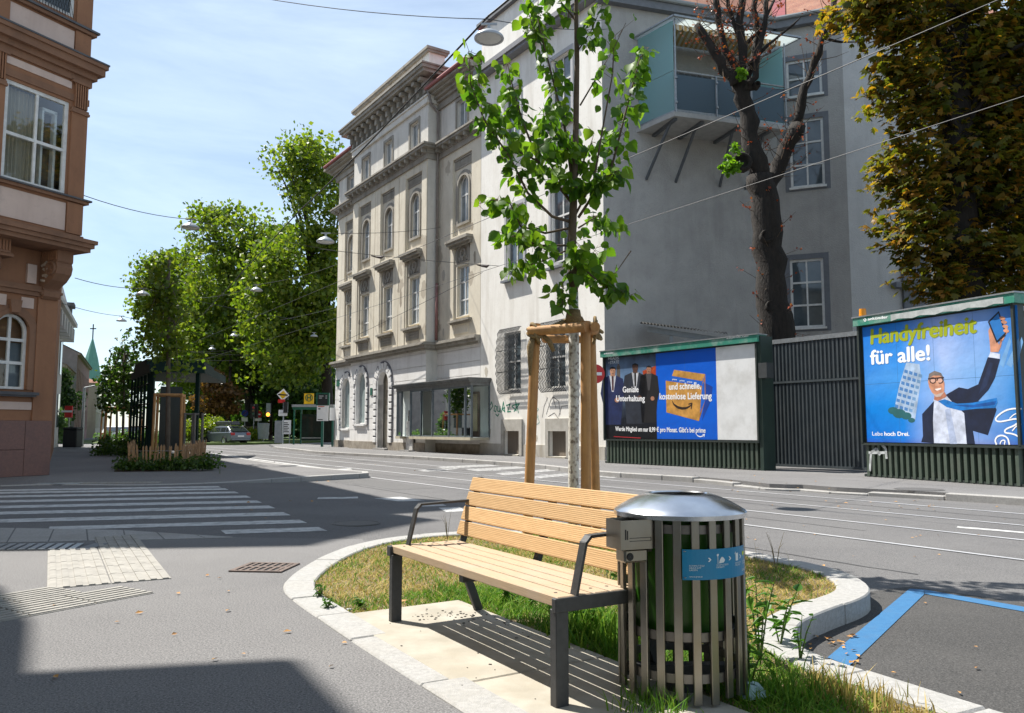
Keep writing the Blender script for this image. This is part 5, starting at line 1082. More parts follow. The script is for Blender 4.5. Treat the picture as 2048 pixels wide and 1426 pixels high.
for x in (622, 663): p8('glasses', GLS, ell(x, 573, 20, 19, 14), .0162); p8('lens', flat('lens', (206, 160, 140)), ell(x, 573, 14, 13, 12), .0168)
p8('glasses', GLS, [(594, 560), (684, 552), (684, 560), (594, 568)], .0172); p8('mouth', flat('mouth', (240, 226, 220)), [(632, 622), (670, 614), (668, 624), (645, 632)], .0162); p8('beard', flat('beard', (190, 170, 160)), [(615, 640), (640, 655), (686, 638), (665, 665), (640, 668)], .0158); p8('nose', flat('skin_hi', (226, 168, 138)), [(640, 575), (652, 575), (658, 604), (636, 604)], .0176)
GY = pm('print_olive', srgb(150, 160, 10), tuple(x*.95 for x in srgb(150, 160, 10)), 3, .5)
btext('Handyfreiheit', B2, f2, c8, 265, 875, (366, 298), 88, GY, .0178, .045, ph, shear=.08); btext('für alle!', B2, f2, c8, 265, 608, (482, 455), 84, WT, .0178, .032, ph)
btext('Lebe', B2, f2, c8, 276, 336, (887, 888), 24, WT, .008, .0, ph); btext('hoch Drei.', B2, f2, c8, 345, 488, (888, 889), 24, WT, .008, .03, ph)
def curve8(pts, w, m, y, nm):
    y = y*YS if y < .1 else y
    q = MB(); P = [Vector(f2(*c8(*p))) for p in pts]
    # smooth
    for _ in range(2):
        S = [P[0]]
        for a, b_ in zip(P[:-1], P[1:]): S += [a*.75+b_*.25, a*.25+b_*.75]
        P = S+[P[-1]]
    for i in range(len(P)-1):
        d = (P[i+1]-P[i])
        if d.length < 1e-6: continue
        d.normalize(); n = Vector((-d.y, d.x))*w/2; e = d*w*.15
        q.poly([(P[i].x+n.x-e.x, y+i*4e-6, P[i].y+n.y-e.y), (P[i+1].x+n.x+e.x, y+i*4e-6, P[i+1].y+n.y+e.y), (P[i+1].x-n.x+e.x, y+i*4e-6, P[i+1].y-n.y+e.y), (P[i].x-n.x-e.x, y+i*4e-6, P[i].y-n.y-e.y)])
    return q.build(nm, m, ph, fix=False)
curve8([(1128, 735), (1080, 732), (1030, 745), (985, 780), (978, 800), (1000, 810), (1050, 800), (1095, 790), (1120, 800)], .03, WT, .0162, 'numeral_outline'); curve8([(1120, 800), (1090, 830), (1035, 850), (1030, 872), (1070, 875), (1110, 890), (1126, 930)], .03, WT, .0166, 'numeral_outline'); curve8([(985, 938), (975, 915), (990, 890), (1020, 885), (1050, 900), (1058, 938)], .03, WT, .017, 'numeral_outline'); curve8([(1005, 936), (1012, 915), (1035, 912), (1030, 938)], .022, WT, .0174, 'numeral_outline'); curve8([(1060, 790), (1085, 765), (1110, 760)], .02, WT, .0176, 'numeral_outline'); curve8([(1075, 860), (1100, 830), (1126, 822)], .022, WT, .0178, 'numeral_outline')
btext('ankünder', B2, f2, c8, 268, 384, (232, 219), 16, WT, .104, .03, B2); curve8([(245, 225), (252, 240), (262, 228), (250, 220)], .02, WT, .104, 'emblem')
# torn paper band along the top of the right board, orange flasher
q = MB(); import itertools
for k in range(14):
    x0, x1 = .1+k*.19, .1+(k+1)*.19; q.poly([(x0, .106, 3.53+.02*math.sin(k*2.1)), (x1, .106, 3.53+.02*math.sin(k*2.1+2.1)), (x1, .106, 3.66), (x0, .106, 3.66)])
q.build('torn_paper', pm('torn_paper', (.45, .47, .46), (.3, .32, .31), 6, .8), B2, fix=False)
p = G(1732, 953); fl = thing('orange_beacon', 'small orange warning beacon on the end of the blue billboard', 'lamp', WM[B2] @ Vector((L2-.0, -.1, 3.74)))
MB().lathe([(.001, .2), (.075, .2), (.085, .02), (.085, .0)], 14).build('lens', pm('orange_lens', (.75, .28, .01), (.7, .25, .01), 3, .3), fl, smooth=40); MB().lathe([(.1, .02), (.1, -.01), (.001, -.01)], 14).build('base', BLACKM, fl)
# white paint scrawl on the skirt
for st_ in ([(262, 1090), (268, 985), (300, 960), (320, 1000)], [(255, 985), (350, 985)], [(330, 940), (352, 960), (358, 1020)]): 
    q = MB(); P = [f2(*c8(*p)) for p in st_]
    for a, b_ in zip(P[:-1], P[1:]):
        d = Vector((b_[0]-a[0], b_[1]-a[1])).normalized(); n = Vector((-d.y, d.x))*.03; q.poly([(a[0]+n.x, .004, a[1]+n.y), (b_[0]+n.x, .004, b_[1]+n.y), (b_[0]-n.x, .004, b_[1]-n.y), (a[0]-n.x, .004, a[1]-n.y)])
    q.build('paint_scrawl', pm('scrawl', (.5, .52, .52), (.25, .26, .26), 8, .8), B2, fix=False)
# ---- gate
gP, gQ = G(1541, 936), G(1733, 945.2); dg_ = gP-gQ; GL_ = dg_.length
GT_ = thing('yard_gate', 'tall dark grey sliding gate of ribbed sheet metal between the two billboards', 'gate', gQ, math.atan2(dg_.y, dg_.x))
MB().box(-.1, GL_+.1, -.05, 0, .1, 3.55).build('gate_sheet', GATEM, GT_)
me1 = MB().prism([(0, 0), (.07, 0), (.058, .04), (.012, .04)], .12, 2.36).mesh('gate_rib', GATEM); me2 = MB().prism([(0, 0), (.07, 0), (.058, .04), (.012, .04)], 2.44, 3.5).mesh('gate_rib_upper', GATEM)
n = int(GL_/.118)
for k in range(n): link('gate_rib', me1, GT_, (GL_*k/n+.03, 0, 0)); link('gate_rib', me2, GT_, (GL_*k/n+.03, 0, 0))
for z0, z1, m_ in ((2.37, 2.43, GATEM), (3.5, 3.62, GALV), (.06, .13, GATEM)): MB().box(-.12, GL_+.12, -.05, .06, z0, z1).build('gate_rail', m_, GT_)
MB().box(GL_+.1, GL_+.2, -.08, .08, 0, 3.6).build('gate_post', GATEM, GT_)
# ---- lean-to shed roof behind the left board
p = [AT(1282, 648, 27), AT(1452, 668, 26), AT(1450, 672, 28.5), AT(1300, 650, 29)]
SH = thing('lean_to_shed', 'weathered corrugated lean-to roof behind the left billboard', 'shed', (p[0].x, 27, 0))
A, B = AT(1280, 647, 26.6), AT(1456, 669, 26.0); q = MB(); n = 26
for k in range(n):
    a = A.lerp(B, k/n); b_ = A.lerp(B, (k+1)/n); mdl = A.lerp(B, (k+.5)/n)+Vector((0, 0, .07)); o = Vector((.5, 2.0, .25))
    q.poly([a, mdl, mdl+o, a+o]); q.poly([mdl, b_, b_+o, mdl+o])
q.build('corrugated_roof', pm('asbestos', (.24, .22, .19), (.15, .14, .12), 6, .95, stain=(.3, .29, .24), ssc=4), SH, W=True, fix=False)
q = MB(); q.bar(A+Vector((.3, .3, -.15)), B+Vector((0, .3, -.18)), .08, .18).build('purlin', GREYMET, SH, W=True)
for t_ in (.35, .9): c = A.lerp(B, t_)+Vector((.1, .4, -.2)); MB().box(c.x-.06, c.x+.06, c.y-.06, c.y+.06, 0, c.z).build('post', GREYMET, SH, W=True)
# ---- no entry sign on its post
p = AT(1190, 748, 23.6); NE = thing('no_entry_sign', 'round red no entry sign with white bar at the corner of the white house', 'road sign', (p.x, p.y, 0))
def no_entry(T, z, r, y=0.):
    M = Matrix.Translation((0, y, z)) @ Matrix.Rotation(R(90), 4, 'X'); MB(M).lathe([(.001, 0), (r, 0), (r, .015), (.001, .015)], 28).build('disc', RED, T); MB().box(-r*.68, r*.68, y-.024, y-.017, z-r*.16, z+r*.16).build('bar', SWHITE, T)
no_entry(NE, p.z, .285, -.05); MB().tube([(0, 0, 0), (0, 0, p.z+.3)], .035, 8).build('post', GALV, NE)

# seams where the poster sheets overlap
SEAM = pm('paper_seam', (.03, .10, .22), (.05, .14, .28), 6, .5)
for (x0, x1, z0, z1) in ((xr[1], xr[0], 2.13, 2.137), (xr[1]+W_*.5, xr[1]+W_*.5+.006, .8, 3.48), (xr[1]+W_*.25, xr[1]+W_*.25+.005, .8, 3.48), (xr[1]+W_*.75, xr[1]+W_*.75+.005, .8, 3.48)): paper('sheet_seam', SEAM, ph, rect(x0, x1, z0, z1), .0052)
for (x0, x1, z0, z1) in ((xb[2], xb[1], 2.1, 2.107), ((xb[1]+xb[2])/2, (xb[1]+xb[2])/2+.005, .8, 3.4)): paper('sheet_seam', SEAM, par, rect(x0, x1, z0, z1), .0052)
# ================================================================== BENCH
LARCH = None
m, t, b = new('larch_wood'); p = pos(t, (3, 3, 3), obj=True)
wv = noise(t, 5, 6, .6, pos(t, (2.2, 40, 40), obj=True)); col = ramp(t, wv.outputs['Fac'], [(.3, (.60, .40, .205)), (.6, (.51, .325, .155)), (.8, (.40, .24, .11))])
oi = t.nodes.new('ShaderNodeObjectInfo'); col = mix(t, mix(t, .35, (0, 0, 0), (1, 1, 1)), col, col); v = t.nodes.new('ShaderNodeHueSaturation'); mr = t.nodes.new('ShaderNodeMapRange'); mr.inputs['To Min'].default_value = .85; mr.inputs['To Max'].default_value = 1.15; t.links.new(oi.outputs['Random'], mr.inputs['Value']); t.links.new(mr.outputs[0], v.inputs['Value']); t.links.new(col, v.inputs['Color'])
t.links.new(v.outputs['Color'], b.inputs['Base Color']); b.inputs['Roughness'].default_value = .62
bu = t.nodes.new('ShaderNodeBump'); bu.inputs['Strength'].default_value = .2; bu.inputs['Distance'].default_value = .003; t.links.new(wv.outputs['Fac'], bu.inputs['Height']); t.links.new(bu.outputs['Normal'], b.inputs['Normal'])
LARCH = m
GREYW = None
m, t, b = new('larch_seat'); wv = noise(t, 5, 6, .6, pos(t, (2.2, 40, 40), obj=True)); col = ramp(t, wv.outputs['Fac'], [(.3, (.45, .325, .205)), (.6, (.36, .26, .165)), (.8, (.26, .19, .13))])
st_ = noise(t, 4, 6, .6, pos(t, obj=True)); t.links.new(mix(t, ramp(t, st_.outputs['Fac'], [(.45, 0.), (.7, .5)]), col, (.36, .30, .24)), b.inputs['Base Color']); b.inputs['Roughness'].default_value = .75
bu = t.nodes.new('ShaderNodeBump'); bu.inputs['Strength'].default_value = .25; bu.inputs['Distance'].default_value = .003; t.links.new(wv.outputs['Fac'], bu.inputs['Height']); t.links.new(bu.outputs['Normal'], b.inputs['Normal']); SEATW = m
bF, bN = G(790, 1242, .012), G(1119, 1411, .012); BLn = (bN-bF).length; ba = math.atan2((bN-bF).y, (bN-bF).x)
BE = thing('park_bench', 'wooden slatted park bench with dark steel frame and armrests on the concrete slab', 'bench', (bF.x, bF.y, 0), ba)
# local x from the far end to the near end, +y behind the sitter
S0 = .435
def slat(x0, x1, w, th, grooved):
    q = MB(); q.box(x0, x1, 0, w, 0, th)
    if grooved:
        for k in range(9): z = w*(k+.7)/9.6; q.box(x0+.002, x1-.002, z-.0028, z+.0018, -.0025, 0)
    return q
y = -.02
for k, w in enumerate((.10, .085, .085, .085, .085)):
    sl_ = MB().box(-.02, BLn+.02, y, y+w-.015, S0-.042, S0).build('seat_slat', SEATW, BE, bevel=.004); y += w
    for xx in (.06, BLn-.06): MB().lathe([(.001, S0+.0012), (.008, S0+.0012), (.008, S0-.002)], 10, (xx, y-w/2-.005, 0)).build('screw', DARKST, sl_)
lean = math.atan2(.13, .39); 
for k in range(4):
    c = .09*k; M = Matrix.Translation((0, .425, S0+.03)) @ Matrix.Rotation(-lean, 4, 'X')
    q = MB(M); q.box(-.02, BLn+.02, -.028, 0, c, c+.081); sl_ = q.build('back_slat', LARCH, BE, bevel=.003)
    g = MB(M)
    for j in range(8): z = c+.008+j*.0093; g.box(-.015, BLn+.015, -.0292, -.0275, z, z+.0055)
    stuff(g.build('rib', LARCH, sl_))
for i, x in enumerate((0., BLn)):
    o = -1 if i == 0 else 1; xa, xb_ = (x-.022, x+.022)
    MB().box(xa, xb_, -.03, .032, .0, S0-.05).build('leg', DARKST, BE, bevel=.003)
    MB().bar((x, .40, S0-.06), (x, .545, .01), .05, .03, (1, 0, 0)).build('leg', DARKST, BE, bevel=.003)
    MB().box(xa+o*.024-.004, xb_+o*.024-.018 if o > 0 else xb_+o*.024+.004, -.035, .45, S0-.06, S0-.004).build('seat_rail', DARKST, BE, bevel=.003)
    MB(Matrix.Translation((0, .425, S0+.02)) @ Matrix.Rotation(-lean, 4, 'X')).box(x+o*.0-.02, x+o*.0+.02, .002, .03, -.12, .375).build('back_post', DARKST, BE, bevel=.003)
    M = Matrix.Translation((0, .425, S0+.02)) @ Matrix.Rotation(-lean, 4, 'X'); e = M @ Vector((0, -.02, .22))
    path = [(x, .075, S0-.005), (x, .125, S0+.20), (x, .15, S0+.225), (x, e.y, S0+.235)]
    q = MB(); W_ = .03; T_ = .006
    pts = [Vector(p) for p in path]
    for a, b_ in zip(pts[:-1], pts[1:]):
        d = (b_-a).normalized(); n = Vector((0, -d.z, d.y)); q.obox((a+b_)/2, d*((b_-a).length/2+.004), Vector((W_/2+.006, 0, 0)), n*T_)
    q.build('armrest', DARKST, BE)
M = Matrix.Translation((0, .425, S0+.02)) @ Matrix.Rotation(-lean, 4, 'X'); MB(M).box(BLn/2-.02, BLn/2+.02, .002, .03, -.1, .36).build('back_post', DARKST, BE); MB().box(BLn/2-.02, BLn/2+.02, -.01, .44, S0-.075, S0-.043).build('seat_bearer', DARKST, BE)
MB().box(-.0235, -.0215, -.012, .012, .33, .36).box(-.0228, -.0222, -.02, -.012, .32, .37).build('maker_plate', SWHITE, BE)
# ================================================================== LITTER BIN
bc = Vector((.722, 3.50, 0)); BR = .268
BI = thing('litter_bin', 'round litter bin of steel slats with domed lid and green liner beside the bench', 'litter bin', bc)
NS = 23; zt = .755
for k in range(NS):
    a = 2*math.pi*(k+.35)/NS; M = rot2(a); q = MB(M); lo_ = .03+.012*math.sin(k*1.7)
    q.box(BR-.016, BR, -.0165, .0165, lo_, zt-.004); q.build('slat', STEEL, BI, bevel=.002)
for z in (.10, .26, .68): MB().lathe([(BR-.018, z), (BR-.018, z+.035), (BR-.026, z+.035), (BR-.026, z), (BR-.018, z)], 40).build('ring', pm('ring_steel', (.2, .19, .18), (.15, .14, .13), 5, .45, metal=.9), BI, smooth=40)
BGR = pm('bin_green', (.10, .34, .012), (.08, .29, .012), 3, .4); 
m, t, b = new('bin_liner'); b.inputs['Base Color'].default_value = (.025, .10, .005, 1); b.inputs['Roughness'].default_value = .4; tl = t.nodes.new('ShaderNodeBsdfTranslucent'); tl.inputs['Color'].default_value = (.14, .45, .01, 1); ms = t.nodes.new('ShaderNodeMixShader'); ms.inputs['Fac'].default_value = .22; t.links.new(b.outputs[0], ms.inputs[1]); t.links.new(tl.outputs[0], ms.inputs[2]); t.links.new(ms.outputs[0], t.nodes['Material Output'].inputs['Surface'])
MB().lathe([(.001, .262), (.20, .262), (.225, .72), (.235, .725), (.235, .745), (.215, .745), (.19, .29), (.001, .29)], 36).build('liner', m, BI, smooth=40)
MB().lathe([(.001, .27), (.23, .27), (.23, .25), (.001, .25)], 36).build('floor_plate', BLACKM, BI)
MB().lathe([(.125, .80), (.123, .82), (.127, .826), (.135, .825), (.16, .818), (.21, .797), (.25, .775), (.276, .759), (.281, .753), (.281, .735), (.272, .735), (.268, .75), (.19, .79), (.135, .81), (.125, .80)], 64).build('lid', LIDST, BI, smooth=35)
MB().lathe([(.124, .81), (.124, .60), (.121, .60), (.121, .81)], 30).build('throat', BLACKM, BI, smooth=True)
MB().lathe([(.08, .0), (.08, .05), (.001, .05)], 20).build('foot', DARKST, BI); MB().box(-.24, .24, -.03, .03, .07, .11).build('base_bar', DARKST, BI)
# sticker plate wrapped round the slats: four steps in icons, no code square
PLT = pm('bin_plate_blue', srgb(18, 118, 160), srgb(14, 108, 150), 2, .3)
pr = BR+.004
def cyl(a, z, r=pr): return Vector((r*math.cos(a), r*math.sin(a), z))
A0, A1, Z0, Z1 = R(-100), R(-30), .505, .624
q = MB(); n = 18; th = .002
for k in range(n):
    a, b_ = A0+(A1-A0)*k/n, A0+(A1-A0)*(k+1)/n
    q.poly([cyl(a, Z0), cyl(b_, Z0), cyl(b_, Z1), cyl(a, Z1)]); q.poly([cyl(a, Z0, pr-th), cyl(a, Z1, pr-th), cyl(b_, Z1, pr-th), cyl(b_, Z0, pr-th)])
    q.poly([cyl(a, Z1), cyl(b_, Z1), cyl(b_, Z1, pr-th), cyl(a, Z1, pr-th)]); q.poly([cyl(a, Z0), cyl(a, Z0, pr-th), cyl(b_, Z0, pr-th), cyl(b_, Z0)])
PL = q.build('info_plate', PLT, BI, smooth=30)
def wrap(me):                              # plate coordinates: x 0..1 along, y 0..1 up
    for v in me.vertices: p = cyl(A0+(A1-A0)*v.co.x, Z0+(Z1-Z0)*v.co.y, pr+.0008); v.co = p
def plate_poly(name, pts, m):
    o = MB().poly([(x, y, 0) for x, y in pts]).build(name, m, PL, fix=False); wrap(o.data)
def plate_text(body, x, y, size, asp=.5):
    o = text(body, 'lettering', WT2, PL, Matrix.Translation((x, y, 0)) @ Matrix.Diagonal((size*asp, size, 1, 1))); wrap(o.data)
WT2 = pm('plate_white', (.6, .66, .68), (.55, .6, .62), 3, .4); HEART = pm('plate_lime', (.5, .6, .02), None, 3, .4)
for x in (.33, .63, .855): plate_poly('chevron', [(x-.02, .72), (x+.0, .72), (x+.025, .655), (x, .59), (x-.02, .59), (x+.004, .655)], WT2)
plate_poly('icon', [(.44, .50), (.448, .50), (.448, .76), (.462, .80), (.45, .84), (.43, .82), (.43, .77), (.44, .75)], WT2); plate_poly('icon', [(.46, .52), (.53, .54), (.55, .62), (.52, .72), (.50, .73), (.47, .63)], WT2)
plate_poly('icon', [(.745, .54), (.80, .54), (.80, .80), (.745, .79)], WT2); plate_poly('icon', [(.725, .76), (.74, .78), (.75, .85), (.735, .83)], WT2)
plate_poly('heart', [(.945, .64), (.975, .70), (.985, .78), (.97, .82), (.948, .79), (.93, .81), (.915, .76), (.925, .69)], HEART)
for body, x, y in (('SCHMUTZIG?', .08, .44), ('GRAZ.APP', .08, .37), ('LADEN', .08, .30), ('SCHMUTZIG/', .42, .44), ('DEFEKT?', .42, .37), ('AN/FOTO', .73, .44), ('MELDEN', .73, .37), ('SAUBER', .92, .44), ('DANKE', .92, .37), ('www.graz.at', .08, .09), ('GRAZ', .90, .14)): plate_text(body, x, y, .075 if body != 'GRAZ' else .11, .42)
for ax, zz in ((.03, .93), (.03, .07), (.97, .93), (.97, .07)):
    c = cyl(A0+(A1-A0)*ax, Z0+(Z1-Z0)*zz, pr+.001); MB().lathe([(.006, 0), (.006, .002), (.001, .003)], 8).build('rivet', GALV, PL, loc=c)
# ashtray box on the side
aa = R(198); M = Matrix.Translation((math.cos(aa)*BR, math.sin(aa)*BR, 0)) @ rot2(aa+R(90-56))
AS = MB(M); 
def hollow(q, x0, x1, y0, y1, z0, z1, w=.003):
    q.box(x0, x1, y0, y0+w, z0, z1).box(x0, x1, y1-w, y1, z0, z1).box(x0, x0+w, y0+w, y1-w, z0, z1).box(x1-w, x1, y0+w, y1-w, z0, z1).box(x0+w, x1-w, y0+w, y1-w, z0, z0+w)
Q = MB(Matrix.Translation((-.245, -.155, 0)) @ rot2(R(22)))
hollow(Q, -.085, .095, -.09, .03, .62, .735); o = Q.build('ashtray', STEEL, BI)
Q = MB(Matrix.Translation((-.245, -.155, 0)) @ rot2(R(22))); Q.box(-.06, .05, -.075, -.0, .565, .62).build('lock_box', STEEL, o, bevel=.008)
Q = MB(Matrix.Translation((-.245, -.155, 0)) @ rot2(R(22)) @ Matrix.Translation((-.035, -.0755, .59)) @ Matrix.Rotation(R(90), 4, 'X')); Q.lathe([(.001, .004), (.014, .004), (.016, 0)], 14).build('lock', BLACKM, o)
Q = MB(Matrix.Translation((-.245, -.155, 0)) @ rot2(R(22)))
for a in ((-.045, .055, .664, .666), (-.045, .055, .652, .654), (.053, .055, .654, .664), (-.065, -.06, .66, .70), (-.056, -.052, .66, .695)): Q.box(a[0], a[1], -.0915, -.0895, a[2], a[3])
Q.build('cigarette_mark', BLACKM, o); Q = MB(Matrix.Translation((-.245, -.155, 0)) @ rot2(R(22))); Q.box(.06, .13, -.04, .02, .60, .62).build('bracket', STEEL, o)
# ================================================================== STAKED FRAME ROUND THE YOUNG TREE
STW = pm('stake_pine', (.50, .27, .10), (.38, .19, .065), 3, .7, .2, 30, stretch=(9, 9, .7), stain=(.2, .1, .05), ssc=5, samt=.5); STE = pm('stake_end', (.36, .21, .11), (.22, .12, .06), 30, .8); ROPE = pm('coir_rope', (.28, .20, .10), (.18, .125, .06), 60, .95, .8, 90)
SF = thing('tree_stake_frame', 'wooden three post frame tied with coir rope round the young tree', 'tree support', (.55, 7.75, 0))
P1, P2, P3 = AT(1071, 664, 7.55), AT(1171, 660, 7.4), AT(1182, 668, 8.05)
for tp, bt in ((P1, (1058, 985, 7.6)), (P2, (1172, 985, 7.35)), (P3, (1191, 985, 8.15))):
    c = AT(*bt); d = (c-tp); g = tp+d*((tp.z+.15)/(tp.z-c.z)); MB().tube([g, tp+(tp-g).normalized()*.08], .047, 14).build('post', STW, SF, W=True, smooth=40)
def rail(a, b_, dz, ext, r=.045):
    a = a+Vector((0, 0, dz)); b_ = b_+Vector((0, 0, dz)); d = (b_-a).normalized(); return MB().tube([a-d*ext, b_+d*ext], r, 14).build('crossbar', STW, SF, W=True, smooth=40)
off = Vector((0, -.085, 0)); rail(P1+off, P2+off+Vector((-.075, 0, .01)), .0, .07); rail(P1+Vector((.09, .06, 0)), P3+Vector((-.1, -.05, 0)), -.06, .0, .04); rail(P2+Vector((.085, -.05, 0)), P3+Vector((.03, .0, 0)), .02, .06)
def knot(c, r, n, ax):
    q = MB(); 
    for k in range(n):
        pts = []
        for j in range(15):
            a = 2*math.pi*j/14; p = Vector((math.cos(a)*r, math.sin(a)*r*.9, 0)); p = Matrix.Rotation(.5*math.sin(k*1.7), 4, 'X') @ Matrix.Rotation(.6*math.cos(k*2.3)+ax, 4, 'Y') @ p; pts.append(Vector(c)+p+Vector((0, 0, .018*(k-n/2))))
        q.tube(pts, .017, 6, cap=False)
    return q
knot(P1+Vector((0, -.04, .0)), .075, 5, .5).build('rope_tie', ROPE, SF, W=True, smooth=True); knot(P3+Vector((.03, -.15, .03)), .085, 6, 1.2).build('rope_tie', ROPE, SF, W=True, smooth=True)
q = MB(); q.tube([P1+Vector((-.02, -.06, -.02)), P1+Vector((-.05, -.07, -.15)), P1+Vector((-.055, -.07, -.42))], [.02, .035, .012], 7); q.build('rope_end', ROPE, SF, W=True, smooth=True)
q = MB(); q.tube([P1+Vector((.06, -.07, -.03)), P1+Vector((.13, -.06, -.10)), P1+Vector((.17, -.06, -.19))], [.02, .026, .018], 7); q.build('rope_end', ROPE, SF, W=True, smooth=True)
tb = AT(1147, 640, 7.75); q = MB(); q.tube([tb+Vector((0, 0, .1)), tb+Vector((0, 0, -.03))], [.066, .088], 12).build('rope_tie', ROPE, SF, W=True, smooth=True)
q = MB(); q.tube([P1+Vector((.05, .0, .0)), tb+Vector((-.07, .02, .0))], .022, 6).build('rope_tie', ROPE, SF, W=True); q = MB(); q.tube([P3+Vector((-.05, -.1, .03)), tb+Vector((.07, 0, .02))], .022, 6).build('rope_tie', ROPE, SF, W=True)
# ================================================================== TREES AND FOLIAGE
BARK = pm('bark_dark', (.026, .020, .016), (.012, .010, .008), 9, .95, .9, 18, stretch=(1, 1, .35), bdist=.04)
BARKG = pm('bark_grey', (.16, .13, .10), (.10, .08, .06), 12, .9, .6, 30, stretch=(1, 1, .4), bdist=.02)
TWIG = pm('twig', (.12, .085, .055), (.08, .055, .035), 12, .9)
WBARK = pm('limewashed_bark', (.66, .65, .60), (.52, .50, .45), 16, .9, .6, 40, stretch=(1, 1, .5), spk=(.12, .085, .06), spksc=26)
PLANE = leafmat('plane_leaf', (.06, .11, .012), (.115, .17, .016), (.20, .235, .028), .5)
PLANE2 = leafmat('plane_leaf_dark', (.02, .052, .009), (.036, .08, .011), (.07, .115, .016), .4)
LINDEN = leafmat('young_leaf', (.05, .125, .012), (.095, .19, .016), (.17, .265, .024), .52, .5)
CHEST = leafmat('chestnut_leaf', (.055, .075, .010), (.15, .135, .018), (.34, .16, .024), .52)
RUST = leafmat('rust_leaf', (.10, .06, .02), (.14, .07, .025), (.20, .10, .03), .35)
LIME = leafmat('hedge_leaf', (.10, .17, .012), (.16, .22, .015), (.24, .27, .02), .4)
SHRUB = leafmat('shrub_leaf', (.05, .12, .05), (.09, .17, .07), (.14, .22, .10), .4)
IVY = leafmat('ivy_leaf', (.014, .035, .010), (.025, .06, .014), (.05, .10, .02), .3)
def leaves(P, size, droop=.3, jitter=.35, wide=.75):
    """diamond leaves at the points P: verts (4n,3), faces (n,4)"""
    n = len(P); d = rng.normal(size=(n, 3)); d[:, 2] -= droop; d /= np.linalg.norm(d, axis=1)[:, None]
    u = rng.normal(size=(n, 3)); u -= (u*d).sum(1)[:, None]*d; u /= np.linalg.norm(u, axis=1)[:, None]
    w = np.cross(d, u); s = size*(1+jitter*rng.uniform(-1, 1, n))[:, None]
    b = P-d*s*.5; t = P+d*s*.5; l = P+u*s*wide*.5+w*s*.1; r = P-u*s*wide*.5+w*s*.1
    V = np.stack([b, l, t, r], 1).reshape(-1, 3); F = np.arange(4*n).reshape(-1, 4); return V, F
def clumps(ells, nc, per, spread, hollow=.55):
    """leaf points in clumps spread through ellipsoids (cx,cy,cz,rx,ry,rz), denser near the skin; also the clump centres"""
    vol = np.array([e[3]*e[4]*e[5] for e in ells])**.8; vol = vol/vol.sum(); C = []; 
    for e, f in zip(ells, vol):
        k = max(3, int(nc*f)); q = rng.normal(size=(k, 3)); q /= np.linalg.norm(q, axis=1)[:, None]; q *= (hollow+(1-hollow)*rng.uniform(0, 1, k)**.6)[:, None]
        C.append(np.array(e[:3])+q*np.array(e[3:6]))
    C = np.concatenate(C); P = np.repeat(C, per, 0); g = rng.normal(size=P.shape); g /= np.maximum(1e-6, np.linalg.norm(g, axis=1))[:, None]
    sc = np.repeat(spread*rng.uniform(.6, 1.4, len(C)), per)[:, None]
    P = P+g*sc*rng.uniform(0, 1, (len(P), 1))**.45*np.array([1, 1, .7]); return P, C
def pe(u, v, ru, rv, Y, dy=0., ky=1.):        # ellipsoid seen at a pixel, at the distance Y
    c = AT(u, v, Y+dy); k = Y/FPX; return (c.x, c.y, c.z, ru*k, ru*k*ky, rv*k)
def big_tree(name, label, base, ells, nc, per, spread, lsize, mat, tr, fork, bark=BARK, group=None, limbs=14, cat='tree', droop=.3):
    T = thing(name, label, cat, base, group=group); base = Vector(base); top = Vector(fork)
    MB().tube([base+Vector((0, 0, -.1)), base+Vector((0, 0, .4)), base.lerp(top, .5)+Vector((.1*tr, 0, 0)), top], [tr*1.5, tr*1.05, tr*.85, tr*.65], 10).build('trunk', bark, T, W=True, smooth=True)
    P, C = clumps(ells, nc, per, spread); idx = rng.choice(len(C), min(limbs, len(C)), False)
    for i in idx:
        c = Vector(C[i]); s = base.lerp(top, random.uniform(.6, 1)); m = s.lerp(c, .5)+Vector((0, 0, abs(c.z-s.z)*.15)); MB().tube([s, m, c], [tr*.38, tr*.22, tr*.06], 5, cap=False).build('limb', bark, T, W=True, smooth=True)
    V, F = leaves(P, lsize, droop); o = fast('crown', V, F, mat, T, rng.uniform(0, 1, len(F)), W=True); return T
GP = 'plane trees of the park'
big_tree('plane_tree', 'tallest park tree, rising behind the end of the cream tenement', (-15.5, 68, 0), [pe(645, 315, 62, 58, 66), pe(592, 335, 52, 48, 66), pe(650, 430, 62, 90, 66), pe(600, 540, 80, 85, 66), pe(560, 600, 70, 100, 66), pe(655, 620, 55, 110, 66), pe(580, 690, 85, 90, 66)], 250, 84, 1.6, .38, PLANE, .5, (-16, 67, 12), limbs=24)
big_tree('plane_tree', 'round topped park tree in the middle of the tree mass', (-25, 77, 0), [pe(445, 470, 66, 62, 75), pe(525, 475, 50, 48, 75), pe(470, 570, 95, 80, 75), pe(430, 680, 85, 90, 75), pe(530, 640, 80, 110, 75)], 250, 84, 1.75, .4, PLANE, .5, (-25.5, 76, 12), limbs=24)
big_tree('plane_tree', 'leftmost park tree, its crown overhanging the street lamp', (-32.5, 84, 0), [pe(335, 560, 55, 60, 80), pe(375, 630, 80, 80, 80), pe(312, 620, 34, 60, 80), pe(390, 560, 50, 60, 80), pe(400, 715, 75, 65, 80)], 200, 80, 1.75, .42, PLANE, .45, (-33, 82, 12), limbs=18)
big_tree('shade_tree', 'dark tree in the shade behind the bus stop', (-24, 96, 0), [pe(560, 500, 45, 55, 95), pe(620, 740, 80, 120, 92), pe(500, 760, 110, 90, 95), pe(400, 790, 70, 60, 95), pe(580, 830, 110, 40, 90)], 420, 40, 1.9, .6, PLANE2, .5, (-24, 96, 10), limbs=14)
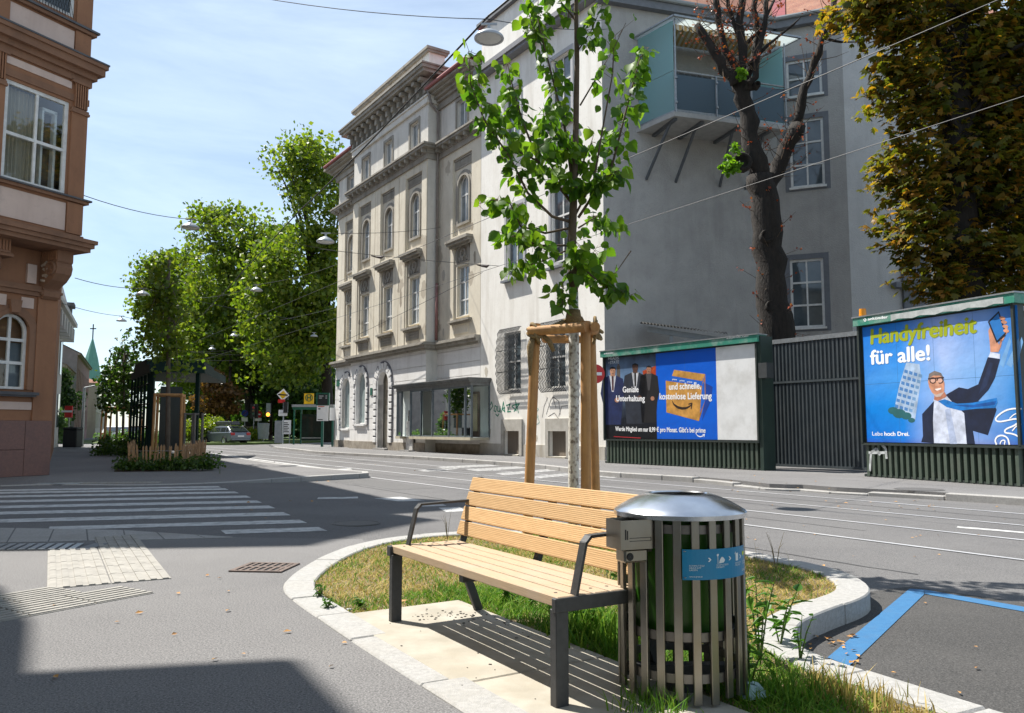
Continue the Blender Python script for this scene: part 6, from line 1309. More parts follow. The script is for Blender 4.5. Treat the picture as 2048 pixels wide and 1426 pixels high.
big_tree('copper_tree', 'small tree with rusty brown leaves behind the yellow green hedge', (-26.5, 72, 0), [pe(425, 785, 34, 45, 70), pe(450, 800, 25, 35, 70)], 60, 40, .8, .34, RUST, .16, (-26.3, 71, 2.4), limbs=6)
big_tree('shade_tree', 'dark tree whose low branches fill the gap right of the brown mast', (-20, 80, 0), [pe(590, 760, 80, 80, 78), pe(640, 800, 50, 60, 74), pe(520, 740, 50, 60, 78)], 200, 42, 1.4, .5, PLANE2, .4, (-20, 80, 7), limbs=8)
# street trees of the left street, each in its own stake frame
def stake_frame(c, w, h, label, r=.045, lean=.06):
    T = thing('tree_stake_frame', label, 'tree support', c, .3, 'stake frames in the left street')
    cs = [(-w, -w), (w, -w), (w, w), (-w, w)]
    for x, y in cs: MB().tube([(x*(1+lean), y*(1+lean), -.05), (x, y, h)], r, 8).build('post', STW, T, smooth=40)
    for (a, b_) in ((0, 1), (1, 2), (2, 3), (3, 0)): MB().tube([(*cs[a], h-.05), (*cs[b_], h-.05)], r, 8).build('crossbar', STW, T, smooth=40)
    return T
big_tree('street_tree', 'slim street tree growing from the fenced bed by the dark green pavilion', (-11.2, 26.2, 0), [pe(338, 560, 34, 62, 26), pe(335, 650, 46, 70, 26), pe(345, 720, 40, 35, 26), pe(300, 650, 22, 60, 26)], 85, 18, .5, .17, PLANE, .075, AT(338, 520, 26), BARKG, limbs=22)
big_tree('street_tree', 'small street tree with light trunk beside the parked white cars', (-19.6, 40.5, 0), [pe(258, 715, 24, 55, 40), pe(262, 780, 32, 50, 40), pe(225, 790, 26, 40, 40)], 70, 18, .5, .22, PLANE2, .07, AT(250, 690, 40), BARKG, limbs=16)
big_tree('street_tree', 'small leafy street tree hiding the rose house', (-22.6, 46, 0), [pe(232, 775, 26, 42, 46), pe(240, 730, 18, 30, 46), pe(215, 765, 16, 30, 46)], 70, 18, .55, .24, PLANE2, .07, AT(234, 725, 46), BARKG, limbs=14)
stake_frame((-11.2, 26.2, 0), .40, 2.25, 'stake frame round the slim tree by the dark green pavilion'); stake_frame((-19.6, 40.5, 0), .7, 2.2, 'stake frame round the light trunked tree beside the white cars'); stake_frame((-22.6, 46, 0), .7, 2.2, 'stake frame round the leafy tree before the rose house')
# shrubs, hedge, ivy
def bush(name, label, ells, n, per, spr, size, mat, cat='shrub', base=None, group=None):
    b0 = base or (ells[0][0], ells[0][1], 0); T = thing(name, label, cat, b0, group=group); P, C = clumps(ells, n, per, spr, .2); P[:, 2] = np.maximum(P[:, 2], .03); V, F = leaves(P, size, .1); fast('foliage', V, F, mat, T, rng.uniform(0, 1, len(F)), W=True)
    for k in range(5): c = Vector(C[random.randrange(len(C))]); MB().tube([Vector((b0[0]+random.uniform(-.1, .1), b0[1], -.02)), c], [.04, .012], 5).build('stem', TWIG, T, W=True)
    return T
bush('pale_shrub', 'pale green bushy shrub standing in the sun at the end of the left pavement', [pe(115, 845, 22, 28, 50), pe(108, 870, 20, 22, 50)], 60, 36, .35, .2, SHRUB)
bush('climbing_ivy', 'ivy climbing the wall between the white house and the beige house', [(-34.2, 60.5, 2.2, .8, .8, 2.2), (-34.4, 60.8, 4.6, .7, .7, 1.4), (-33.6, 60.8, 3.2, 1., .6, 1.)], 120, 34, .5, .26, IVY, 'ivy')
bush('clipped_hedge', 'bright yellow green hedge behind the bollards', [pe(385, 860, 30, 20, 64), pe(425, 856, 30, 22, 65), pe(460, 862, 25, 16, 66), pe(365, 866, 20, 16, 64)], 170, 40, .5, .17, LIME, 'hedge')
bush('clipped_hedge', 'low yellow green hedge between the brown masts', [pe(505, 868, 22, 12, 70), pe(480, 866, 16, 14, 70)], 60, 40, .45, .18, LIME, 'hedge')
bush('round_bush', 'round dark bush behind the no entry sign at the junction', [pe(512, 842, 14, 16, 74)], 40, 40, .4, .2, PLANE2)
# ------------------------------------------------------------------ the young tree behind the bench
YT = thing('young_tree', 'young broad leaved tree with limewashed trunk staked behind the bench', 'tree', (.6, 7.75, -.02))
TY = 7.75
MB().tube([AT(1148, 1098, TY), AT(1147, 960, TY), AT(1148, 700, TY), AT(1147, 585, TY)], [.056, .051, .05, .047], 14).build('trunk', WBARK, YT, W=True, smooth=True)
def c5(x, y): return (880+x/2.852, y/2.852)
tk = [(1147, 588), (1144, 480), (1148, 380), (1152, 250), (1154, 120), (1152, 20), (1158, -120), (1160, -260)]
MB().tube([AT(*p, TY) for p in tk], [.047, .044, .036, .030, .026, .022, .015, .006], 10).build('leader', TWIG, YT, W=True, smooth=True)
BRS = [([(745, 1265), (640, 1235), (500, 1100), (400, 900), (250, 680), (175, 480), (165, 290)], -.5, 56, .25, .017), ([(755, 1160), (560, 920), (470, 690), (400, 440), (385, 350)], .35, 66, .15, .016), ([(560, 920), (440, 860), (330, 720), (240, 540), (215, 460)], -.2, 44, .2, .011), ([(750, 1000), (710, 720), (610, 320), (540, 180), (500, 60)], .4, 60, .1, .016),
       ([(775, 1220), (880, 1020), (930, 720), (985, 420), (990, 280), (1060, 130)], -.3, 10, .1, .013), ([(790, 1240), (980, 950), (1090, 520), (1140, 330), (1190, 270)], .3, 62, .25, .016), ([(800, 600), (930, 380), (985, 290)], .2, 6, .4, .01), ([(745, 1300), (600, 1330), (460, 1290), (400, 1160), (300, 1140), (215, 1165)], .3, 36, .25, .013), ([(735, 1400), (560, 1400), (430, 1350), (345, 1345)], -.3, 34, .25, .012),
       ([(775, 1480), (850, 1560), (950, 1640), (1070, 1690)], -.3, 34, .3, .012), ([(790, 1150), (900, 1050), (1030, 960)], -.4, 44, .2, .011), ([(790, 1300), (900, 1230), (1000, 1300)], .3, 24, .3, .010), ([(775, 120), (690, 10), (640, -80)], .2, 18, .2, .01), ([(780, 300), (860, 180), (930, 20)], -.2, 22, .2, .009), ([(600, 290), (560, 120), (560, -60)], .3, 20, .2, .009), ([(760, 1500), (700, 1620), (700, 1730)], -.2, 16, .5, .008), ([(740, 1420), (560, 1500), (390, 1540)], .35, 24, .45, .009), ([(780, 900), (660, 780), (600, 640)], -.4, 40, .1, .010), ([(770, 1080), (640, 960), (560, 820)], -.5, 34, .1, .009), ([(785, 1000), (860, 820), (880, 760)], .3, 26, .1, .009), ([(760, 1460), (840, 1500), (900, 1400)], .4, 24, .2, .008), ([(740, 1550), (820, 1440), (760, 1360)], -.3, 30, 0, .007), ([(775, -80), (700, -250)], .2, 24, .1, .009), ([(775, -60), (880, -240)], -.2, 24, .1, .009), ([(985, 400), (1000, 200), (1110, 110)], .0, 0, .5, .006), ([(1090, 1430), (1000, 1560), (860, 1530)], .1, 6, .5, .007)]
LP_ = []; 
def along(P, t):
    L = [(b_-a).length for a, b_ in zip(P[:-1], P[1:])]; d = t*sum(L)
    for i, l in enumerate(L):
        if d <= l or i == len(L)-1: return P[i].lerp(P[i+1], min(1, d/l)), (P[i+1]-P[i]).normalized()
        d -= l
for pts, dy, nl, t0, r in BRS:
    n = len(pts); P = [AT(*c5(*p), TY+dy*k/(n-1)) for k, p in enumerate(pts)]
    MB().tube(P, [r*(1-.8*k/(n-1)) for k in range(n)], 6).build('branch', TWIG, YT, W=True, smooth=True)
    for _ in range(int(nl*2.0)):
        c, d = along(P, random.uniform(t0, 1.02)); a = Vector((random.gauss(0, 1), random.gauss(0, 1), random.gauss(-.1, .8))).normalized(); LP_.append((c, a))
# leaf blades: broad, toothed, folded along the midrib; base at the origin, tip towards +y
def leaf_mesh(w, l, fold, lob):
    q = MB(); prof = [(0, .02), (.10, .34), (.22, .47), (.30, .46), (.42, .50), (.55, .42), (.62, .40), (.78, .22), (.86, .16), (1, 0)]
    mid = [(0, l*t_, -.22*l*t_*t_) for t_, x in prof]; M_ = [q.v(p) for p in mid]
    for s in (-1, 1):
        E_ = [q.v((s*w*x*(1+lob*((k % 2)-.5)), l*(t_+.03*(k % 2)), fold*w*x-.22*l*t_*t_)) for k, (t_, x) in enumerate(prof)]
        for k in range(len(prof)-1): q.f(*((M_[k], M_[k+1], E_[k+1], E_[k]) if s < 0 else (M_[k], E_[k], E_[k+1], M_[k+1])))
    return q.mesh('leaf', LINDEN, smooth=True)
LM = [leaf_mesh(.105, .112, .25, .16), leaf_mesh(.09, .095, .1, .2), leaf_mesh(.115, .122, .4, .12), leaf_mesh(.082, .105, -.2, .2)]
inv_y = WM[YT].inverted(); rest_V = []; rest_F = []; random.shuffle(LP_)
near = 300
for i, (c, a) in enumerate(LP_):
    pet = c+a*random.uniform(.05, .13); tip = Vector((a.x*.6, a.y*.6, -random.uniform(.35, 1.1))).normalized(); sd = tip.cross(Vector((random.gauss(0, 1), random.gauss(0, 1), random.gauss(0, .4)))).normalized(); nm = sd.cross(tip)
    s = random.uniform(.6, 1.2); M = inv_y @ Matrix.Translation(pet) @ Matrix(((sd.x, tip.x, nm.x, 0), (sd.y, tip.y, nm.y, 0), (sd.z, tip.z, nm.z, 0), (0, 0, 0, 1))) @ Matrix.Scale(s, 4)
    if i < near:
        o = link('leaf', LM[i % 4], YT); o.matrix_basis = M
    else:
        me = LM[i % 4]; b0 = len(rest_V); rest_V += [tuple(M @ v.co) for v in me.vertices]; rest_F += [[b0+k for k in p.vertices] for p in me.polygons]
if rest_F:
    o = fast('leaves', rest_V, rest_F, LINDEN, YT, np.repeat(rng.uniform(0, 1, (len(rest_F)+17)//18+1), 18)[:len(rest_F)]); stuff(o); o.data.shade_smooth()
q = MB()
for c, a in LP_[:600]: q.tube([c, c+a*.1], .0028, 3, cap=False)
stuff(q.build('petioles', TWIG, YT, W=True, fix=False))
# ------------------------------------------------------------------ the pollarded bare tree behind the gate
BT = thing('pollarded_tree', 'almost bare dark pollarded tree with red twigs standing behind the gate', 'tree', (8.1, 24.4, 0)); BY_ = 24.4
def b5(x, y): return (1180+x/2.852, y/2.852)
px = lambda pts, dy=0: [AT(*b5(*p), BY_+dy) for p in pts]
def knobs(P, r):
    return [v*random.uniform(.9, 1.12) for v in r]
g0 = AT(1556, 668, BY_); 
stems = [([(1075, 2350), (1070, 1900), (1040, 1650), (1020, 1420), (1000, 1150), (965, 1000)], [.62, .58, .55, .52, .5, .46], 0), ([(975, 1030), (930, 880), (905, 700), (870, 560), (850, 470)], [.42, .36, .33, .30, .30], 0), ([(1000, 1080), (1060, 990), (1120, 850), (1185, 720)], [.34, .30, .29, .30], .2), ([(1180, 720), (1210, 560), (1270, 400), (1310, 260), (1370, 120), (1400, -60)], [.2, .17, .15, .13, .11, .08], .2),
         ([(850, 470), (770, 400), (690, 270), (610, 140)], [.25, .2, .16, .13], -.2), ([(860, 470), (790, 330), (755, 250), (730, 60), (715, -40)], [.2, .15, .14, .12, .1], .2), ([(860, 460), (870, 280), (855, 130), (870, -40)], [.2, .16, .14, .12], 0), ([(880, 470), (930, 350), (960, 200), (935, 60), (950, -40)], [.17, .14, .12, .1, .09], .3), ([(900, 480), (945, 440), (955, 300), (1000, 150), (1010, -40)], [.14, .12, .11, .09, .08], -.3), ([(860, 250), (830, 150), (790, 40), (770, -60)], [.1, .08, .07, .05], .1), ([(905, 370), (1010, 260), (1160, 140), (1200, 100)], [.07, .06, .04, .02], -.2), ([(1360, 180), (1480, 160), (1580, 130)], [.06, .05, .03], 0), ([(1340, 220), (1430, 240), (1530, 240)], [.05, .04, .015], .1), ([(870, 490), (920, 500), (965, 480)], [.2, .14, .1], -.2), ([(900, 240), (980, 160), (1050, 0)], [.08, .06, .05], .2)]
for pts, r, dy in stems:
    P = px(pts, dy); Pn = []; rn = []
    for k in range(len(P)-1):
        for j in range(3): t_ = j/3; Pn.append(P[k].lerp(P[k+1], t_)+Vector((random.gauss(0, .04), random.gauss(0, .04), 0))*min(1, r[k]*3)); rn.append(.84*(r[k]*(1-t_)+r[k+1]*t_)*random.uniform(.86, 1.16))
    Pn.append(P[-1]); rn.append(r[-1]*.84); MB().tube(Pn, rn, 9).build('trunk' if r[0] > .5 else 'limb', BARK, BT, W=True, smooth=True)
for (x, y, s) in ((870, 920, .3), (1010, 1345, .2), (1035, 1745, .17), (955, 480, .1)):
    c = AT(*b5(x, y), BY_-.42); MB(Matrix.Translation(c) @ Matrix.Rotation(R(80), 4, 'X')).lathe([(s, -.2), (s*1.05, 0), (s*.85, .06), (s*.7, .02), (s*.6, -.12), (.001, -.14)], 14).build('knot_hole', BARK, BT, W=True, smooth=True)
q = MB(); RL = []
for k in range(330):
    pts, r, dy = stems[random.choice([0, 0, 1, 2, 3, 3, 4, 4, 5, 6, 7, 8, 9])]; P = px(pts, dy); c, d = along(P, random.uniform(.25, 1) if r[0] > .5 else random.uniform(.1, 1)); a = Vector((random.gauss(0, 1), random.gauss(-.3, .6), random.gauss(.5, .7))).normalized(); l = random.uniform(.35, 1.2)
    m_ = c+a*l*.6; e = c+a*l+Vector((random.gauss(0, .1), 0, random.uniform(0, .2))); q.tube([c, m_, e], [.014, .010, .004], 4, cap=False)
    if random.random() < .6: RL += [m_.lerp(e, random.random())+Vector((random.gauss(0, .04), random.gauss(0, .04), random.gauss(0, .04))) for _ in range(4)]
stuff(q.build('twigs', TWIG, BT, W=True, fix=False))
V, F = leaves(np.array([tuple(p) for p in RL]), .09); stuff(fast('withered_leaves', V, F, leafmat('withered', (.2, .03, .015), (.28, .05, .02), (.3, .1, .03), .3), BT, rng.uniform(0, 1, len(F)), W=True))
P, C = clumps([pe(1484, 150, 12, 22, BY_-.6), pe(1458, 335, 22, 22, BY_-.6), pe(1470, 300, 8, 14, BY_-.6)], 30, 22, .13, .1); V, F = leaves(P, .13); stuff(fast('green_shoot', V, F, leafmat('shoot', (.09, .2, .012), (.13, .27, .018), (.18, .3, .02), .5), BT, rng.uniform(0, 1, len(F)), W=True))
# ------------------------------------------------------------------ the big chestnut behind the right billboard
CT = thing('chestnut_tree', 'huge browning chestnut tree overhanging the blue billboard', 'tree', (12.6, 21.6, 0)); CY = 21.2
MB().tube([(12.6, 21.6, -.1), (12.5, 21.6, 3), (12.3, 21.6, 8), (12.6, 21.6, 14)], [.55, .48, .42, .25], 12).build('trunk', BARK, CT, W=True, smooth=True)
el = [pe(1800, 20, 85, 110, CY), pe(1812, 180, 75, 90, CY), pe(1822, 330, 70, 90, CY), pe(1840, 450, 75, 80, CY), pe(1870, 560, 62, 55, CY), pe(1930, 120, 120, 150, CY, .6), pe(1960, 330, 120, 140, CY, .6), pe(1985, 520, 110, 100, CY, .4), pe(2100, 150, 130, 190, CY, .3), pe(2130, 450, 120, 150, CY, .3), pe(1980, -120, 200, 110, CY, .3), pe(1740, -20, 60, 40, CY), pe(1690, 20, 50, 22, CY)]
P, C = clumps(el, 1250, 20, .55, .3)
for i in rng.choice(len(C), 60, False):
    c = Vector(C[i]); s = Vector((12.45, 21.6, max(2.5, min(13, c.z-1.2)))); MB().tube([s, s.lerp(c, .5)+Vector((0, 0, .3)), c], [.12, .07, .02], 5, cap=False).build('limb', BARK, CT, W=True, smooth=True)
# hand shaped leaves: five leaflets fanned round each leaf point
n = len(P); d = rng.normal(size=(n, 3))*np.array([1, 1, .5]); out = P-np.array([12.5, 21.6, 0]); out[:, 2] = 0; out /= np.linalg.norm(out, axis=1)[:, None]; d = d*.6+out*.7; d[:, 2] -= .45; d /= np.linalg.norm(d, axis=1)[:, None]
u = np.cross(d, np.array([0, 0, 1.])+rng.normal(size=(n, 3))*.35); u /= np.linalg.norm(u, axis=1)[:, None]; w = np.cross(u, d); VV = []; LVv = []; base_c = rng.uniform(0, 1, n)
sz = .2*rng.uniform(.7, 1.25, n)
for a, l in ((-1.15, .72), (-.55, .92), (0, 1.), (.55, .92), (1.15, .72)):
    dd = d*math.cos(a)+u*math.sin(a); uu = -d*math.sin(a)+u*math.cos(a); s = (sz*l)[:, None]; m_ = P+dd*s*.6
    VV.append(np.stack([P, m_+uu*s*.2+w*s*.05, P+dd*s-w*s*.12, m_-uu*s*.2+w*s*.05], 1)); LVv.append(np.clip(base_c+rng.normal(size=n)*.06, 0, .999))
V = np.concatenate(VV).reshape(-1, 3); F = np.arange(len(V)).reshape(-1, 4); fast('crown', V, F, CHEST, CT, np.concatenate(LVv), W=True)
for k in range(14):
    c = Vector(P[random.randrange(n)])+Vector((0, -.1, -.1)); MB().lathe([(.001, .035), (.025, .025), (.035, 0), (.025, -.025), (.001, -.035)], 8).build('conker', pm('conker_green', (.2, .3, .03), None, 4, .6), CT, loc=WM[CT].inverted() @ c)
# ================================================================== STREET FURNITURE, VEHICLES, WIRES
DGREEN = pm('pavilion_green', (.010, .028, .024), (.007, .02, .017), 3, .6, spec=.1)
PV = thing('steel_pavilion', 'dark green steel pavilion with open fins and flat roof in the fenced bed', 'pavilion', (-14.5, 33, 0))
A, B = Vector((-13.9, 30.9, 0)), Vector((-17.2, 36.2, 0)); E_ = Vector((-12.5, 31.8, 0)); Fp = Vector((-14.2, 38.2, 0))
for k in range(7):
    c = A.lerp(B, k/6); d = (B-A).normalized(); n_ = Vector((d.y, -d.x, 0)); MB().obox(c+Vector((0, 0, 1.65)), d*.025, n_*.05, Vector((0, 0, 1.65))).build('fin', DGREEN, PV, W=True)
for z in (.3, 1.2, 2.1, 2.9): MB().bar(A+Vector((0, 0, z)), B+Vector((0, 0, z)), .05, .05).build('cross_rail', DGREEN, PV, W=True)
for c in (E_, A.lerp(E_, .0)): MB().box(c.x-.07, c.x+.07, c.y-.07, c.y+.07, 0, 3.3).build('post', DGREEN, PV, W=True)
MB().prism([(p.x, p.y) for p in (A+Vector((.0, -.3, 0)), E_+Vector((.3, -.1, 0)), Fp+Vector((.4, .3, 0)), B+Vector((-.3, .5, 0)))], 3.3, 3.62).build('roof', DGREEN, PV, W=True)
MB().prism([(p.x, p.y) for p in (A.lerp(B, .3), E_.lerp(Fp, .3), E_.lerp(Fp, .9), A.lerp(B, .9))], 3.62, 3.95).build('roof_box', DGREEN, PV, W=True)
MB().obox(A.lerp(E_, .42)+Vector((0, 0, 1.5)), (E_-A)*.24, Vector((.02, -.03, 0)), Vector((0, 0, 1.25))).build('glass_panel', pm('dark_mirror', (.02, .026, .028), (.014, .02, .02), 2, .1, spec=.12), PV, W=True)
# fenced bed: paling fence, each paling its own piece
CHES = pm('paling_wood', (.40, .24, .12), (.26, .155, .08), 4, .85, .3, 40, stretch=(6, 6, .6), stain=(.14, .09, .05), ssc=3); SOILB = pm('bed_soil', (.06, .045, .03), (.04, .03, .02), 8, .95, .5, 30)
bd = [Vector((-10.3, 20.9, 0)), Vector((-8.5, 21.2, 0)), Vector((-9.7, 26.0, 0)), Vector((-12.9, 31.5, 0)), Vector((-14.2, 30.5, 0)), Vector((-12.6, 26.5, 0))]
BED = thing('fenced_bed', 'planting bed with low ground cover inside the paling fence', 'planting bed', bd[0]); MB().prism([(p.x, p.y) for p in bd], -.1, .03).build('soil', SOILB, BED, W=True)
PF = thing('paling_fence', 'rough chestnut paling fence round the bed by the crossing', 'fence', bd[0])
def pal():
    w, h = random.uniform(.035, .055), random.uniform(.62, .82); return MB().prism([(-w/2, -.012), (w/2, -.012), (w/2, .012), (-w/2, .012)], 0, h-.06).poly([(-w/2, -.012, h-.06), (w/2, -.012, h-.06), (0, 0, h)]).poly([(-w/2, .012, h-.06), (w/2, .012, h-.06), (0, 0, h)]).poly([(-w/2, -.012, h-.06), (-w/2, .012, h-.06), (0, 0, h)]).poly([(w/2, -.012, h-.06), (w/2, .012, h-.06), (0, 0, h)]).mesh('paling', CHES)
pmv = [pal() for _ in range(7)]; fpath = [Vector((-12.2, 26.0, 0)), Vector((-10.15, 21.35, 0)), Vector((-8.85, 21.6, 0)), Vector((-10.0, 26.3, 0))]
for a, b_ in zip(fpath[:-1], fpath[1:]):
    n = int((b_-a).length/.085)
    for k in range(n):
        c = a.lerp(b_, (k+random.uniform(-.2, .2))/n); o = link('paling', random.choice(pmv), PF); o.matrix_basis = WM[PF].inverted() @ Matrix.Translation(c) @ rot2(math.atan2((b_-a).y, (b_-a).x)) @ Matrix.Rotation(random.gauss(0, .06), 4, 'Y') @ Matrix.Rotation(random.gauss(0, .04), 4, 'X')
    for z in (.22, .52): MB().tube([a+Vector((0, 0, z)), b_+Vector((0, 0, z))], .006, 4).build('wire', GALV, PF, W=True)
GW = pm('weathered_post', (.16, .145, .13), (.11, .1, .09), 4, .9, stretch=(6, 6, .5))
TG = thing('grey_post_guard', 'weathered grey post guard standing right of the paling fence', 'tree support', (-10.6, 26.0, 0))
for x, y in ((0, 0), (.14, .3), (.3, .05), (.4, .45)): MB().tube([(x, y, 0), (x, y, 1.62)], .045, 8).build('post', GW, TG)
MB().tube([(-.02, .0, 1.58), (.42, .1, 1.58)], .03, 6).build('crossbar', GW, TG)
P = []
for _ in range(500):
    t_ = random.random(); a = bd[0].lerp(bd[1], random.random()); b_ = bd[5].lerp(bd[2], random.random()); c = a.lerp(b_, t_**1.5); P += [(c.x+random.gauss(0, .12), c.y+random.gauss(0, .12), .05+abs(random.gauss(0, .12))) for _ in range(14)]
P += [(-8.2+random.gauss(0, .16), 21.5+random.gauss(0, .3), .05+abs(random.gauss(0, .14))) for _ in range(500)]
V, F = leaves(np.array(P), .09, 0); stuff(fast('ground_cover', V, F, PLANE2, BED, rng.uniform(0, 1, len(F)), W=True))
# planted bed further on
bush('low_shrub', 'low dark shrubs in the second bed beside the left pavement', [(-17.2, 36, .25, 1.6, 2.5, .35), (-19.5, 41, .3, 1.6, 3., .45), (-16.3, 33.5, .2, .9, 1.2, .3)], 120, 34, .3, .13, PLANE2, base=(-17.8, 37.5, 0))
bush('tall_grass_bed', 'sunlit grassy planting in front of the white cars', [(-21.5, 47, .5, 2., 2.6, .5), (-24.5, 52, .5, 2.2, 2.5, .5)], 120, 34, .35, .16, SHRUB, 'planting', base=(-22.5, 49, 0))
# ---------------- hanging lamps and wires
LAMPM = pm('lamp_grey', (.40, .42, .44), (.33, .35, .37), 3, .35, metal=.4); LGL = pm('lamp_glass', (.6, .6, .56), (.5, .5, .47), 3, .3); WIRE = pm('wire_black', (.018, .018, .02), None, 3, .6); INSU = pm('insulator', (.05, .03, .028), None, 4, .4)
def lamp(u, v, Y, label, group=None, r=.3):
    c = AT(u, v, Y); T = thing('hanging_street_lamp', label, 'street lamp', c, group=group)
    MB().lathe([(.001, .16), (.06, .155), (.12, .12), (.22, .06), (.29, .0), (.30, -.03), (.295, -.045), (.25, -.045), (.25, -.03)], 28).build('shade', LAMPM, T, smooth=50); MB().lathe([(.001, -.06), (.12, -.055), (.25, -.035)], 24).build('diffuser', LGL, T, smooth=True)
    MB().tube([(0, 0, .15), (0, 0, .26)], .03, 8).build('stem', LAMPM, T); MB().bar((-.16, 0, .27), (.16, 0, .27), .03, .04).build('clamp', LAMPM, T); return c
c0_ = lamp(978, 74, 15.3, 'large grey dome lamp hanging over the street beside the young tree')
gl = 'lamps hung on wires over the street'; far_l = 'grey dome lamp hung on a wire over the far street'
LC = [c0_]+[lamp(u, v, Y, l, gl) for u, v, Y, l in ((381, 454, 26.7, 'grey dome lamp hung in the sky left of the park trees, nearest the oriel'), (651, 482, 26.5, 'grey dome lamp hung beside the end of the cream tenement'), (286, 588, 37, 'grey dome lamp hung left of the leftmost park tree'), (513, 580, 40, 'grey dome lamp hung in front of the round topped park tree'), (243, 641, 48, 'grey dome lamp hung above the small street trees of the left street'), (468, 671, 60, 'small grey dome lamp hung above the brown mast behind the car'), (424, 698, 66, 'small grey dome lamp hung above the dark green pavilion roof'), (628, 672, 62, 'small grey dome lamp hung above the tram shelter'))]
def wire(name, pts, r=.012, sag=.0, label=None, parent=None):
    P = []
    for a, b_ in zip(pts[:-1], pts[1:]):
        for k in range(8): t_ = k/8; p = a.lerp(b_, t_); P.append(p-Vector((0, 0, sag*4*t_*(1-t_))))
    P.append(pts[-1]); return tag(MB().tube(P, r, 5).build(name, WIRE, fix=False), label, 'wire', 'overhead wires')
up = Vector((0, 0, .27)); Z = lambda p, z: Vector((p.x, p.y, z))
for k, lab in ((1, 'span wire from the oriel house carrying the nearest far lamp'), (3, 'span wire carrying the lamp before the leftmost park tree'), (5, 'span wire high above the far left street')):
    c = LC[k]; a = {1: AT(165, 390, 21), 3: AT(150, 556, 30), 5: AT(110, 602, 38)}[k]; e = {1: AT(700, 505, 48), 3: AT(600, 640, 60), 5: AT(520, 690, 70)}[k]; wire('span_wire', [a, c+up, e], .011 if k == 1 else .014, .12, lab)
wire('span_wire', [AT(650, 463, 26.5), LC[2]+up, AT(880, 455, 38)], .010, .1, 'span wire carrying the lamp beside the cream tenement'); wire('span_wire', [AT(400, 596, 45), LC[4]+up, AT(676, 528, 46)], .013, .15, 'span wire carrying a lamp in front of the park trees')
wire('suspension_cable', [AT(1060, -40, 14.2), c0_+up+Vector((0, 0, .18)), AT(690, 335, 23.5), AT(600, 420, 28), AT(395, 640, 56)], .022, .02, 'thick dark cable running down the street above the big lamp')
wire('span_wire', [AT(500, -8, 16), c0_+up+Vector((0, 0, .1)), AT(1215, 58, 24)], .009, .1, 'thin span wire holding the big lamp by the young tree')
wA, wB = AT(1240, 320, 13.4), AT(1210, 460, 18); zc = 5.6
for w_, lab, a, b_ in ((wA, 'tram contact wire over the near track', -9, 46), (wB, 'tram contact wire over the far track', -14, 40)):
    p = Z(w_, w_.z); wire('tram_contact_wire', [p-D2*(-a), p+D2*b_], .0065, .06, lab)
for k, ((u0, v0, y0), (u1, v1, y1)) in enumerate((((640, 498, 30), (1000, 532, 30)), ((672, 690, 46), (965, 545, 33)), ((668, 616, 48), (560, 640, 60)))):
    a, b_ = AT(u0, v0, y0), AT(u1, v1, y1); wire('cross_wire', [a, b_], .010, .05, ['cross wire with dark insulators in front of the cream tenement', 'slanting wire in front of the ground floor of the cream tenement', 'short wire between the cream tenement and the brown mast'][k])
for u, v, y, lab in ((757, 514, 30, 'dark wire insulator before the third window of the cream tenement'), (968, 532, 30, 'dark wire insulator before the white corner house')):
    c = AT(u, v, y); tag(MB().tube([(-.28, 0, .05), (-.1, 0, 0), (.1, 0, -.02), (.2, 0, .03)], [.02, .03, .06, .02], 6).build('wire_insulator', INSU, loc=c), lab, 'insulator')
MASTM = pm('mast_brown', (.045, .024, .02), (.032, .018, .015), 3, .5)
for u, v, h, lab in ((541, 881, 8.4, 'tall brown steel mast beside the ticket machine'), (456, 882, 8.6, 'brown steel mast standing behind the silver estate car')):
    g = G(u, v); T = thing('wire_mast', lab, 'mast', (g.x, g.y, 0)); MB().tube([(0, 0, 0), (0, 0, h)], [.17, .12], 10).build('pole', MASTM, T, smooth=True); MB().lathe([(.22, 0), (.22, .5), (.17, .55)], 10).build('base', MASTM, T); MB().tube([(0, 0, h-.3), (-1.6, -1, h-.2)], .03, 6).build('bracket', MASTM, T)
    for k, e in enumerate(((335, 700, 40), (380, 720, 45))): wire('guy_wire', [Vector((g.x, g.y, h-.2-k*.3)), AT(*e)], .012, .1, '%s guy wire from the %s to the left street' % (('upper', 'lower')[k], 'ticket machine mast' if u > 500 else 'mast behind the car'))
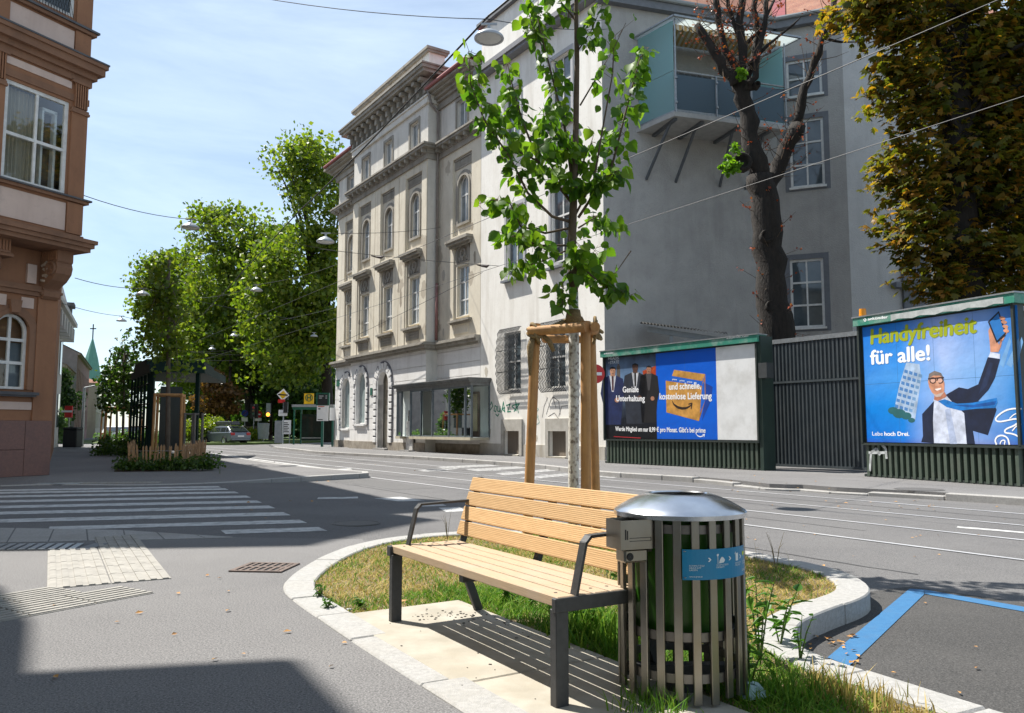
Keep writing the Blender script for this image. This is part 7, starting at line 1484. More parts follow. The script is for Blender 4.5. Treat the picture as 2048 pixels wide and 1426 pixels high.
# ---------------- cars
TYRE = pm('tyre', (.02, .02, .021), None, 10, .8); RIM = pm('rim', (.45, .46, .48), (.38, .39, .4), 3, .3, metal=.9); CGL = pm('car_glass', (.02, .026, .03), None, 2, .04, spec=.9); TAIL = pm('tail_light', (.45, .015, .02), None, 3, .25); HEADL = pm('head_light', (.6, .62, .64), None, 3, .15)
def car(label, loc, rz, paint, box=False, suv=0.):
    T = thing('parked_car' if not box else 'estate_car', label, 'car', loc, rz); h = 1.46+suv; W = .88
    low = [(2.3, .35), (2.32, .62), (2.05, .78), (1.1, .92), (-2.2, .98), (-2.3, .75), (-2.3, .38), (-1.9, .26), (1.95, .24)]
    up_ = [(1.15, .90), (.35, h-.06), (-.2, h), (-1.5, h-.03), (-1.95, h-.28), (-2.2, .95)]
    def hull(prof, w0, w1, z0, z1):
        q = MB(); f = lambda z: w0+(w1-w0)*max(0, min(1, (z-z0)/(z1-z0))); a = [q.v((x, f(z), z)) for x, z in prof]; b = [q.v((x, -f(z), z)) for x, z in prof]; n = len(prof); q.F += [a, b[::-1]]
        for i in range(n): q.f(a[i], a[(i+1) % n], b[(i+1) % n], b[i])
        return q
    hull(low, W-.04, W, .2, .7).build('body', paint, T, bevel=.03); hull(up_, W-.05, W-.24, .9, h).build('cabin', paint, T, bevel=.02)
    for s in (-1, 1):
        for x0, x1, t0, t1 in ((.42, 1.0, .12, .35), (-.55, .36, .12, .38), (-1.35, -.62, .1, .36), (-1.85, -1.42, .12, .3)):
            z0, z1 = .98, h-.14; f = lambda z: (W-.05)+(-.19)*((z-.9)/(h-.9))+.006
            pts = [(x0, f(z0), z0), (x1, f(z0), z0), (x1-(.55 if x0 > .4 else 0)*.8, f(z1), z1), (x0+(.06 if x0 < -1.4 else 0), f(z1), z1)]
            MB().poly([(x, s*y, z) for x, y, z in pts]).build('side_window', CGL, T, fix=False)
        for x in (1.42, -1.38):
            M = Matrix.Translation((x, s*(W-.1), .32)) @ Matrix.Rotation(R(90), 4, 'X'); w = MB(M).lathe([(.2, -.11), (.3, -.11), (.325, -.08), (.325, .08), (.3, .11), (.2, .11)], 20).build('wheel', TYRE, T); MB(M).lathe([(.2, -.115), (.16, -.09), (.04, -.1), (.001, -.1)] if s > 0 else [(.2, .115), (.16, .09), (.04, .1), (.001, .1)], 14).build('rim', RIM, w)
            MB(M).lathe([(.36, -.1), (.39, -.1), (.39, .1), (.36, .1)], 20).build('wheel_arch', BLACKM, T)
        MB().box(.85, 1.02, s*.9-.07, s*.9+.07, .95, 1.08).build('mirror', paint, T, bevel=.02); MB().box(-2.32, -2.1, s*.66-.16, s*.66+.16, .74, .93).build('tail_light', TAIL, T, bevel=.01); MB().box(2.0, 2.3, s*.62-.18, s*.62+.18, .58, .72).build('head_light', HEADL, T, bevel=.01)
    q = MB(); q.poly([(-1.58, .6, h-.1), (-1.58, -.6, h-.1), (-2.19, -.68, 1.02), (-2.19, .68, 1.02)]); q.V = [v+Vector((-.03, 0, .02)) for v in q.V]; q.build('rear_window', CGL, T, fix=False)
    q = MB(); q.poly([(1.12, .68, .97), (1.12, -.68, .97), (.42, -.58, h-.08), (.42, .58, h-.08)]); q.V = [v+Vector((.03, 0, .015)) for v in q.V]; q.build('windscreen', CGL, T, fix=False)
    MB().box(-2.335, -2.31, -.26, .26, .62, .73).build('number_plate', SWHITE, T); MB().box(-2.36, -2.2, -.8, .8, .34, .52).build('bumper', paint, T, bevel=.03)
    if box:
        for x in (.3, -1.0): MB().box(x-.03, x+.03, -.6, .6, h+.02, h+.06).build('roof_bar', BLACKM, T)
        bx_ = MB(); pr = [(-1.5, .08), (-1.45, .36), (.6, .38), (1.0, .3), (1.05, .12), (.8, .08)]; a = [bx_.v((x, .38, h+z)) for x, z in pr]; b = [bx_.v((x, -.38, h+z)) for x, z in pr]; bx_.F += [a, b[::-1]]
        for i in range(6): bx_.f(a[i], a[(i+1) % 6], b[(i+1) % 6], b[i])
        bx_.build('roof_box', pm('roofbox', (.05, .05, .055), None, 3, .25), T, bevel=.04)
    return T
SILV = pm('paint_silver', (.17, .19, .22), (.15, .17, .2), 2, .28, metal=.6); WPAINT = pm('paint_white', (.75, .76, .77), (.7, .71, .72), 2, .25)
g = G(450, 889, -.12); car('silver estate car with a black roof box driving away at the junction', (g.x, g.y, -.12), R(139), SILV, True)
car('white car parked left of the light trunked street tree', (-33.2, 67, -.12), R(115), WPAINT); car('white car parked behind the dark green pavilion', (-30.3, 64, -.12), R(115), WPAINT)
# ---------------- bollards, fence, signs, lights at the junction
BOLM = pm('bollard_brown', (.10, .075, .055), None, 3, .7)
for k, u in enumerate((376, 397, 352, 368)):
    g = G(u, 881.5+.3*k); T = thing('bollard', 'slim brown bollard before the yellow green hedge', 'bollard', (g.x, g.y, 0), group='bollards before the hedge'); MB().tube([(0, 0, 0), (0, 0, 1.25)], .11, 8).build('post', BOLM, T); MB().lathe([(.12, 1.2), (.12, 1.28), (.001, 1.32)], 8).build('cap', BOLM, T)
g = G(497, 883); T = thing('slat_fence', 'short brown slatted fence right of the silver car', 'fence', (g.x, g.y, 0)); 
for k in range(9): MB().box(-.9+k*.22, -.72+k*.22, -.02, .02, .1, 1.35).build('slat', BOLM, T)
MB().box(-.95, 1.1, .02, .06, .3, .4).build('rail', BOLM, T); MB().box(-.95, 1.1, .02, .06, 1.0, 1.1).build('rail', BOLM, T)
def sign_post(name, label, u, v, Y, h, cat='road sign'):
    g = AT(u, v, Y); T = thing(name, label, cat, (g.x, Y, 0)); MB().tube([(0, 0, 0), (0, 0, h)], .045, 8).build('post', GALV, T); return T
Yj = 72.; pz = lambda v: 1.1+(HZ-v)/FPX*Yj
T = sign_post('no_entry_sign', 'round no entry sign on a post at the junction beyond the silver car', 516, 860, Yj, pz(822)); no_entry(T, pz(829), .34, -.06); MB().box(-.3, .3, -.08, -.05, pz(842), pz(836)).build('plate', SWHITE, T)
T = sign_post('blue_sign', 'round blue sign with a red stroke at the junction', 489, 860, Yj, pz(820)); M = Matrix.Translation((0, -.05, pz(827))) @ Matrix.Rotation(R(90), 4, 'X'); MB(M).lathe([(.001, 0), (.3, 0), (.3, .015), (.001, .015)], 24).build('disc', pm('sign_blue', (.02, .06, .4), None, 3, .4), T); MB().bar((-.2, -.075, pz(827)-.2), (.2, -.075, pz(827)+.2), .01, .06, (0, 1, 0)).build('stroke', RED, T); MB().box(-.27, .27, -.07, -.04, pz(843), pz(835)).build('plate', SWHITE, T)
def signal(u, lab, vt, vb):
    T = sign_post('traffic_light', lab, u, 860, Yj-1, pz(vt)+.1, 'traffic light'); MB().box(-.35, .35, .0, .1, pz(vb)-.15, pz(vt)+.15).build('backboard', SBLACK, T); hd = MB().box(-.15, .15, -.2, .0, pz(vb), pz(vt)).build('housing', SBLACK, T)
    for k, m_ in enumerate((RED, pm('amber_off', (.2, .1, .01), None, 3, .3), pm('green_off', (.01, .1, .05), None, 3, .3))): z = pz(vt)-.18-.28*k; MB(Matrix.Translation((0, -.21, z)) @ Matrix.Rotation(R(90), 4, 'X')).lathe([(.001, 0), (.1, 0), (.1, -.02)], 12).build('lens', m_, hd)
    return T
signal(507, 'traffic light on a post left of the no entry sign at the junction', 812, 834)
# priority road cluster
T = sign_post('priority_sign_post', 'post with tilted yellow priority sign, one way boards and a red arrow signal', 566, 865, 60, 1.1+(HZ-782)/FPX*60); z = lambda v: 1.1+(HZ-v)/FPX*60
M = Matrix.Translation((-.05, -.07, z(790))) @ Matrix.Rotation(R(90), 4, 'X') @ rot2(R(40)); MB(M).box(-.33, .33, -.33, .33, 0, .015).build('sign_plate', SWHITE, T); M2 = Matrix.Translation((-.05, -.09, z(790))) @ Matrix.Rotation(R(90), 4, 'X') @ rot2(R(40)); MB(M2).box(-.22, .22, -.22, .22, 0, .012).build('sign_face', SYEL, T); MB(Matrix.Translation((-.05, -.108, z(790))) @ Matrix.Rotation(R(90), 4, 'X') @ rot2(R(85))).box(-.05, .05, -.36, .36, 0, .008).build('end_stroke', SBLACK, T)
MB().box(.0, .3, -.05, .15, z(800), z(785)).build('camera_box', SBLACK, T); MB().box(-.4, .1, -.1, -.02, z(806), z(799)).build('red_board', RED, T); MB().box(.05, .35, -.25, 0, z(826), z(804)).build('signal_head', SBLACK, T); MB().box(-.35, .3, -.08, -.04, z(832), z(820)).build('arrow_plate', SWHITE, T); MB().bar((-.25, -.09, z(826)), (.2, -.09, z(826)), .01, .06, (0, 1, 0)).build('arrow', SBLACK, T)
g = G(566, 886); T = thing('ticket_machine', 'grey ticket machine with a white timetable panel below the priority sign', 'ticket machine', (g.x, g.y, 0)); MB().box(-.6, -.1, -.3, .3, .0, 1.75).build('cabinet', GREYMET, T, bevel=.02); MB().box(-.05, .62, -.2, -.1, .7, 1.8).build('timetable', SWHITE, T); MB().box(.0, .06, -.15, -.09, 0, .7).build('leg', GALV, T); MB().box(.5, .56, -.15, -.09, 0, .7).build('leg', GALV, T)
for k in range(6): MB().box(.03, .5-.1*(k % 2), -.205, -.2, .85+k*.14, .92+k*.14).build('print_line', SBLACK, T)
m, t, b = new('amber_lit'); b.inputs['Base Color'].default_value = (.8, .25, .02, 1); b.inputs['Emission Color'].default_value = (1, .28, .02, 1); b.inputs['Emission Strength'].default_value = 3
c = AT(536, 829, 71.); T = thing('amber_signal', 'lit amber signal lamp on the brown mast', 'traffic light', c); MB(Matrix.Rotation(R(90), 4, 'X')).lathe([(.001, .04), (.14, .03), (.16, 0)], 14).build('lens', m, T); MB().box(-.18, .18, .0, .25, -.2, 1.0).build('housing', GREYMET, T)
# bus stop: information pillar, H sign and shelter
g = G(644, 893.5); Yb = g.y; zb = lambda v: 1.1+(HZ-v)/FPX*Yb; kx = lambda u: (u-644)/FPX*Yb
T = thing('stop_information_pillar', 'green tram stop pillar with a dark display and white timetable', 'bus stop sign', (g.x, Yb, 0)); MB().box(-.07, .07, -.07, .07, 0, zb(842)).build('pole', pm('stop_green', (.02, .14, .10), None, 3, .4), T)
bx2 = MB().box(kx(631), kx(657), -.12, .12, zb(811), zb(786)).build('display_box', SGREEN, T); MB().box(kx(634.5), kx(654), -.14, -.12, zb(810), zb(789)).build('display', pm('display_dark', (.03, .035, .036), None, 3, .3), bx2)
for v, a, b_ in ((792, 637, 646), (796, 637, 643), (792, 650, 653), (796, 650, 653)): MB().box(kx(a), kx(b_), -.146, -.141, zb(v+1), zb(v)).build('display_text', SWHITE, bx2)
tt = MB().box(kx(633), kx(655), -.1, .1, zb(842), zb(811.5)).build('timetable_box', SWHITE, T); MB().box(kx(635), kx(648), -.12, -.1, zb(814), zb(812.5)).build('red_bar', pm('stop_orange', (.6, .1, .03), None, 3, .5), tt); MB().box(kx(636), kx(640), -.12, -.1, zb(819), zb(817)).build('line_number', SBLACK, tt); MB().box(kx(635), kx(645), -.12, -.1, zb(840), zb(838.5)).build('print_line', SBLACK, tt)
MB().box(kx(655.5), kx(668), .3, .4, zb(841), zb(815)).build('side_board', SWHITE, T); MB().box(kx(662)-.05, kx(662)+.05, .3, .4, 0, zb(841)).build('side_pole', pm('stop_green', (.02, .14, .10), None, 3, .4), T)
Ys = 58.; zs_ = lambda v: 1.1+(HZ-v)/FPX*Ys; c = AT(621, 860, Ys); T = thing('stop_shelter', 'green framed glass tram shelter under the dark trees', 'shelter', (c.x, Ys, 0)); sx = lambda u: (u-621)/FPX*Ys
MB().prism([(sx(590), -1.0), (sx(672), -1.0), (sx(672), 1.2), (sx(590), 1.2)], zs_(815), zs_(810)).build('roof', GREYMET, T); MB().box(sx(591), sx(672), -.9, -.8, zs_(820), zs_(815)).build('roof_beam', SGREEN, T)
for u in (594, 670): 
    for y in (-.8, 1.1): MB().box(sx(u)-.05, sx(u)+.05, y-.05, y+.05, 0, zs_(815)).build('post', SGREEN, T)
MB().box(sx(594), sx(670), 1.08, 1.12, .3, 2.2).build('glass_wall', pm('shelter_glass', (.02, .03, .028), None, 3, .05), T); MB().box(sx(600), sx(640), .5, .9, .42, .48).build('seat', GREYMET, T)
hb = MB().box(sx(612), sx(631), -.75, -.68, zs_(809), zs_(788)).build('stop_flag', SYEL, T); M = Matrix.Translation((sx(622), -.77, zs_(796.5))) @ Matrix.Rotation(R(90), 4, 'X'); MB(M).lathe([(.22, 0), (.27, 0), (.27, .012), (.22, .012)], 24).build('ring', SGREEN, hb); MB().box(sx(622)-.14, sx(622)-.08, -.79, -.76, zs_(796.5)-.15, zs_(796.5)+.15).box(sx(622)+.08, sx(622)+.14, -.79, -.76, zs_(796.5)-.15, zs_(796.5)+.15).box(sx(622)-.08, sx(622)+.08, -.79, -.76, zs_(796.5)-.03, zs_(796.5)+.03).build('letter_h', SGREEN, hb)
g = G(526, 884); T = thing('waste_bin', 'small grey waste bin beside the brown mast at the stop', 'litter bin', (g.x, g.y, 0)); MB().lathe([(.42, .25), (.5, 1.5), (.52, 1.5), (.52, 1.56), (.4, 1.6)], 14).build('drum', GREYMET, T, smooth=40); MB().tube([(0, 0, 0), (0, 0, .3)], .06, 8).build('foot', GALV, T)
# left street: lamp post with arm, red board, dark bin
g = G(151, 893); T = thing('arm_lamp_post', 'grey lamp post with a short arm beside the left pavement', 'street lamp', (-27.0, 50.5, 0)); h = 1.1+(HZ-776)/FPX*50.5; MB().tube([(0, 0, 0), (0, 0, h)], [.11, .08], 8).build('post', GALV, T); MB().tube([(0, 0, h), (1.2, .1, h+.25)], .05, 8).build('arm', GALV, T); MB().box(1.0, 1.6, -.1, .3, h+.2, h+.32).build('head', GREYMET, T, bevel=.03)
T = thing('red_board_sign', 'red board with a white band on a post in the left street', 'sign', (-27.4, 49.5, 0)); z5 = lambda v: 1.1+(HZ-v)/FPX*49.5; MB().box(-.2, .25, -.05, .05, z5(835), z5(812)).build('board', RED, T); MB().box(-.4, .27, -.07, -.05, z5(825), z5(821)).build('band', SWHITE, T); MB().tube([(.05, .06, 0), (.05, .06, z5(812))], .04, 6).build('post', GALV, T)
T = thing('dark_waste_bin', 'black waste container at the edge of the left pavement', 'litter bin', (-25.4, 46.5, 0)); MB().box(-.4, .4, -.35, .35, .05, 1.05).build('drum', SBLACK, T, bevel=.04); MB().box(-.42, .42, -.37, .37, 1.05, 1.2).build('lid', SBLACK, T, bevel=.05)
# corner pavement: tactile strip and grating at the crossing
for a in range(5): link('tactile_tile', tm, PAVE_L, (-9.3+.42*a, 16.2+.05*a, 0), .1)
c = G(115, 968); T = thing('pavement_grating', 'galvanised grating in the pavement at the far end of the zebra crossing', 'drain', (c.x, c.y, 0), .1)
MB().box(-.45, .45, -.2, .2, -.05, .004).build('frame', pm('drain_dark', (.03, .03, .033), None, 8, .6), T)
for k in range(10): MB().box(-.42+k*.088, -.37+k*.088, -.18, .18, 0, .012).build('bar', GALV, T)
# lawn of the park
LAWN = pm('park_lawn', (.06, .10, .02), (.08, .12, .025), 3, .95, .4, 20); struct(MB().prism([(-36, 60.5), (-21, 61), (-13, 79), (30, 79), (60, 160), (-70, 170)], -.2, .04).build('park_lawn', LAWN))
# ================================================================== GRASS, WEEDS, LITTER
def grassmat(name, stops, trans=.3):
    m, t, b = new(name); at = t.nodes.new('ShaderNodeAttribute'); at.attribute_name = 'lv'; col = ramp(t, at.outputs['Fac'], stops)
    t.links.new(col, b.inputs['Base Color']); b.inputs['Roughness'].default_value = .7; b.inputs['Specular IOR Level'].default_value = .25; tr = t.nodes.new('ShaderNodeBsdfTranslucent'); t.links.new(col, tr.inputs['Color'])
    ms = t.nodes.new('ShaderNodeMixShader'); ms.inputs['Fac'].default_value = trans; t.links.new(b.outputs[0], ms.inputs[1]); t.links.new(tr.outputs[0], ms.inputs[2]); t.links.new(ms.outputs[0], t.nodes['Material Output'].inputs['Surface']); return m
DRY = grassmat('dry_grass', [(0, (.26, .19, .055)), (.35, (.44, .33, .095)), (.7, (.52, .40, .14)), (1, (.22, .25, .04))]); GRN = grassmat('green_grass', [(0, (.06, .17, .014)), (.5, (.11, .25, .02)), (1, (.22, .32, .035))], .4)
IP = np.array([(p.x, p.y) for p in ig[::2]])
def inside(P, poly):
    x, y = P[:, 0], P[:, 1]; c = np.zeros(len(P), bool); j = len(poly)-1
    for i in range(len(poly)):
        xi, yi = poly[i]; xj, yj = poly[j]; h = ((yi > y) != (yj > y)) & (x < (xj-xi)*(y-yi)/(yj-yi+1e-12)+xi); c ^= h; j = i
    return c
def slabd(P):     # inside the slab rectangle?
    d = P-np.array([A_.x, A_.y]); u = d@np.array([BX.x, BX.y]); v = d@np.array([BY.x, BY.y]); return (u > -.02) & (u < 3.12) & (v > -.02) & (v < .80), u, v
def wav(P, f, ph): return .5+.5*np.sin(P[:, 0]*f+ph+1.7*np.sin(P[:, 1]*f*.7+ph*2))*np.cos(P[:, 1]*f*1.1-ph+1.3*np.sin(P[:, 0]*f*.5))
def blades(P, h, w, lean, z0=-.015):
    n = len(P); a = rng.uniform(0, 2*np.pi, n); b = rng.uniform(0, 2*np.pi, n); L = lean*rng.uniform(.2, 1.3, n)*h
    B = np.c_[P, np.full(n, z0)]; s = np.c_[np.cos(a), np.sin(a), np.zeros(n)]*(w*rng.uniform(.6, 1.3, n))[:, None]*.5
    t = np.c_[np.cos(b)*L, np.sin(b)*L, h]; m = np.c_[np.cos(b)*L*.35, np.sin(b)*L*.35, h*.62]
    V = np.stack([B-s, B+s, B+m+s*.75, B+m-s*.75, B+t], 1).reshape(-1, 3); k = np.arange(n)*5
    F4 = np.stack([k, k+1, k+2, k+3], 1); F3 = np.stack([k+3, k+2, k+4, k+4], 1); return V, F4, F3
def grass(name, P, h, w, lean, mat, lv, label, parent=None):
    n = len(P); V, F4, F3 = blades(P, h, w, lean); me = bpy.data.meshes.new(name); nl = n*7
    me.vertices.add(len(V)); me.vertices.foreach_set('co', V.astype(np.float32).ravel()); me.loops.add(nl)
    li = np.concatenate([F4.ravel(), F3[:, :3].ravel()]).astype(np.int32); me.loops.foreach_set('vertex_index', li); me.polygons.add(2*n); me.polygons.foreach_set('loop_start', np.concatenate([np.arange(0, 4*n, 4), 4*n+np.arange(0, 3*n, 3)]).astype(np.int32))
    a = me.attributes.new('lv', 'FLOAT', 'FACE'); a.data.foreach_set('value', np.concatenate([lv, lv]).astype(np.float32)); me.materials.append(mat); me.update(calc_edges=True)
    return stuff(tag(link(name, me), label, 'grass'))
P = np.c_[rng.uniform(-1.6, 2.6, 130000), rng.uniform(2.2, 8.8, 130000)]; P = P[inside(P, IP)]; ins, u, v = slabd(P)
bind = np.hypot(P[:, 0]-bc.x, P[:, 1]-bc.y); keep = ~ins & (bind > .1); P, u, v, bind = P[keep], u[keep], v[keep], bind[keep]
# green where the bench shades the ground and along the slab edge, dry elsewhere
green = np.exp(-((v-1.05)/.42)**2)*(u > -.4)*(u < 2.6)*.95+.55*np.exp(-((u+.25)/.22)**2)*(v < .9)*(v > -.3)+.6*np.exp(-(bind/.7)**2)+.35*(wav(P, 2.1, .4) > .62)
isg = rng.uniform(0, 1, len(P)) < np.clip(green, .10, .85); dens = rng.uniform(0, 1, len(P)) < np.where(isg, 1., .55+.45*wav(P, 3.3, 1.))
D_ = P[~isg & dens]; hD = .012+.022*rng.uniform(0, 1, len(D_))+.022*(wav(D_, 2.6, 2.) > .72)*rng.uniform(0, 1, len(D_))
grass('dry_grass', D_, hD, .0065, 2.2, DRY, np.clip(rng.uniform(0, 1, len(D_))*.85+.15*wav(D_, 1.7, .2), 0, 1), 'short dry yellow grass covering the planting island')
Gp = P[isg]; near_v = np.exp(-((slabd(Gp)[2]-.98)/.2)**2); hG = .018+.032*rng.uniform(0, 1, len(Gp))+.05*near_v*rng.uniform(0, 1, len(Gp))
grass('green_grass', Gp, hG, .0075, 1.5, GRN, rng.uniform(0, 1, len(Gp)), 'fresh green grass round the bench slab and the bin')
# tall tufts round the bin and slab
def tuft(c, n, r, h, mat, label, lean=.7, w=.007):
    Q = np.c_[rng.normal(c[0], r, n), rng.normal(c[1], r, n)]; hh = h*rng.uniform(.35, 1., n); return grass('grass_tuft', Q, hh, w, lean, mat, rng.uniform(0, 1, n), label)
tuft((.55, 3.22), 200, .07, .13, GRN, 'green grass tuft before the bin on the slab edge'); tuft((1.12, 3.42), 240, .09, .17, GRN, 'tall green grass tuft right of the bin'); tuft((1.3, 3.45), 160, .07, .15, DRY, 'dry grass tuft beside the kerb right of the bin', .6); tuft((.45, 4.38), 320, .11, .24, GRN, 'broad bladed grass tuft at the back of the slab', .8, .011); tuft((.63, 4.15), 260, .08, .2, GRN, 'grass tuft between the bench and the bin', .8, .01)
tuft((1.45, 3.3), 120, .08, .13, DRY, 'dry grass tuft at the island tip by the parking bay', .6); tuft((1.75, 6.6), 70, .12, .26, DRY, 'thin dry stalks in the far end of the island', .3, .004)
# leafy weeds
WEED = leafmat('weed_leaf', (.045, .13, .014), (.07, .18, .018), (.11, .23, .025), .45)
def wleaf(l, w):
    q = MB(); pr = [(0, .05), (.25, .5), (.5, .42), (.75, .24), (1, 0)]; M_ = [q.v((0, l*t_, -.25*l*t_*t_)) for t_, x in pr]
    for s in (-1, 1):
        E = [q.v((s*w*x, l*t_, .12*w-.25*l*t_*t_)) for t_, x in pr]
        for k in range(4): q.f(M_[k], M_[k+1], E[k+1], E[k])
    return q.mesh('leaf', WEED, smooth=True)
WL = [wleaf(.085, .045), wleaf(.06, .04), wleaf(.1, .035)]
def weed(c, h, ns, nl, label, ls=1., group=None):
    T = thing('weed', label, 'weed', (c[0], c[1], -.01), group=group)
    for s in range(ns):
        a = random.uniform(0, 6.28); tip = Vector((math.cos(a)*h*random.uniform(.15, .5), math.sin(a)*h*random.uniform(.15, .5), h*random.uniform(.6, 1))); P = [Vector((0, 0, 0)), tip*.5+Vector((0, 0, h*.12)), tip]
        MB().tube(P, [.0045, .0035, .0015], 5).build('stem', GRN if False else pm('weed_stem', (.09, .14, .03), None, 5, .7), T)
        for k in range(nl):
            p, d = along(P, .2+.8*(k+1)/nl); b = random.uniform(0, 6.28); o = link('leaf', random.choice(WL), T, p); sc = ls*random.uniform(.6, 1.15); o.rotation_euler = (random.uniform(-.5, .5), random.uniform(-.5, .5), b); o.scale = (sc, sc, sc)
    return T
weed(G(1520, 1325), .42, 4, 9, 'tall leafy weed growing beside the right of the bin'); weed(G(1560, 1290), .3, 4, 7, 'bushy weed leaning over the kerb towards the parking bay'); weed(G(1500, 1370), .25, 4, 7, 'low leafy weed at the foot of the bin', .9)
weed(G(1600, 1320), .24, 3, 6, 'small weed before the inner curve of the kerb', .7)
gw = 'broad leaved weeds behind the bench'
for u, v_, h in ((1010, 1205, .14), (1060, 1215, .16), (1110, 1225, .18), (1160, 1240, .2), (1200, 1225, .24), (1215, 1200, .3), (1090, 1195, .14), (1180, 1270, .16)): weed(G(u, v_), h, 4, 6, 'low broad leaved weed in the green strip behind the bench', .85, gw)
for u, v_, h, lab in ((655, 1218, .09, 'small green weed clump at the corner of the slab'), (720, 1215, .08, 'low weed clump at the end of the slab'), (640, 1195, .09, 'small weed at the rounded end of the island')): weed(G(u, v_), h, 6, 5, lab, .5)
weed(G(440, 948), .75, 2, 7, 'spindly weed growing from the kerb of the corner pavement', 1.4)
# thin dead stalks
for u, v_, h, lab in ((1552, 1140, .3, 'bare dry stalks rising from the far grass of the island'), (895, 1078, .28, 'thin seed stalk at the far kerb behind the bench')):
    g = G(u, v_); T = thing('dry_stalk', lab, 'weed', (g.x, g.y, -.01))
    for k in range(5): a = random.uniform(0, 6.28); MB().tube([(0, 0, 0), (math.cos(a)*.03, math.sin(a)*.03, h*.6), (math.cos(a)*.07, math.sin(a)*.07, h*random.uniform(.7, 1.1))], [.003, .0022, .001], 4).build('stem', pm('dry_stem', (.2, .16, .07), None, 5, .8), T)
# stones, crumbs, fallen leaves
def scatter(name, pts, size, mat, label, cat, flat=.35):
    q = MB()
    for p in pts:
        s = size*random.uniform(.5, 1.5); a = random.uniform(0, 6.28); q.M = Matrix.Translation(p) @ rot2(a) @ Matrix.Rotation(random.gauss(0, .2), 4, 'X'); q.prism([(-s, -s*.6), (s*.7, -s*.8), (s, .4*s), (0, s), (-s*.8, .5*s)], 0, s*flat)
    return stuff(tag(q.build(name, mat), label, cat))
pts = [G(random.gauss(900, 45), random.gauss(1232, 6), .0125) for _ in range(60)]+[G(random.gauss(1010, 40), random.gauss(1240, 10), .0125) for _ in range(26)]+[G(random.uniform(800, 1080), random.uniform(1260, 1400), .0125) for _ in range(16)]
scatter('dirt_crumbs', [p for p in pts if 0 < (p-A_).dot(BY) < .79 and 0 < (p-A_).dot(BX) < 3], .0055, pm('crumb', (.05, .045, .04), None, 9, .9), 'dark crumbs of earth scattered on the concrete slab', 'dirt')
pts = [G(random.gauss(665, 14), random.gauss(1228, 9), -.005) for _ in range(70)]; scatter('gravel', pts, .012, pm('gravel_grey', (.42, .42, .42), (.3, .3, .3), 40, .9), 'grey gravel at the corner of the concrete slab', 'gravel', .7)
FL_ = pm('fallen_leaf', (.45, .24, .06), (.30, .14, .04), 9, .7); FLp = []
for u0, u1, v0, v1, n, z in ((1620, 1720, 1270, 1330, 22, -.11), (1640, 1990, 1190, 1420, 12, -.11), (580, 660, 955, 964, 26, None), (430, 640, 1000, 1040, 6, None), (60, 700, 1110, 1400, 16, .004), (1200, 2040, 1005, 1140, 26, -.115), (560, 900, 905, 960, 16, -.115), (1650, 2040, 1000, 1022, 22, -.11), (1200, 1700, 950, 985, 14, .003)):
    for _ in range(n):
        u, v_ = random.uniform(u0, u1), random.uniform(v0, v1); p = RP(u, v_) if z is None else G(u, v_, z); p.z += .006; FLp.append(p)
q = MB()
for p in FLp:
    far_ = max(1., p.y/9); s = .017*random.uniform(.6, 1.3)*min(far_, 1.7); q.M = Matrix.Translation(p) @ rot2(random.uniform(0, 6.28)) @ Matrix.Rotation(random.gauss(0, .25), 4, 'X'); i = [q.v(x) for x in ((-s*1.2, 0, .0), (-s*.2, s*.7, s*.3), (s*1.2, 0, s*.1), (-s*.1, -s*.7, s*.3))]; q.f(i[0], i[1], i[2]); q.f(i[0], i[2], i[3])
stuff(tag(q.build('fallen_leaves', FL_, fix=False), 'dry brown leaves scattered on the road, bay and pavement', 'leaves'))
p = G(800, 1208, .02); T = tag(MB().poly([(-.05, 0, 0), (-.01, .025, .012), (.05, .005, .015), (.0, -.02, .004)]).build('curled_leaf', FL_, loc=(p.x, p.y, .03), fix=False), 'curled orange leaf lying at the end of the slab', 'leaf')
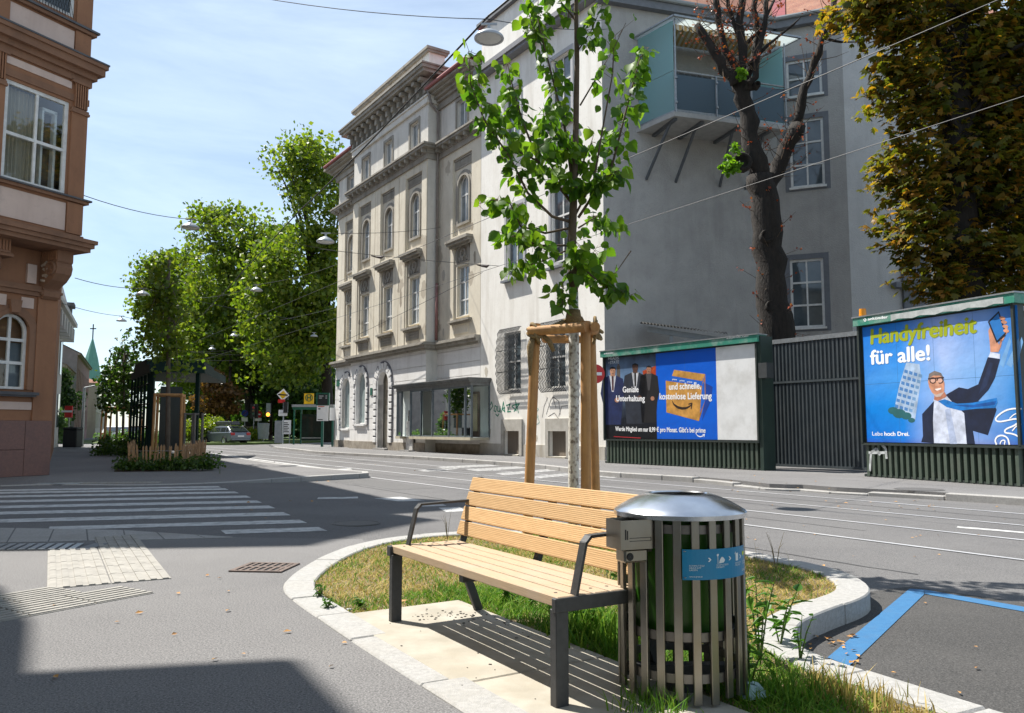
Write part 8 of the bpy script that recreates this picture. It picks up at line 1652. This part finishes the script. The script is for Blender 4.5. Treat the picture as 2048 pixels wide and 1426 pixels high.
# crumpled pale wrapper in the grass by the bin
g = G(1505, 1395); q = MB()
q.lathe([(.001, .05), (.03, .055), (.055, .03), (.06, .01), (.03, -.01)], 9); q.V = [v+Vector((random.gauss(0, .008), random.gauss(0, .008), random.gauss(0, .006))) for v in q.V]
tag(q.build('crumpled_wrapper', pm('wrapper', (.32, .45, .45), (.2, .3, .3), 20, .4), loc=(g.x, g.y, 0)), 'crumpled pale blue wrapper in the grass by the bin', 'litter')
# tar seams and patches in the asphalt
TAR = pm('tar_seam', (.035, .035, .036), None, 8, .7); PATCH = asphalt('patch_asphalt', (.085, .083, .083), (.11, .108, .106), (.07, .07, .07))
def seam(parent, pts, w, zf, name='tar_seam', m=None):
    q = MB(); P = []
    for a, b_ in zip(pts[:-1], pts[1:]):
        n = max(2, int((b_-a).length/.25))
        for k in range(n): P.append(a.lerp(b_, k/n)+Vector((random.gauss(0, .012), random.gauss(0, .012), 0)))
    P.append(pts[-1]); N = normals(P)
    for k in range(len(P)-1):
        ww = w*random.uniform(.7, 1.2)/2; q.poly([Vector((p.x, p.y, zf(p))) for p in (P[k]-N[k]*ww, P[k+1]-N[k+1]*ww, P[k+1]+N[k+1]*ww, P[k]+N[k]*ww)])
    return q.build(name, m or TAR, parent, fix=False)
rzf = lambda p: roadz(p.x, p.y)+.0024
seam(ROAD, [ST(-18, 11.6), ST(2, 11.4), ST(14, 11.5), ST(30, 11.3)], .03, rzf); seam(ROAD, [ST(-16, 9.3), ST(12, 9.3), ST(30, 9.2)], .02, rzf); seam(ROAD, [ST(-20, 6.4), ST(10, 6.3), ST(34, 6.5)], .025, rzf); seam(ROAD, [ST(-3, 5), ST(-3.3, 11.5)], .02, rzf); seam(ROAD, [ST(12, 5), ST(12.2, 12)], .02, rzf)
seam(PAVE_FAR, [ST(-16, 2.6), ST(8, 2.5), ST(28, 2.5)], .02, lambda p: .002)
for a, b_, c, d in ((-7, -3.5, 10.4, 11.3), (14, 18, 9.6, 11.2)): sheet('asphalt_patch', PATCH, [ST(a, c), ST(b_, c), ST(b_, d), ST(a, d)], .0022, sub=4)
